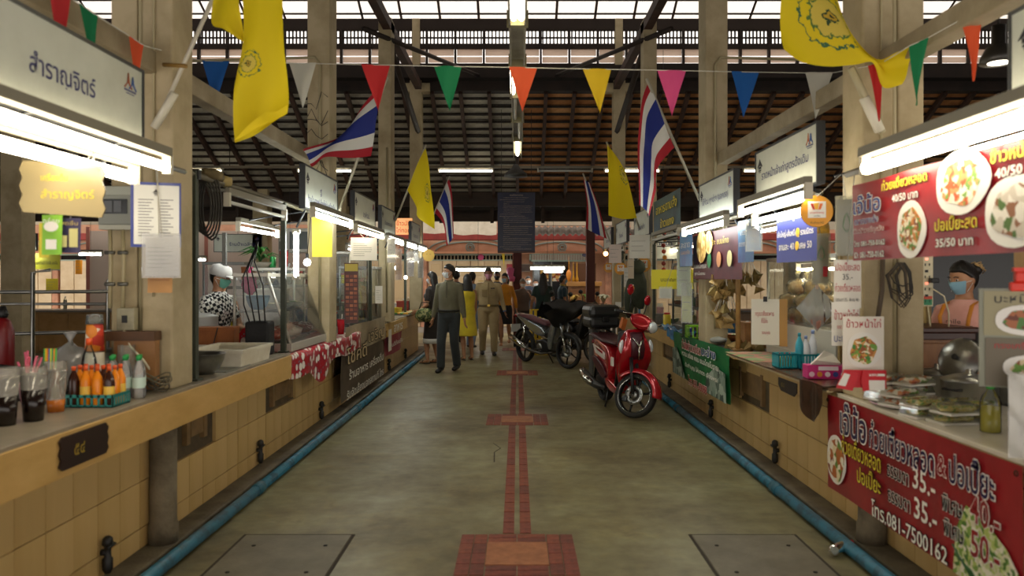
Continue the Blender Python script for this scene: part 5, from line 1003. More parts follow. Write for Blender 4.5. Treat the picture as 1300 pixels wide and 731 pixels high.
def tcf(u, v):
    y = 6.12+2.8*u; dr = .2+.15*math.exp(-((u-.33)/.1)**2) + .02*math.sin(u*19)
    s_ = v*(.62+dr)
    if s_ < .62: return (-2.5+s_, y, .8655+.006)
    return (-1.868 + .012*math.sin(u*26+v*4)+.01, y, .872-(s_-.62))
b.grid(tcf, 40, 22); b.build('cloth', RC, tc_)
b = MB(); b.grid(lambda u, v: (-2.4+.55*u, 6.10-.012*math.sin(u*11)*(1-v), .872-.1*(1-v)), 14, 6); b.build('end_flap', RC, tc_)
cup('bright red drink in a clear cup on the red tablecloth', -1.97, 8.35, .876, .17, .045, clear2, mat('c2081c', .15), .95, straw=wp)
t = thing('potted_plant', 'small leafy plant with yellow blooms behind the display case', 'plant', (-2.1, 7.85, .874)); part('pot', mat('7a4a30', .7), t, lambda b: b.lathe([(.05, 0), (.07, .09)], (0, 0, 0), 12))
for k in range(14): part('leaf', lf, t, lambda b, a=random.uniform(0, 2*PI), l=random.uniform(.08, .16): b.tube([(0, 0, .08), (l*.6*math.cos(a), l*.6*math.sin(a), .08+l), (l*math.cos(a), l*math.sin(a), .06+l*.8)], [.006, .02, .003], 5, flat=.3))
for k in range(5): part('bloom', mat('e0c23a', .5), t, lambda b, a=random.uniform(0, 6.2): b.ell((.07*math.cos(a), .07*math.sin(a), random.uniform(.2, .27)), .018, .018, .015, 8, 5))
# hanging things, left row
paper('long yellow handwritten sheet hanging under the second left lamp', PX(409, 300, 6.9), .18, .38, mat('e2cf3a', .5), .3, 0, 'น้ำหวาน', mat('c48a2a', .5))
t = thing('menu_board', 'brown strip menu panel hanging in a column of small pictures', 'sign', PX(446, 372, 8.2), .25); part('panel', mat('4a2016', .4), t, lambda b: b.box(-.075, .075, 0, .01, -.33, .33)); part('header', mat('b5a040', .5), t, lambda b: b.box(-.07, .07, -.004, 0, .24, .32))
for k in range(11):
    for j in range(3): part('picture', mat(['8c4a30', '6a3020', 'a5603c'][(k+j) % 3], .5), t, lambda b: b.box(-.06+.043*j, -.025+.043*j, -.004, 0, .2-.046*k-.03, .2-.046*k))
paper('bright white menu sheet lit from above in the left row', PX(462, 316, 8.6), .3, .26, wp, .35, 7); paper('white handwritten note hanging by a purple clip', PX(481, 374, 9.4), .09, .22, wp, .3, 5)
for k, (px, py, w, h, c) in enumerate([(497, 318, .1, .3, 'dcdcd4'), (506, 336, .08, .4, 'c9a88a'), (521, 335, .09, .35, 'd8cfc0'), (534, 340, .08, .3, 'b8b0a0'), (494, 345, .06, .5, 'd4d8d6'), (528, 322, .07, .25, 'e2ddd2')]):
    paper(['pale sheet hanging high beside the cool tube, left row', 'tan sheet hanging in a plastic sleeve, left row', 'cream sheet hanging near the end of the left row', 'grey sheet hanging at the last left stall', 'long pale plastic strip hanging in the left row', 'small cream card near the last left lamps'][k], PX(px, py, 9.5+k*.7), w, h, mat(c, .6), .3, 3, film=glass('ffffff', .1))
cabinet('tall glass cabinet in the left row behind the brown banner', -2.16, 9.2, .86, 1.1, .45, .95, PI/2, alu, .0, 2); cabinet('small glass cabinet in the left row with a red lettered pane', -2.2, 10.6, .86, .9, .45, .8, PI/2, alu, .0, 1); cabinet('farthest glass cabinet of the left row', -2.3, 12.0, .86, .8, .4, .8, PI/2, alu, .0, 1)
t = thing('microwave', 'pale grey microwave oven on a shelf by the second left column', 'microwave', PX(390, 305, 8.6)); part('case', mat('c9cdc8', .4), t, lambda b: b.box(-.24, .24, 0, .3, -.14, .14, bev=.01)); part('door', mat('4f5a5c', .2), t, lambda b: b.box(-.2, .1, -.01, 0, -.1, .1)); part('control_panel', mat('8f9a98', .4), t, lambda b: b.box(.12, .22, -.01, 0, -.11, .11))
t = thing('printer', 'pale violet appliance with two knobs on the left stall shelf', 'appliance', PX(411, 356, 9.0)); part('case', mat('b9b2cc', .4), t, lambda b: b.box(-.13, .13, 0, .2, -.09, .09, bev=.01))
for x in (-.05, .05): part('knob', mat('8a86a8', .4), t, lambda b: b.tube([(x, 0, -.04), (x, -.02, -.04)], .022, 10))
lsh = thing('back_shelf', 'long shelf table behind the left glass cabinets', 'shelf', (-2.95, 10.2, 0)); part('board', mat('6a655a', .5), lsh, lambda b: (b.box(-.3, .35, -2.0, 3.4, .9, .93), b.box(-.3, .0, -2.0, 3.4, 1.38, 1.41)))
for sy in (-1.95, 0, 3.35): part('upright', dull, lsh, lambda b: b.box(-.3, -.26, sy-.02, sy+.02, 0, 2.0))
pal = ['c9b89a', 'a03a2a', '3a6a8c', 'd9c23a', 'e0ddd2', '5a7a4a', 'b8703a', '7a7a78', 'c9a0a0', '2f3a4a']
def clutter(side, x0, x1, y0, y1, z, n, seed, where, rowgroup):
    rs = random.Random(seed); protos = {}
    for k in range(n):
        kind = rs.choice(('jar', 'carton', 'bottle', 'bowl', 'bag')); c = rs.choice(pal); cname = {'c9b89a': 'tan', 'a03a2a': 'red', '3a6a8c': 'blue', 'd9c23a': 'yellow', 'e0ddd2': 'white', '5a7a4a': 'green', 'b8703a': 'orange', '7a7a78': 'grey', 'c9a0a0': 'pink', '2f3a4a': 'dark'}[c]
        x, y = rs.uniform(x0, x1), y0+(y1-y0)*(k+.5)/n
        if kind == 'jar':
            t = thing('jar', f'{cname} jar {where}', 'jar', (x, y, z), 0, f'{cname} jars {where}'); h = rs.uniform(.12, .2); part('body', mat(c, .35), t, lambda b: b.lathe([(.05, 0), (.055, .02), (.055, h*.8), (.04, h*.88)], (0, 0, 0), 12)); part('lid', mat('b5322a' if c != 'a03a2a' else 'd9d5c8', .4), t, lambda b: b.lathe([(.043, h*.86), (.043, h), (.03, h*1.01)], (0, 0, 0), 12))
        elif kind == 'carton': carton(f'{cname} carton {where}', x, y, z, rs.uniform(.12, .24), rs.uniform(.1, .2), rs.uniform(.1, .25), mat(c, .6, n=5), rs.uniform(-.3, .3), group=f'{cname} cartons {where}')
        elif kind == 'bottle': bottle(f'{cname} bottle {where}', x, y, z, rs.uniform(.2, .28), .035, mat(c, .3), mat('d9d5c8', .4), group=f'{cname} bottles {where}')
        elif kind == 'bowl': bowl(f'{cname} bowl of food {where}', x, y, z, rs.uniform(.09, .13), .07, mat(c, .4), cells(['d9b46a', '5c8a3a', 'c0603a', 'e6dcc0'], 30, .5, .3), group=f'{cname} bowls {where}')
        else: bag(f'clear bag of {cname} goods {where}', x, y, z, (.09, .07, rs.uniform(.07, .12)), glass('eeeeee', .25, .12), mat(c, .7), seed=k, group=f'{cname} bags {where}')
clutter(-1, -3.1, -2.8, 8.4, 13.4, .93, 16, 11, 'on the long shelf behind the left cabinets', ''); clutter(-1, -3.2, -3.0, 8.4, 13.4, 1.41, 14, 12, 'on the upper shelf of the left row', '')
clutter(-1, -2.35, -2.05, 12.6, 14.6, .86, 7, 13, 'on the farthest left worktop', ''); clutter(-1, -2.3, -2.1, 8.6, 11.8, .932, 8, 14, 'inside the left glass cabinets', '')
clutter(-1, -2.9, -2.8, 5.55, 5.9, .89, 2, 15, 'on the prep table, left', '')
t = thing('food_tray', 'wide tray of green and orange snacks at the end of the left row', 'tray', (-2.05, 13.3, .86)); part('tray', steel, t, lambda b: b.box(-.2, .2, -.5, .5, 0, .02)); part('snacks', cells(['6a9a3a', 'e08a2a', 'e6e0c8', 'c9a83a', '4a7a2a'], 18, .5, .5), t, lambda b: b.box(-.18, .18, -.48, .48, .02, .05, bev=.01))
for k, y in enumerate((7.9, 9.9, 11.4, 13.0)): post(['green steel post beside the brown strip menu', 'green steel post right of the first tall cabinet', 'green steel post between the far left cabinets', 'green steel post by the farthest snack tray'][k], -1.95, y, .86, 2.12, .02)
t = cabinet('upright glass fridge seen behind the left cabinets', -3.6, 9.5, 0, .6, .5, 1.7, .0, mat('8f9490', .4), 0, 3); 
# far left row across the hall
for nm, x0, x1, y, c in (('far brown tiled counter across the left hall', -10.8, -5.2, 15.0, 'a8804e'), ('far brown counter beyond the right stalls', 4.2, 9.5, 15.0, '8a6a42')):
    t = thing('counter', nm, 'counter', ((x0+x1)/2, y, 0)); w = (x1-x0)/2; part('front', mat(c, .5, n=3), t, lambda b: b.box(-w, w, 0, .1, 0, .82)); part('top', mat('7a7266', .5), t, lambda b: b.box(-w, w, -.05, .7, .82, .86))
    for k in range(int(2*w/.6)): part('tile_panel', mat(c, .4, n=4, c2='96703e'), t, lambda b: b.box(-w+.6*k+.01, -w+.6*k+.59, -.012, 0, .05, .78))
t = thing('menu_board', 'long yellow menu board on the far left stall', 'sign', PX(38, 332, 15.7)); part('panel', mat('d9d23a', .5), t, lambda b: b.box(-.62, .62, 0, .02, -.16, .17)); part('picture', mat('c0408c', .5), t, lambda b: b.box(-.14, .02, -.005, 0, .0, .13)); hang_roof(t, .17); text('เมนูเด็ด', .3, .1, mat('a8402a', .5), t, (-.4, -.004, .09)); text('ข้าวแกงปักษ์ใต้ คั่วกลิ้ง แกงส้ม', .5, .08, ink, t, (.33, -.004, -.02)); text('เปิดทุกวัน', .3, .07, ink, t, (-.38, -.004, -.1))
for px, py, w, h, c, lab in ((67, 333, .3, .34, 'cfd2cc', 'white framed notice on the far left stall'), (100, 339, .15, .3, 'e8921c', 'small orange notice on the far left post'), (66, 362, .26, .28, 'e3c832', 'yellow paper on the steel rack side'), (18, 356, .2, .24, 'd4c0b8', 'pink white paper on the far left counter')):
    paper(lab, PX(px, py, 15.8), w, h, mat(c, .6), 0, 3)
clutter(-1, -10.0, -5.6, 15.2, 15.6, .86, 12, 21, 'on the far left counter', ''); 
t = thing('partition', 'pale backlit wall panel beyond the far left stall', 'partition', (-7.9, 19.0, 0)); part('panel', mat('d9c4b4', .8), t, lambda b: b.box(-3.0, 3.0, 0, .05, 0, 2.7)); part('frame', mat('a86a5c', .7), t, lambda b: [b.box(x-.04, x+.04, -.03, 0, 0, 2.8) for x in (-3, -1.5, 0, 1.5, 3)])
# ================================================================ RIGHT STALLS
# food boxes stacked on the white worktop
lidm = glass('f6f8f4', .05, .06); HW = .83
def food_box(label, x, y, z, rz, fills, w=.18, d=.13, h=.045):
    t = thing('food_box', label, 'food box', (x, y, z), rz, 'clear food boxes on the white worktop'); w, d = w/2, d/2
    part('tray', mat('e4e0d4', .4), t, lambda b: b.box(-w, w, -d, d, 0, .012, bev=.003)); part('food', fills, t, lambda b: (blobm(b, (-.03, 0, .022), (w*.55, d*.8, .016), .5, 6, x*9), blobm(b, (.04, 0, .022), (w*.42, d*.75, .015), .5, 6, x*7)))
    part('clear_lid', lidm, t, lambda b: b.add([(-w, -d, .01), (w, -d, .01), (w, d, .01), (-w, d, .01), (-w*.9, -d*.85, h), (w*.9, -d*.85, h), (w*.9, d*.85, h), (-w*.9, d*.85, h)], [(4, 5, 6, 7), (0, 1, 5, 4), (1, 2, 6, 5), (2, 3, 7, 6), (3, 0, 4, 7)]))
rollm = cells(['e9dcc4', 'd9803c', 'e6e0d2', 'c25a2c', 'efe6d0', '7a9a4a'], 40, .45, .4); noodm = cells(['d9c46a', 'e0d08a', 'c9b24e', '6f9a3c', 'd4c070', 'e3d79c'], 60, .45, .4)
t = thing('oval_platter', 'white oval platter under the near stack of roll boxes', 'platter', (2.02, 3.90, HW)); t.scale = (.78, .8, 1); part('dish', plate_w, t, lambda b: b.lathe([(.1, 0), (.2, .012), (.215, .02), (.19, .012), (.05, .006)], (0, 0, 0), 28, sy=1.1)); part('rim', mat('c9a0b8', .4), t, lambda b: b.tube([(.212*math.cos(a), .233*math.sin(a), .02) for a in (2*PI*k/28 for k in range(28))], .003, 5, closed=True))
pos = ['bottom', 'second', 'third', 'top']
for k, (x, y) in enumerate(((1.96, 3.82), (2.05, 3.92), (1.97, 4.00))):
    for j in range(3 if k else 2): food_box(f'clear box of filled rolls, {pos[j]} of the {["aisle side", "inner", "rear"][k]} stack on the oval platter', x+.01*j, y+random.uniform(-.01, .01), HW+.02+.046*j, .3+random.uniform(-.15, .15), rollm)
for k, (x, y) in enumerate(((1.97, 3.62), (2.02, 3.46), (2.15, 3.58))):
    for j in range(2): food_box(f'clear box of yellow noodles, {["bottom", "top"][j]} of the {["aisle side", "nearest", "pot side"][k]} stack past the platter', x+.008*j, y+random.uniform(-.01, .01), HW+.046*j, .25+random.uniform(-.15, .15), noodm, .19, .13)
t = bottle('square clear bottle of yellow oil with a green cap on the white worktop', 2.06, 3.26, HW, .21, .042, mat('c9b83a', .15), mat('2f9a3a', .4), .55); part('spout', mat('2f9a3a', .4), t, lambda b: b.lathe([(.014, .2), (.01, .24), (.004, .245)], (0, 0, 0), 10))
pot('wide lidded steel pot, nearer of the two on the near right stall', 2.33, 3.86, HW, .13, .14, steel); pot('smaller lidded steel pot beside the wooden cabinet', 2.40, 4.28, HW, .115, .12, steel)
t = thing('stall_shelf', 'steel inner shelf carrying the pots behind the white worktop', 'shelf', (2.62, 3.6, 0)); part('board', dull, t, lambda b: b.box(-.05, .45, -1.6, .68, .80, .829))
for sy in (-1.5, .62): part('leg', dull, t, lambda b: b.box(.38, .42, sy-.02, sy+.02, 0, .8))
t = thing('pan_cover', 'large shiny steel pot lid standing tilted behind the pots', 'lid', (2.44, 4.12, 1.05), .35); t.scale = (.76,)*3; t.rotation_euler = (math.radians(70), 0, math.radians(-62))
part('dome', steel, t, lambda b: b.lathe([(.158, 0), (.165, .008), (.15, .018), (.1, .045), (.03, .056), (.005, .057)], (0, 0, 0), 30)); part('inner_ring', mat('5c5450', .3, .6), t, lambda b: b.lathe([(.155, -.004), (.09, -.01), (.088, -.004)], (0, 0, 0), 26)); part('knob', blackm, t, lambda b: b.lathe([(.015, .055), (.022, .085), (.01, .09)], (0, 0, 0), 12))
pot('deep steel pot under the tilted lid', 2.62, 4.02, HW, .12, .18, dull, lid=False)
# wooden cabinet and column fittings
t = thing('wooden_cabinet', 'brown wooden cabinet with a dark moulded top behind the pots', 'cabinet', (2.40, 4.5, .83)); cw = mat('a8703a', .45, n=4, c2='8a5a2c', stretch=(3, 1, .5)); part('body', cw, t, lambda b: b.box(-.18, .30, 0, .4, 0, .30)); part('moulding', mat('4a2416', .4, n=5), t, lambda b: (b.box(-.2, .34, -.03, .42, .3, .345, bev=.006), b.box(-.22, .37, -.05, .42, .345, .375, bev=.006))); part('door', cw, t, lambda b: b.box(.03, .28, -.008, 0, .02, .28, bev=.004))
st('partition_column_panel', mat('c0a86c', .6, n=3, c2='a08850', bump=.2), lambda b: b.box(2.26, 2.62, 4.9, 4.98, 0, 2.3)) if 0 else None
t = thing('partition', 'cream painted panel behind the power strip', 'partition', (2.48, 5.0, 0)); part('panel', mat('c4ab6c', .6, n=3, c2='a68c50', bump=.2), t, lambda b: b.box(-.32, .26, 0, .05, 0, 2.05)); part('edge_strip', mat('8a7444', .6), t, lambda b: (b.box(-.33, -.3, -.01, .06, 0, 2.05), b.box(.25, .28, -.01, .06, 0, 2.05)))
t = thing('wall_panel', 'dark shiny panel behind the stall keeper', 'panel', (3.45, 5.6, 0)); part('panel', mat('0c0d0d', .3, n=2, c2='151716'), t, lambda b: b.box(-.6, .9, 0, .04, .2, 1.85)); part('frame', mat('3a3a34', .4), t, lambda b: (b.box(-.63, -.6, -.02, .05, 0, 1.88), b.box(-.6, .9, -.02, .05, 1.85, 1.88)))
ivory = mat('d9cfae', .45)
t = thing('power_strip', 'long upright power strip with lit red switches', 'power strip', PX(1178, 355, 4.6)); part('body', ivory, t, lambda b: b.box(-.034, .034, 0, .04, -.165, .165, bev=.005))
for k in range(4): part('switch', emit('e0602a', 1.2) if k in (0, 2) else blackm, t, lambda b: b.box(-.018, 0, -.004, 0, .12-.075*k, .135-.075*k)); part('socket', blackm, t, lambda b: (b.box(-.02, -.014, -.003, 0, .085-.075*k, .1-.075*k), b.box(.006, .012, -.003, 0, .085-.075*k, .1-.075*k)))
part('sticker', mat('2f8a5c', .5), t, lambda b: b.box(-.025, .025, -.003, 0, -.155, -.12)); part('sticker', mat('c94a2a', .5), t, lambda b: b.box(-.025, .025, -.003, 0, -.12, -.1)); part('plug', blackm, t, lambda b: b.box(.0, .05, -.04, 0, -.02, .01, bev=.005)); part('cable', ivory, t, lambda b: b.tube([(.0, -.0, -.16), (.0, -.03, -.3), (-.06, -.03, -.42), (-.2, -.03, -.4)], .005, 6)); part('cable', ivory, t, lambda b: b.tube([(.01, -.02, -.05), (.07, -.05, -.1), (.1, -.05, -.2), (.11, -.03, -.4)], .005, 6))
for px, py, w, h, lab in ((1152, 376, .05, .09, 'upright double wall socket on the cream panel'), (1151, 413, .09, .06, 'cream wall socket with a black and yellow plug')):
    t = thing('wall_socket', lab, 'socket', PX(px, py, 4.6)); part('plate', ivory, t, lambda b: b.box(-w, w, 0, .03, -h, h, bev=.006)) if h < .08 else part('plate', ivory, t, lambda b: b.box(-w, w, 0, .03, -h*1.4, h*1.4, bev=.006))
    for q in (-.03, .03): part('outlet', blackm, t, lambda b: (b.box(-.018, -.01, -.003, 0, q-.012, q+.012), b.box(.008, .016, -.003, 0, q-.012, q+.012)))
    if h < .08: part('plug', mat('d0b52a', .5), t, lambda b: b.box(.03, .07, -.04, 0, -.03, .02, bev=.006)); part('cable', blackm, t, lambda b: b.tube([(.05, -.03, -.02), (.03, -.08, -.12), (-.1, -.1, -.25), (-.22, -.1, -.36)], .011, 6)); part('cable', ivory, t, lambda b: b.tube([(-.06, -.01, 0), (-.14, -.03, -.06), (-.1, -.05, -.12), (.0, -.04, -.1), (.04, -.03, .0)], .007, 6))
t = thing('cable_bundle', 'black looped cables hanging on the near right column', 'cable', PX(1142, 345, 4.05))
for k in range(9): part('cable', mat('2a261f' if k % 3 else '4a3c2a', .6), t, lambda b, w=random.uniform(.03, .09), h=random.uniform(.05, .15), q=random.uniform(-.02, .03): b.tube([(q, 0, .05), (q-w, -.01, -.02), (q-w*.7, -.02, -h), (q, -.02, -h*1.3), (q+w*.6, -.02, -h), (q+w*.5, -.01, 0), (q, 0, .05)], .004, 5))
part('cable', mat('4a3c2a', .6), t, lambda b: b.tube([(-.09, 0, .1), (-.1, -.01, -.1), (-.13, -.01, -.3), (-.14, -.01, -.55), (-.1, 0, -.7)], .014, 6)); part('cable', mat('3a3024', .6), t, lambda b: b.tube([(.02, 0, .1), (.16, 0, .14), (.3, 0, .22)], .004, 5))
# printed sheets with pictures
def photo_sheet(label, pos, w, h, rz, title, dm, base='e4ddd0', tmat=None, dz=-.06, k=.75, film=None):
    t = thing('menu_card', label, 'menu card', pos, rz); part('card', mat(base, .5), t, lambda b: b.box(-w/2, w/2, 0, .006, -h/2, h/2))
    if title: text(title, w*.84, h*.15, tmat or rd, t, (0, -.003, h*.39))
    dish(t, 0, h*dz, w*.42, h*.3, dm, y=-.004, k=k)
    if film: part('film', film, t, lambda b: b.box(-w/2-.008, w/2+.008, -.012, -.011, -h/2-.01, h/2+.01))
    return t
t = thing('price_sheet', 'handwritten price sheet in red and black under the left edge of the food banner', 'sign', PX(1076, 361, 3.95), -.15); part('sheet', mat('ddd8cc', .6), t, lambda b: b.box(-.068, .068, 0, .003, -.125, .13))
hang(t, .12); text('ปอเปี๊ยะสด', .12, .045, rd, t, (0, -.002, .095)); text('35.-', .05, .03, ink, t, (0, -.002, .04)); text('ก๋วยเตี๋ยวหลอด', .125, .045, rd, t, (0, -.002, -.015)); text('ธรรมดา 35.- พิเศษ 40.-', .12, .018, ink, t, (0, -.002, -.08))
t = thing('price_sheet', 'white sheet with large red words below the handwritten price sheet', 'sign', PX(1074, 410, 3.95), -.15); part('sheet', mat('e2ded4', .6), t, lambda b: b.box(-.072, .068, 0, .003, -.12, .11))
text('ข้าวหน้าไก่', .12, .055, rd, t, (0, -.002, .045)); text('ธรรมดา 40', .09, .02, rd, t, (0, -.002, -.02)); text('บะหมี่', .08, .05, blue_p, t, (-.02, -.002, -.075))
photo_sheet('square menu card with a plate of minced food and green vegetables', PX(1096, 440, 3.85), .205, .31, -.08, 'ข้าวหน้าไก่', food2)
t = thing('payment_card', 'red and white payment cards clustered at the foot of the square menu card', 'card', PX(1094, 477, 3.8), -.1)
redc = mat('c8202c', .4)
part('back_card', redc, t, lambda b: b.box(-.09, .12, 0, .004, -.06, .03)); part('card', mat('e8e4dc', .5), t, lambda b: b.box(.01, .11, -.008, -.004, -.07, .012)); part('card_band', redc, t, lambda b: b.box(.01, .11, -.01, -.008, -.02, .0)); text('true', .06, .02, redc, t, (.045, -.0095, .006))
part('tilted_card', redc, t, lambda b: b.prism([(-.13, -.06), (-.05, -.075), (-.015, .01), (-.09, .03)], -.014, -.01, 'y')); part('tilted_label', mat('e8e4dc', .5), t, lambda b: b.prism([(-.122, -.045), (-.085, -.052), (-.062, .008), (-.09, .015)], -.017, -.014, 'y')); part('ribbon', redc, t, lambda b: (b.prism([(0, .03), (.025, .02), (.03, -.07), (.0, -.075), (-.01, -.02)], -.02, -.015, 'y')))
t = paper('clear sleeve with a pale card hanging between the round sign and the red banner', PX(1074, 288, 4.1), .10, .3, mat('a9a184', .5), -.1, 2, film=glass('e8e8dc', .2, .1)); part('drawing', mat('4a7a4a', .6), t, lambda b: b.tube([(-.02, -.012, 0), (-.012, -.012, .05), (0, -.012, .075), (.012, -.012, .05), (.02, -.012, 0), (0, -.012, -.03)], .002, 4, closed=True))
t = paper('second clear sleeve card hanging below the orange round sign', PX(1042, 330, 4.5), .09, .28, mat('b0aa90', .5), -.1, 1, film=glass('e8e8dc', .2, .1)); part('drawing', mat('3f7a4a', .6), t, lambda b: b.tube([(-.02, -.012, .02), (-.012, -.012, .06), (0, -.012, .085), (.012, -.012, .06), (.02, -.012, .02), (0, -.012, 0)], .002, 4, closed=True)); part('stamp', rd, t, lambda b: b.box(.01, .035, -.012, -.01, -.1, -.04))
bag('yellow plastic flowers bunched behind the orange round sign', 1.95, 4.85, 1.72, (.07, .06, .08), mat('c9951c', .5, n=20, c2='8a6a1c'), seed=3, name='flower_bunch', knot=False)
# menu boards at the right edge, behind glass
t = thing('menu_board', 'upright menu board with two food pictures at the right edge of the worktop', 'sign', (1.95, 2.84, 1.25), -.42)
part('board', mat('8b8c7a', .5), t, lambda b: b.box(-.17, .3, 0, .012, -.17, .21)); part('upper_picture', mat('9a9270', .5), t, lambda b: b.box(-.155, .3, -.004, 0, .03, .2)); part('lower_picture', mat('6d6350', .5), t, lambda b: b.box(-.15, .3, -.006, 0, -.165, .02))
text('บะหมี่หน้าไก่', .24, .04, ink, t, (.0, -.006, .175)); text('ทรงเครื่องหมูแดง', .24, .035, rd, t, (.0, -.008, -.01))
dish(t, .0, .09, .125, .06, cells(['8a4a2a', 'a5623a', '6a3420', '4d7a35'], 40), y=-.008); dish(t, .02, -.09, .12, .05, cells(['b0682c', '6d9a3a', '8a4a20', 'd9c49a'], 45), y=-.01)
part('clip', mat('d9301c', .4), t, lambda b: (b.box(-.07, .0, -.02, .02, .2, .235, bev=.006), b.box(-.055, -.015, -.03, .02, .235, .275, bev=.006), b.box(-.06, -.01, -.025, .02, .275, .29)))
t = thing('menu_bag', 'printed menu in a wrinkled clear bag standing on the white worktop', 'menu', (1.96, 2.74, .985), -.42)
b = MB(); b.grid(lambda u, v: (-.14+.42*u, .006*math.sin(u*23+v*9)-.02, -.15+.31*v), 20, 12); b.build('sheet', mat('d4d0c4', .3, n=6, c2='b9b5a8', bump=.4, bs=14), t)
for k in range(9): part('print_line', mat('9a988c', .6), t, lambda b: b.box(-.09, .0+.02*(k % 3), -.03, -.029, .09-.024*k, .093-.024*k))
b = MB(); b.grid(lambda u, v: (-.145+.43*u, .01*math.sin(u*31+v*15)-.034, -.15+.32*v), 24, 12); b.build('film', glass('ffffff', .14, .12), t)
t = paper('brown card corner hanging at the right edge above the menus', PX(1296, 342, 3.0), .05, .26, mat('a07a3a', .5, n=5), 0, 0)
# ---- middle right stall: baskets, tissue box, cabinet, hanging bag
t = thing('plastic_sheet', 'green and pink patterned plastic sheet on the middle worktop', 'sheet', (1.95, 6.0, .862)); part('sheet', cells(['7aa86a', 'c97a6a', '9ab87a', 'd9a08a', '6a9a5c'], 14, .3), t, lambda b: b.box(-.16, .5, -.35, .45, 0, .004))
t = thing('plastic_sheet', 'crumpled brown plastic sheet under the baskets, hanging off the counter corner', 'sheet', (1.95, 5.0, .862))
b = MB(); b.grid(lambda u, v: (-.16+.7*u, -.62+1.25*v, .004+.004*math.sin(u*17+v*13)), 14, 14); b.build('sheet', mat('6b4a36', .25, n=5, c2='4a3224', bump=.5, bs=12), t)
b = MB(); b.grid(lambda u, v: (-.165-.015*math.sin(u*9), -.62+.34*u, .006-(.10+.14*math.sin(u*PI)**.5)*(1-v)), 14, 6); b.build('hanging_edge', mat('4a3226', .25, n=5, c2='35241a', bump=.5, bs=12), t)
blb = mat('1f9aa8', .4)
crate('blue basket of sauce packets, left one on the middle worktop', 1.885, 5.28, .868, .13, .14, .105, blb, 'basket', 0, None, 7); crate('blue basket with white topped bottles, right one on the middle worktop', 2.035, 5.26, .868, .15, .16, .105, blb, 'basket', 0, None, 7)
for k in range(3): bottle(['small yellow sauce bottle, left in the blue basket', 'small yellow sauce bottle, middle in the blue basket', 'small yellow sauce bottle, right in the blue basket'][k], 1.85+.035*k, 5.28, .874, .1, .014, mat('e0c03a', .3), mat('b5352a', .4))
for k, (x, c, h) in enumerate(((1.985, '2f9ab0', .24), (2.03, 'd8dce2', .22), (2.08, 'd0d4dc', .26))): t = bottle(['tall turquoise squeeze bottle in the blue baskets', 'white bottle with a pale blue collar in the right blue basket', 'white pump bottle at the right of the blue basket'][k], x, 5.27, .874, h, .028, mat(c, .4), mat('8aa0d0' if k else '1f8a9a', .4), .95, seethru=mat(c, .4))
t = thing('tissue_box', 'bright pink printed tissue box on the brown plastic sheet', 'tissue box', (1.95, 4.74, .868), -.1)
part('box', mat('c8267a', .4), t, lambda b: b.box(-.125, .125, -.06, .06, 0, .085, bev=.004))
for k, c in enumerate(('e8c8d8', 'e0902a', 'f0e0ea', '3f4a9a', 'e8e4ec')): part('print', mat(c, .5), t, lambda b: b.prism([(-.1+.048*k+.017*math.cos(a), .03+.017*math.sin(a)) for a in (2*PI*j/10 for j in range(10))], -.062, -.0605, 'y'))
part('print', mat('e6dce4', .5), t, lambda b: b.box(-.06, .06, -.063, -.0605, .055, .08)); part('tissue', mat('eae6dc', .8), t, lambda b: [b.add([(-.1, -.03, .086), (.08, -.04, .086), (.09, .04, .086), (-.08, .04, .086), (-.075, -.07, .12), (-.01, -.01, .175), (.05, .0, .15), (.075, -.06, .1)], [(0, 1, 7, 4), (4, 7, 6, 5), (1, 2, 6, 7), (2, 3, 5, 6), (3, 0, 4, 5)])])
t = thing('sign_card', 'leaning white card with red handwriting in a wooden frame', 'sign', PX(974, 407, 5.9), -.3); part('card', mat('e2ddcf', .6), t, lambda b: b.box(-.12, .09, 0, .01, -.19, .17)); part('wood_side', mat('b5884a', .6), t, lambda b: b.box(.09, .15, .0, .02, -.2, .17)); part('clip', blackm, t, lambda b: b.box(-.03, .0, -.015, .015, .15, .19)); tube_light('tube_lamp', 'small tube lamp inside the glass cabinet over the snack bags', (2.36, 5.3, 1.6), (2.36, 6.3, 1.6), e=warmw, r=.012, w=.03)
text('กรุณาสั่งอาหาร\nที่นี่ค่ะ', .14, .1, rd, t, (-.02, -.003, .03)); text('ขอบคุณ', .06, .03, rd, t, (-.01, -.003, -.1))
cb = cabinet('large glass cabinet full of bagged food on the middle right stall', 2.40, 5.73, .868, 1.42, .52, .80, -PI/2, mat('c4c2b6', .35, .4), 0, 0); part('middle_rail', mat('c4c2b6', .35, .4), cb, lambda b: (b.box(-.70, .70, -.26, .26, .24, .27), b.box(-.70, .70, -.255, -.25, .07, .24)))
for k in range(14): bag(f'bag of puffed yellow snacks piled in the glass cabinet, {["low", "middle", "high"][k//5]} layer', 2.23+.14*(k % 2), 5.62+.17*(k % 5), 1.14+.11*(k//5), (.085, .08, .065), glass('f0e8c8', .25, .12), mat('d0ae62', .6, n=30, c2='b8904a', bump=.6), group=f'snack bags, {["low", "middle", "high"][k//5]} layer', seed=k)
t = thing('hanging_bag', 'clear diamond shaped plastic bag hanging by one corner before the cabinet', 'bag', PX(1037, 391, 4.75), -.2); 
b = MB(); b.grid(lambda u, v: ((u-v)*.125*1.0, .03*math.sin(u*PI)*math.sin(v*PI)+.006*math.sin(u*21+v*7), .15-(u+v)*.15), 12, 12); b.grid(lambda u, v: ((u-v)*.125, -.035*math.sin(u*PI)*math.sin(v*PI)-.006*math.sin(u*15-v*19), .15-(u+v)*.15), 12, 12); b.build('film', glass('e8ecec', .3, .08), t)
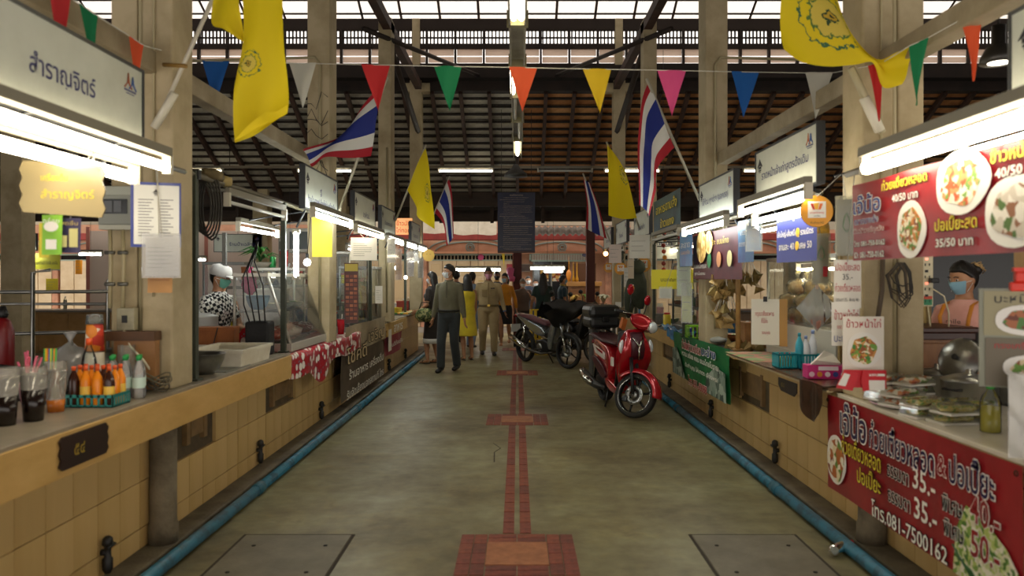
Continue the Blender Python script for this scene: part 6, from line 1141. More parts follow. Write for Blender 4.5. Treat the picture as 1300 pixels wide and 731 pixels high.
part('contents', mat('c9988a', .6, n=9), t, lambda b: b.add([(-.06, 0, -.06), (0, -.02, -.09), (.06, 0, -.06), (0, 0, -.145), (0, .02, -.05)], [(0, 1, 3), (1, 2, 3), (2, 4, 3), (4, 0, 3), (0, 4, 2, 1)])); part('hook', dark_f, t, lambda b: b.tube([(0, 0, .15), (-.03, 0, .3), (-.05, .05, .6)], .003, 5)); part('ruched_top', mat('b5a090', .5), t, lambda b: b.box(-.008, .008, -.01, .01, .12, .17))
cup('small white printed pot beside the cabinet on the middle stall', 2.24, 4.95, .868, .11, .05, mat('e6e2da', .4), lf, .95)
bowl('dish of chopped green herbs behind the tissue box', 2.32, 4.85, .868, .08, .05, mat('3a3a34', .4), lf)
post('wooden post at the far corner of the middle right stall', 1.93, 6.55, .87, 1.95, .022, mat('b58c52', .6, n=4), rnd=True); rail('stall rail above the glass cabinet and blue price board', (1.78, 4.4, 2.0), (1.78, 8.3, 2.0), .02, mat('6a6452', .5)); rail('stall rail over the far right stalls', (1.85, 8.3, 2.0), (1.85, 14.6, 2.0), .02); rail('rusty rail carrying the near right lamp', (1.78, 2.0, 2.06), (1.78, 4.05, 2.06), .018, mat('5a5240', .6))
rail('stall rail carrying the near left lamps', (-1.80, 2.0, 2.075), (-1.80, 4.05, 2.075), .014, mat('6a6452', .5))
# ---- leaf parcel stall
leafp = mat('b39358', .7, n=14, c2='8a7040', bump=.3); leafp2 = mat('9c8850', .7, n=14, c2='786438', bump=.3)
def parcel(b, c, r, a):
    m = Euler((random.uniform(-.6, .6), random.uniform(-.6, .6), a)).to_matrix(); v = [m @ Vector(p)*r + Vector(c) for p in ((0, 0, 1.1), (-.9, -.5, -.4), (.9, -.5, -.4), (0, 1.0, -.4), (0, 0, -.7))]; b.add(v, [(0, 1, 2), (0, 2, 3), (0, 3, 1), (4, 2, 1), (4, 3, 2), (4, 1, 3)])
def parcel_mesh(m):
    b = MB(); parcel(b, (0, 0, 0), .062, 0); return b.mesh('leaf_parcel', m)
pms = [parcel_mesh(leafp), parcel_mesh(leafp2), parcel_mesh(leafp)]
for px, py, n, lab in ((918, 366, 22, 'big bunch of triangular leaf parcels hanging on white strings'), (950, 360, 12, 'second bunch of leaf parcels hanging right of the big one'), (922, 398, 10, 'low bunch of leaf parcels below the big bunch')):
    c = PX(px, py, 6.9); t = thing('parcel_bunch', lab, 'food parcels', c)
    for k in range(n):
        o = bpy.data.objects.new('leaf_parcel', pms[k % 3]); COL.objects.link(o); o.parent = t; o.location = (random.uniform(-.11, .11), random.uniform(-.08, .08), random.uniform(-.10, .1)); o.rotation_euler = (random.uniform(-.6, .6), random.uniform(-.6, .6), random.uniform(0, 6))
    for k in range(9): a = 2*PI*k/9; part('string', wp, t, lambda b: b.tube([(.11*math.cos(a), .07*math.sin(a), .02), (.02*math.cos(a), .02*math.sin(a), .24)], .003, 4))
    part('string', wp, t, lambda b: b.tube([(0, 0, .23), (0, 0, 1.98-c.z)], .004, 4))
G8 = 'leaf parcels lying on the dark worktop'
for k in range(9):
    t = one('leaf_parcel', leafp if k % 2 else leafp2, lambda b: parcel(b, (0, 0, .035), .06, k), 'triangular leaf parcel lying on the worktop over the green banner', 'food parcel', (1.98+.1*(k % 3)+.02*random.random(), 6.75+.14*(k//3)+.03*random.random(), .84), 0, G8)
bag('row of clear bags lying along the worktop edge over the green banner', 2.0, 7.7, .84, (.12, .45, .05), glass('dfe2dc', .4, .15), mat('8a8068', .7, n=12), knot=False, seed=2)
carton('brown cardboard box with a small white label on the leaf parcel stall', 2.3, 7.15, .84, .33, .25, .24, mat('b5824e', .7, n=4), 0, prints=(('บะจ่าง', .08, .18, .1, .03, blue_p),))
crate('bright green basket on the worktop by the green banner', 2.0, 8.25, .84, .26, .2, .14, mat('8ac92a', .4), 'basket', 0, None, 6); bottle('small bottle with a green top behind the green basket', 2.2, 8.0, .84, .24, .035, mat('cfd6c4', .4), mat('3f9a3a', .4), .9); bottle('white bottle with a blue print at the end of the green banner', 1.97, 8.6, .84, .17, .03, wp, wp, .9, band=mat('3a4a9a', .5))
t = thing('stove_counter', 'dark red brown counter shelf behind the leaf parcel stall', 'counter', (3.0, 7.9, 0)); part('top', mat('6a3020', .4), t, lambda b: b.box(-.5, .6, -.3, .5, .96, 1.02)); part('front', mat('3c2018', .5), t, lambda b: b.box(-.5, .6, -.28, -.24, 0, .96))
for k, (px, py, c, w, h) in enumerate([(868, 345, 'b8d0a0', .13, .5), (872, 385, 'd9dc6a', .1, .4), (845, 372, 'c9c6b4', .12, .1), (957, 300, '3a6ab0', .1, .2)]):
    paper(['greenish menu in a sleeve hanging below the blue sign', 'yellow green sheet hanging behind the yellow sign', 'grey slip hanging under the yellow sign', 'narrow blue card at the blue price board'][k], PX(px, py, 8.0 - (2.6 if k == 3 else 0)), w, h, mat(c, .5), -.2, 3, film=glass('eef0ea', .15))
cabinet('dark grilled glass cabinet under the yellow sign', 2.25, 9.3, .84, .8, .5, .85, -PI/2, dull, 0, 1)
t = thing('plastic_sheet', 'shiny blue plastic sheet draped over the worktop behind the red scooter', 'sheet', (1.95, 9.4, .842))
b = MB(); b.grid(lambda u, v: (-.06+.35*u, -.75+1.5*v, .02+.02*math.sin(u*13+v*17)+.012*math.sin(u*29-v*23)), 14, 24); b.grid(lambda u, v: (-.075-.01*math.sin(u*20), -.75+.7*u, .03-.16*(1-v)*(1-.4*u)), 12, 5); b.build('sheet', mat('2f6aa0', .2, n=8, c2='4a94c4', bump=.5, bs=14), t)
for k, y in enumerate((8.45, 10.3, 11.9, 13.4, 14.7)): post(['thin steel post beside the greenish menu', 'steel post behind the yellow sign', 'steel post behind the small round signs', 'steel post near the far right stalls', 'last steel post of the right row'][k], 1.88, y, .84, 2.0, .02)
for k, (px, py, c, w, h) in enumerate([(812, 313, 'd8d6cc', .26, .3), (801, 330, 'c9b8a0', .08, .5), (830, 330, 'cfc9b8', .09, .45), (826, 360, 'd9d4c8', .1, .4), (797, 352, 'e0ddd4', .12, .3), (781, 322, 'd9c8c0', .2, .3), (806, 372, 'c4d0d4', .12, .25), (838, 392, 'd4cfc0', .1, .2), (786, 392, 'e0dcd2', .14, .25)]):
    paper(['four small price slips joined on one card, right row', 'long tan strip hanging beside the small round signs', 'long cream strip hanging by the steel post', 'cream sheet hanging above the scooter mirror', 'white printed slip in the right row shade', 'pinkish sheet under the far white signs', 'pale blue slip near the green jacket', 'cream slip near the grilled cabinet', 'white slip hanging behind the black top box'][k], PX(px, py, 9.6+.5*k), w, h, mat(c, .6), -.25, 3)
t = thing('hanging_jacket', 'dark green jacket hanging behind the scooter mirror', 'jacket', PX(808, 375, 10.2)); part('cloth', mat('3c4230', .8, n=6, bump=.3), t, lambda b: (blobm(b, (0, 0, .1), (.14, .09, .28), .35, 3, 5), blobm(b, (-.1, .0, -.05), (.07, .07, .25), .3, 3, 8))); part('hood', mat('454a38', .8), t, lambda b: blobm(b, (.02, -.02, .38), (.1, .09, .1), .3, 3, 2)); part('hanger', dark_f, t, lambda b: b.tube([(0, 0, .45), (0, 0, .75)], .006, 5))
t = thing('garland', 'string of small red and orange ornaments hanging on the right row post', 'ornament', PX(843, 320, 9.9))
for k in range(8): part('ornament', mat(['b5401c', 'd98a2a', '8c2c1c'][k % 3], .5), t, lambda b: b.ell((.01*math.sin(k*2), 0, .25-.08*k), .03, .03, .03, 8, 6))
part('string', wire_m, t, lambda b: b.tube([(0, 0, .3), (0, 0, -.35)], .004, 4)); hang(t, .29)
clutter(1, 2.3, 2.5, 8.3, 10.4, .84, 7, 31, 'on the worktop behind the grilled cabinet', ''); clutter(1, 2.05, 2.4, 10.4, 14.6, .84, 18, 32, 'on the long right worktop', '')
rsh = thing('back_shelf', 'long shelf rack behind the right row', 'shelf', (3.1, 12.3, 0)); part('board', mat('5c5044', .5), rsh, lambda b: (b.box(-.2, .3, -1.0, 2.1, .98, 1.01), b.box(-.2, .3, -1.0, 2.1, 1.43, 1.46)))
for sy in (-.95, .6, 2.05): part('upright', dull, rsh, lambda b: b.box(.24, .28, sy-.02, sy+.02, 0, 1.95))
clutter(1, 2.98, 3.2, 11.4, 14.2, 1.01, 12, 33, 'on the long shelf behind the right row', ''); clutter(1, 2.98, 3.2, 11.4, 14.2, 1.46, 11, 34, 'on the upper shelf of the right row', '')
clutter(1, 2.9, 3.3, 7.65, 8.3, 1.02, 4, 35, 'on the dark red counter shelf', ''); clutter(1, 2.2, 2.35, 6.6, 8.1, .84, 4, 36, 'behind the leaf parcels', '')
# carved wooden furniture at the far right end of the aisle
t = thing('wooden_cabinet', 'lit brown carved wooden cabinet at the far right end of the aisle', 'cabinet', PX(742, 412, 20.4)); t.location.z = 0; wdn = mat('8a5a2c', .5, n=4, c2='6a401e')
part('body', wdn, t, lambda b: b.box(-.42, .42, 0, .4, 0, 1.28)); part('cornice', mat('b07c3e', .5), t, lambda b: b.box(-.47, .47, -.05, .42, 1.28, 1.4, bev=.01))
for k in range(2): part('door', mat('7a4c24', .5), t, lambda b: b.box(-.38+.39*k, -.02+.39*k, -.02, 0, .1, 1.2, bev=.01)); part('carved_panel', mat('a06a34', .6, n=14, bump=.8, bs=20), t, lambda b: b.box(-.33+.39*k, -.07+.39*k, -.03, -.02, .2, 1.1, bev=.008))
t = thing('spirit_shelf', 'dark wooden wall shelf with golden ornaments beside the far shop', 'shelf', PX(733, 350, 20.8)); part('board', wdn, t, lambda b: b.box(-.3, .55, 0, .4, -.25, -.2)); part('back', mat('5c3a1e', .6), t, lambda b: b.box(-.1, .55, .3, .4, -.25, .35))
for x in (-.22, -.1, .0): part('golden_spire', mat('c9952a', .4, .5), t, lambda b: b.lathe([(.04, -.2), (.05, -.1), (.02, 0), (.01, .3), (.002, .42)], (x, .15, 0), 8))
one('lantern', mat('e08a2a', .5), lambda b: (b.lathe([(.02, .14), (.06, .08), (.07, 0), (.05, -.1), (.02, -.16)], (0, 0, 0), 10), b.tube([(0, 0, .14), (0, 0, .5)], .005, 4)), 'orange hanging lantern beside the golden ornaments', 'lantern', PX(722, 349, 20.3))
one('picture_frame', [mat('8a7a6a', .5), mat('5c4a40', .5, n=6)], lambda b: (b.box(-.17, .17, 0, .02, -.13, .13), b.box(-.14, .14, -.006, 0, -.1, .1, mi=1)), 'framed photograph on the pillar left of the dark shop window', 'picture', (fx(667), FY-.16, fz(340)))
for px, c1, lab in ((691, 'a5602a', 'orange food poster in the far shop window, left one'), (706, 'b5502a', 'orange food poster in the far shop window, right one')):
    one('poster', [mat('2c2420', .5), cells([c1, 'e0b05a', '8c3a1c', 'e8dcc0'], 12)], lambda b: (b.box(-.15, .15, 0, .01, -.22, .22), b.box(-.13, .13, -.004, 0, -.2, .2, mi=1)), lab, 'poster', (fx(px), FY-.09, fz(349)))
one('sticker', mat('d9578a', .5), lambda b: b.prism([(.1*math.cos(a), .1*math.sin(a)) for a in (2*PI*k/12 for k in range(12))], -.01, 0, 'y'), 'round pink paper on the vent bars of the far doors', 'sticker', (fx(610.5), FY-.1, fz(326.5)))
one('pennant', yel_p, lambda b: b.prism([(-.05, .2), (.05, .2), (.03, -.25)], -.01, 0, 'y'), 'small yellow hanging pennant on the far pillar', 'pennant', (fx(639), FY-.2, fz(330)))
one('fuse_box', mat('a03038', .5), lambda b: b.box(-.09, .09, 0, .08, -.12, .12, bev=.01), 'small red box on the pillar behind the walkers', 'box', (fx(647), FY-.22, fz(340)))
one('tiered_stand', mat('d05a86', .5), lambda b: b.lathe([(.1, 0), (.12, .1), (.07, .14), (.1, .3), (.03, .34)], (0, 0, 0), 12), 'bright pink bundle hanging left of the red post', 'bundle', (-.17, 17.56, 1.42))
t = thing('street_table', 'low table with plants in the far right lane', 'table', (1.95, 18.3, 0)); part('top', wdn, t, lambda b: b.box(-.7, .3, -.3, .3, .72, .76))
for sx, sy in ((-.65, -.25), (.25, -.25), (-.65, .25), (.25, .25)): part('leg', wdn, t, lambda b: b.box(sx-.02, sx+.02, sy-.02, sy+.02, 0, .72))
for px, py, c, lab in ((747, 378, '8ac03a', 'bright green broad leaved plant beside the far motorbike'), (766, 376, 'd9d8b0', 'white and green flower bunch beside the broad leaved plant'), (728, 386, 'c9a02a', 'orange yellow flower heap left of the green plant')):
    t = thing('potted_plant', lab, 'plant', Vector((PX(px, 0, 18.3).x, 18.3, .88))); part('pot', mat('5a3a28', .7), t, lambda b: b.lathe([(.06, -.12), (.09, 0)], (0, 0, 0), 12))
    for k in range(12): part('leaf', mat(c, .5, n=9), t, lambda b, a=random.uniform(0, 6.28), l=random.uniform(.12, .24): b.tube([(0, 0, 0), (l*.5*math.cos(a), l*.5*math.sin(a), l), (l*math.cos(a), l*math.sin(a), l*.8)], [.01, .055, .005], 5, flat=.25))
# litter and details of the floor
t = thing('plastic_bottle', 'empty clear plastic bottle lying by the right drain pipe', 'bottle', (1.70, 4.02, .035), .7); part('body', glass('dfe6e6', .2, .05), t, lambda b: b.tube([(-.02, 0, 0), (0, .0, 0), (.12, 0, 0), (.16, 0, 0), (.185, 0, 0)], [.02, .032, .032, .014, .012], 12)); part('cap', redc, t, lambda b: b.tube([(.185, 0, 0), (.2, 0, 0)], .015, 10))
# ================================================================ PEOPLE
skin = {'a': mat('a8714e', .5, n=9, c2='97623f'), 'b': mat('bd8a66', .5, n=9, c2='ab7856'), 'c': mat('8f5c3e', .5, n=9, c2='7d4e34')}
hairm = mat('14110f', .45, n=30, c2='231d19', bump=.5, bs=80, stretch=(1, 1, .15)); hairg = mat('8a857c', .6, n=30, c2='6b665e', bump=.4, bs=60)
def fabric(c, c2=None): return mat(c, .85, n=5, c2=c2, amt=.22, bump=.45, bs=11, sheen=.2)
def fuse(mb, name, m, parent, vox=.011, extra=None, smooth=4, **kw):
    """one continuous surface out of overlapping lofts"""
    o = mb.build('tmp', m, None); bake(o, [('REMESH', dict(mode='VOXEL', voxel_size=vox, use_smooth_shade=True)), ('SMOOTH', dict(factor=.5, iterations=smooth))])
    me = o.data; bpy.data.objects.remove(o)
    if extra and extra.v:
        bm = bmesh.new(); bm.from_mesh(me); e = extra.mesh('x', m); bm.from_mesh(e); bm.to_mesh(me); bm.free(); bpy.data.meshes.remove(e)
        me.polygons.foreach_set('use_smooth', [True]*len(me.polygons))
    if not me.materials: me.materials.append(m)
    o = bpy.data.objects.new(name, me); COL.objects.link(o); o.parent = parent; return tag(o, **kw)
def ik(a, c, l1, l2, bend):
    a, c, bend = Vector(a), Vector(c), Vector(bend); d = c-a; L = min(d.length, (l1+l2)*.999); u = d.normalized()
    q = (l1*l1-l2*l2+L*L)/(2*L); h = math.sqrt(max(l1*l1-q*q, 1e-8)); n = (bend-u*bend.dot(u)).normalized(); return a+u*q+n*h, a+u*L
def ering(c, rx, ry, n=20, rot=None, sq=0): return [Vector((c[0]+rx*math.cos(t)*(1+sq*math.sin(2*t)**2), c[1]+ry*math.sin(t)*(1+sq*math.sin(2*t)**2), c[2])) for t in (2*PI*i/n for i in range(n))]
def head_fn(s, jaw=.0):
    def fn(th, z):   # th from front (-y), z in -1..1 -> point in head frame
        r = math.sqrt(max(0, 1-z*z)); x = math.sin(th)*r; y = -math.cos(th)*r; Z = z
        wx = .076; wy = .094; wz = .118
        if z < 0: k = -z; x *= 1-.30*k; y *= (1-.18*k) if y > 0 else (1-.04*k)
        px, py, pz = x*wx, y*wy, Z*wz
        f = max(0, math.cos(th))
        if f > 0:
            py += .012*f*f*math.exp(-((z-.1)/.8)**2)*.6
            py -= .020*math.exp(-(px/.011)**2)*math.exp(-((pz+.014)/.022)**2)*f
            py += .007*math.exp(-((abs(px)-.03)/.014)**2)*math.exp(-((pz-.012)/.012)**2)*f
            py -= .006*math.exp(-(px/.02)**2)*math.exp(-((pz+.055)/.012)**2)*f
            py -= .007*math.exp(-(px/.025)**2)*math.exp(-((pz+.095)/.02)**2)*f
        return Vector((px, py, pz))*s
    return fn
def person(label, x, y, rz, H, top, bottom, feet=((-.1, 0, 0), (.1, 0, 0)), hands=None, head=(0, 0), sk='b', build=1.0, sleeve='long', bot='trousers', hem=.5, hair='short', hairmat=None,
           mask='dfe4e6', shoe='1a1816', face=True, torso_lean=0, female=False, cap=None, belt=None, collar=None, vox=.012, bare=False, z=0, dress=None, curl=.5, sleeve_m=None):
    t = thing('person', label, 'person', (x, y, z), rz); k = H/1.70; bd = build; S = lambda *p: Vector(p)*k
    sm = skin[sk]; lean = torso_lean
    def TL(p):  # torso lean about the hips
        p = Vector(p); dz = p.z-.92; return Vector((p.x, p.y - math.sin(lean)*max(dz, 0), p.z-(1-math.cos(lean))*max(dz, 0)))
    sw = .17*(0.92 if female else 1)*(.5+.5*bd); hands = hands or ((-.25, -.02, .80), (.25, -.02, .80))
    B = MB(); X = MB(); HP = []; 
    legs = []
    for i, sx in enumerate((-1, 1)):
        hp = S(sx*.088*bd, 0, .90); f = feet[i]; an = S(f[0], f[1]+.01, .085+f[2]); kn, an = ik(hp, an, .425*k, .405*k, (0, -1, .0)); legs.append((hp, kn, an))
        mid = kn.lerp(an, .35)+Vector((0, .012, 0))*k
        B.tube([hp+S(0, 0, .05), hp, hp.lerp(kn, .5), kn, mid, kn.lerp(an, .75), an], [q*k for q in (.08, .086*bd, .072*bd, .05, .055, .038, .034)], 12)
        B.tube([an+S(0, .03, -.03), an+S(0, -.03, -.045), an+S(0, -.11, -.062), an+S(0, -.165, -.066)], [q*k for q in (.034, .036, .036, .022)], 10, flat=.75)
    rings = [(.84, .10, .09), (.90, .15*bd, .105*bd), (.96, .158*bd, .108*bd), (1.07, (.125 if female else .138)*bd, .092*bd*(1 if bd < 1.1 else 1.15)), (1.18, .145*bd, .10*bd), (1.29, .16*bd, .108), (1.37, .155*bd, .09), (1.42, .10, .07), (1.455, .058, .056), (1.52, .05, .054)]
    B.rings([[TL(p)*k for p in ering((0, .0, zz), rx, ry, 20)] for zz, rx, ry in rings])
    if female: [B.ell(TL((sx*.065, -.085, 1.255))*k, .055*k, .05*k, .055*k, 10, 8) for sx in (-1, 1)]
    arms = []
    for i, sx in enumerate((-1, 1)):
        sh = TL((sx*sw, 0, 1.365))*k; hd = S(*hands[i]); 
        if hands[i][2] > .95: hd = TL(hands[i])*k
        el, wr = ik(sh, hd, .285*k, .25*k, (sx*.35, 1, -.3)); arms.append((sh, el, wr))
        B.tube([sh-Vector((sx*.05, 0, -.01))*k, sh, sh.lerp(el, .5), el, el.lerp(wr, .35), wr], [q*k for q in (.045, .052*bd, .044*bd, .036, .037, .025)], 10)
        d = (wr-el).normalized(); side = Vector((0, -1, 0)); side = (side-d*side.dot(d)).normalized(); nrm = d.cross(side)*sx
        pc = wr+d*.05*k; R = []
        for tt, w, h in ((-.01, .022, .018), (.02, .034, .017), (.06, .041, .015), (.088, .036, .011)):
            c = wr+d*tt*k; R.append([c+side*math.cos(a)*w*k+nrm*math.sin(a)*h*k for a in (2*PI*q/10 for q in range(10))])
        B.rings(R)
        for j, (o_, ln) in enumerate(((.029, .066), (.010, .076), (-.010, .071), (-.029, .055))):
            b0 = wr+d*.08*k+side*o_*k; c1 = curl; in_ = -nrm
            p1 = b0+(d*math.cos(c1*.5)+in_*math.sin(c1*.5))*ln*.5*k; p2 = p1+(d*math.cos(c1*1.3)+in_*math.sin(c1*1.3))*ln*.5*k
            X.tube([b0-d*.02*k, b0, p1, p2], [.0085*k, .0088*k, .008*k, .006*k], 6)
        b0 = wr+d*.025*k+side*.032*k; p1 = b0+(d*.75+side*.6-nrm*.3).normalized()*.035*k; X.tube([b0-side*.02*k, b0, p1, p1+(d-nrm*.4).normalized()*.028*k], [.012*k, .0115*k, .010*k, .007*k], 6)
    hm = Matrix.Translation(TL((0, -.012, 1.585))*k) @ Euler((head[1], 0, head[0])).to_matrix().to_4x4(); fn = head_fn(k); B.M = hm
    B.rings([[fn(2*PI*a/28, zz) for a in range(28)] for zz in [math.sin(PI*(-.5+q/18)) for q in range(1, 18)]])
    for sx in (-1, 1): B.ell((sx*.078*k, .008*k, -.005*k), .011*k, .018*k, .03*k, 8, 6)
    B.M = Matrix.Identity(4)
    fuse(B, 'body', sm, t, vox*k, X)
    # clothes
    topm = fabric(*top) if isinstance(top, tuple) else (top if not isinstance(top, str) else fabric(top)); botm = fabric(bottom) if isinstance(bottom, str) else bottom
    g = .02
    C = MB(); zb = {'trousers': .86 if not belt else .95, 'skirt': .95, 'dress': .84}[bot] if bot != 'skirt' else .96
    tr = [(zb, .150*bd+g+.012, .112*bd+g+.012), (.93, .155*bd+g+.008, .112*bd+g+.008), (1.05, (.135 if female else .148)*bd+g, .102*bd*(1 if bd < 1.1 else 1.18)+g), (1.18, .152*bd+g, .108*bd+g), (1.29, .162*bd+g*.9, .112+g), (1.35, .160*bd+g*.5, .098+g), (1.41, .105+g*.5, .078+g*.5), (1.45, .064+g*.4, .06+g*.4)]
    if bot == 'dress': tr = tr[1:]
    C.rings([[TL(p)*k for p in ering((0, 0, zz), rx, ry, 22)] for zz, rx, ry in tr])
    if female: [C.ell(TL((sx*.065, -.088, 1.255))*k, .066*k, .06*k, .066*k, 10, 8) for sx in (-1, 1)]
    if sleeve != 'none':
        for sx, (sh, el, wr) in zip((-1, 1), arms):
            if sleeve == 'long': C.tube([sh-Vector((sx*.06, 0, -.012))*k, sh+Vector((0, 0, .004))*k, sh.lerp(el, .5), el, el.lerp(wr, .5), el.lerp(wr, .93)], [q*k for q in (.052, .059*bd, .053*bd, .048, .044, .036)], 12)
            else: C.tube([sh-Vector((sx*.06, 0, -.012))*k, sh+Vector((0, 0, .004))*k, sh.lerp(el, .4), sh.lerp(el, .72)], [q*k for q in (.052, .06*bd, .06*bd, .06*bd)], 12)
    if bot == 'dress':
        mid = (legs[0][2]+legs[1][2])/2/k
        for q in range(1): C.rings([[Vector(p)*k for p in ering((mid.x*f, mid.y*f, zz), rx, ry, 22)] for zz, rx, ry, f in ((hem, .2, .17, .6), (hem+.12, .195, .16, .4), (.8, .185*bd, .145*bd, .1), (.93, .172*bd, .132*bd, 0), (1.05, (.14)*bd+g, .10*bd+g, 0))])
    fuse(C, 'dress' if bot == 'dress' else 'shirt', topm, t, .014*k, None, 3)
    if bot == 'trousers':
        P_ = MB(); P_.rings([[Vector(p)*k for p in ering((0, 0, zz), rx, ry, 20)] for zz, rx, ry in ((.80, .12, .1), (.86, .15*bd+g, .115*bd+g), (.95, .152*bd+g, .112*bd+g), (1.0, .142*bd+g, .105*bd+g))])
        for hp, kn, an in legs: P_.tube([hp+S(0, 0, .04), hp, hp.lerp(kn, .5), kn, kn.lerp(an, .5), an+S(0, 0, -.02)], [q*k for q in (.09, .104*bd, .09*bd, .076*bd, .07, .066)], 14)
        fuse(P_, 'trousers', botm, t, .014*k, None, 3)
    elif bot == 'skirt':
        P_ = MB(); mid = (legs[0][2]+legs[1][2])/2/k
        P_.rings([[Vector(p)*k for p in ering((mid.x*f, mid.y*f, zz), rx, ry, 22)] for zz, rx, ry, f in ((hem, .172, .15, .5), (hem+.1, .175, .15, .35), (.84, .182*bd, .142*bd, .1), (.93, .17*bd, .13*bd, 0), (1.02, .15*bd, .118*bd, 0))]); fuse(P_, 'skirt', botm, t, .014*k, None, 3)
    if belt: part('belt', mat(belt, .4), t, lambda b: b.rings([[Vector(p)*k for p in ering((0, 0, zz), .153*bd+g+e, .113*bd+g+e, 22)] for zz, e in ((.955, .008), (.955, .012), (.99, .012), (.99, .008))]))
    if collar: part('collar', fabric(collar), t, lambda b: b.tube([TL((.066*math.cos(a), .062*math.sin(a)-.004, 1.455+.012*math.sin(a)))*k for a in (2*PI*q/16 for q in range(16))], .014*k, 6, closed=True))
    for hp, kn, an in legs:
        if bare: part('sandal', mat(shoe, .5), t, lambda b: (b.tube([an+S(0, .045, -.078), an+S(0, -.04, -.08), an+S(0, -.17, -.08)], [.03*k, .042*k, .035*k], 8, flat=.2), b.tube([an+S(-.04, -.09, -.05), an+S(0, -.1, -.025), an+S(.04, -.09, -.05)], .009*k, 6)))
        else: part('shoe', mat(shoe, .35), t, lambda b: (b.tube([an+S(0, .06, -.045), an+S(0, .03, -.04), an+S(0, -.04, -.042), an+S(0, -.13, -.055), an+S(0, -.19, -.06), an+S(0, -.205, -.064)], [q*k for q in (.02, .044, .047, .047, .035, .015)], 12, flat=.78), b.tube([an+S(0, 0, .0), an+S(0, .002, -.04)], [.046*k, .05*k], 10)))
    # head things
    hroot = lambda nm, m, f: part(nm, m, t, lambda b: (setattr(b, 'M', hm), f(b)))
    HM = hairmat or hairm
    def hairline(a): c = math.cos(a); return -.08+.58*min(1, c*1.5)**.7 if c > 0 else -.08-.6*min(1, -c*1.6)
    def haircap(b):
        n, m_ = 30, 10; R = []
        for q in range(m_+1):
            row = []
            for a in range(n):
                th = 2*PI*a/n; z0 = hairline(th); z1 = .985; zz = z1+(z0-z1)*(q/m_)**.8; p = fn(th, max(min(zz, .985), -.98)); g_ = 1.0+(.15 if q < m_-1 else (.11 if q < m_ else .02)); row.append(Vector((p.x*g_, p.y*g_+.004*k, p.z*(g_ if zz > 0 else 1.0)+.004*k)))
            R.append(row)
        b.rings(R, caps=True)
    if hair != 'bald': hroot('hair', HM, haircap)
    if hair == 'long':
        hroot('hair_length', HM, lambda b: b.rings([[Vector((w*math.cos(a)*k, (yo+dd*math.sin(a))*k, zz*k)) for a in (2*PI*q/18 for q in range(18))] for zz, w, dd, yo in ((.06, .07, .07, .03), (.0, .092, .075, .03), (-.09, .098, .062, .045), (-.18, .105, .05, .065), (-.28, .10, .042, .078), (-.38, .07, .03, .085), (-.42, .03, .012, .085))]))
    if hair in ('bun', 'clip'): hroot('hair_bun', HM, lambda b: blobm(b, (0, .115*k, (.03 if hair == 'bun' else .05)*k), (.045*k, .04*k, .045*k), .2, 3, 2))
    if hair == 'tail': hroot('hair_tail', HM, lambda b: b.tube([(0, .09*k, .03*k), (0, .13*k, .0), (.01*k, .125*k, -.1*k), (.01*k, .11*k, -.18*k)], [.025*k, .033*k, .028*k, .006*k], 8))
    if hair == 'clip': hroot('hair_claw_clip', mat('c9a46a', .4), lambda b: [b.tube([(sx*.02*k, .10*k, (.095+.0*q)*k), (sx*(.025+.01*q)*k, .15*k, (.10-.02*q)*k), (sx*.01*k, .165*k, (.06-.015*q)*k)], .004*k, 5) for q in range(4) for sx in (-1, 1)])
    if cap:
        hroot('cap', fabric(cap), lambda b: (b.lathe([(.084*k, .02*k), (.092*k, .04*k), (.092*k, .07*k), (.078*k, .115*k), (.03*k, .135*k)], (0, .01*k, -.005*k), 20, sy=1.2), b.tube([(0, -.09*k, .035*k), (0, -.13*k, .03*k), (0, -.165*k, .018*k)], [.07*k, .065*k, .03*k], 12, flat=.1)))
    if mask:
        def mk(b):
            def f(u, v):
                th = (-1+2*u)*1.12; zz = -.78+.80*v; p = fn(th, zz); b_ = 1.045+.03*math.cos(th)*math.sin(PI*v); q = Vector((p.x*b_, p.y*b_-.004*k, p.z))
                q.y = min(q.y, q.y) - .010*k*math.exp(-(th/.35)**2)*math.sin(PI*v); return q
            b.grid(f, 16, 10)
        hroot('mask', mat(mask, .8), mk); hroot('mask_strap', mat('e8e8e8', .7), lambda b: [b.tube([(sx*.066*k, -.045*k, zz*k), (sx*.079*k, -.01*k, (zz*.4+.0)*k), (sx*.083*k, .014*k, .0)], .002*k, 4) for sx in (-1, 1) for zz in (-.01, -.075)])
    if face:
        for sx in (-1, 1):
            hroot('eye', mat('d8d0c6', .3), lambda b: b.ell((sx*.030*k, -.079*k, .012*k), .0135*k, .006*k, .0065*k, 10, 6)); hroot('iris', mat('140d0a', .2), lambda b: b.ell((sx*.030*k, -.0835*k, .012*k), .0062*k, .003*k, .0062*k, 8, 6))
            hroot('eyebrow', HM, lambda b: b.tube([(sx*.014*k, -.090*k, .031*k), (sx*.03*k, -.0895*k, .037*k), (sx*.046*k, -.079*k, .031*k)], .0035*k, 5))
    t['joints'] = 1; return t, k, legs, arms, hm, TL
def extra(name, m, P, fn, **kw): return part(name, m, P[0], fn, **kw)
# man in the olive shirt
P = person('man in olive shirt and dark trousers walking, masked face turned aside', -1.10, 12.05, -.22, 1.71, '6f6a52', '34393b', ((-.11, -.10, 0), (.09, .13, .015)), ((-.27, -.03, .80), (.26, .0, .80)), (-.85, .05), 'b', .98, mask='e6eaec', belt='1c1a18', vox=.010)
k = P[1]; extra('placket', fabric('5d5844'), P, lambda b: b.box(-.012*k, .012*k, -.142*k, -.132*k, 1.18*k, 1.43*k)); extra('collar', fabric('655f49'), P, lambda b: b.tube([(.064*math.cos(a)*k, (.06*math.sin(a)-.004)*k, (1.462+.012*math.sin(a))*k) for a in (2*PI*q/16 for q in range(16))], .011*k, 6, closed=True))
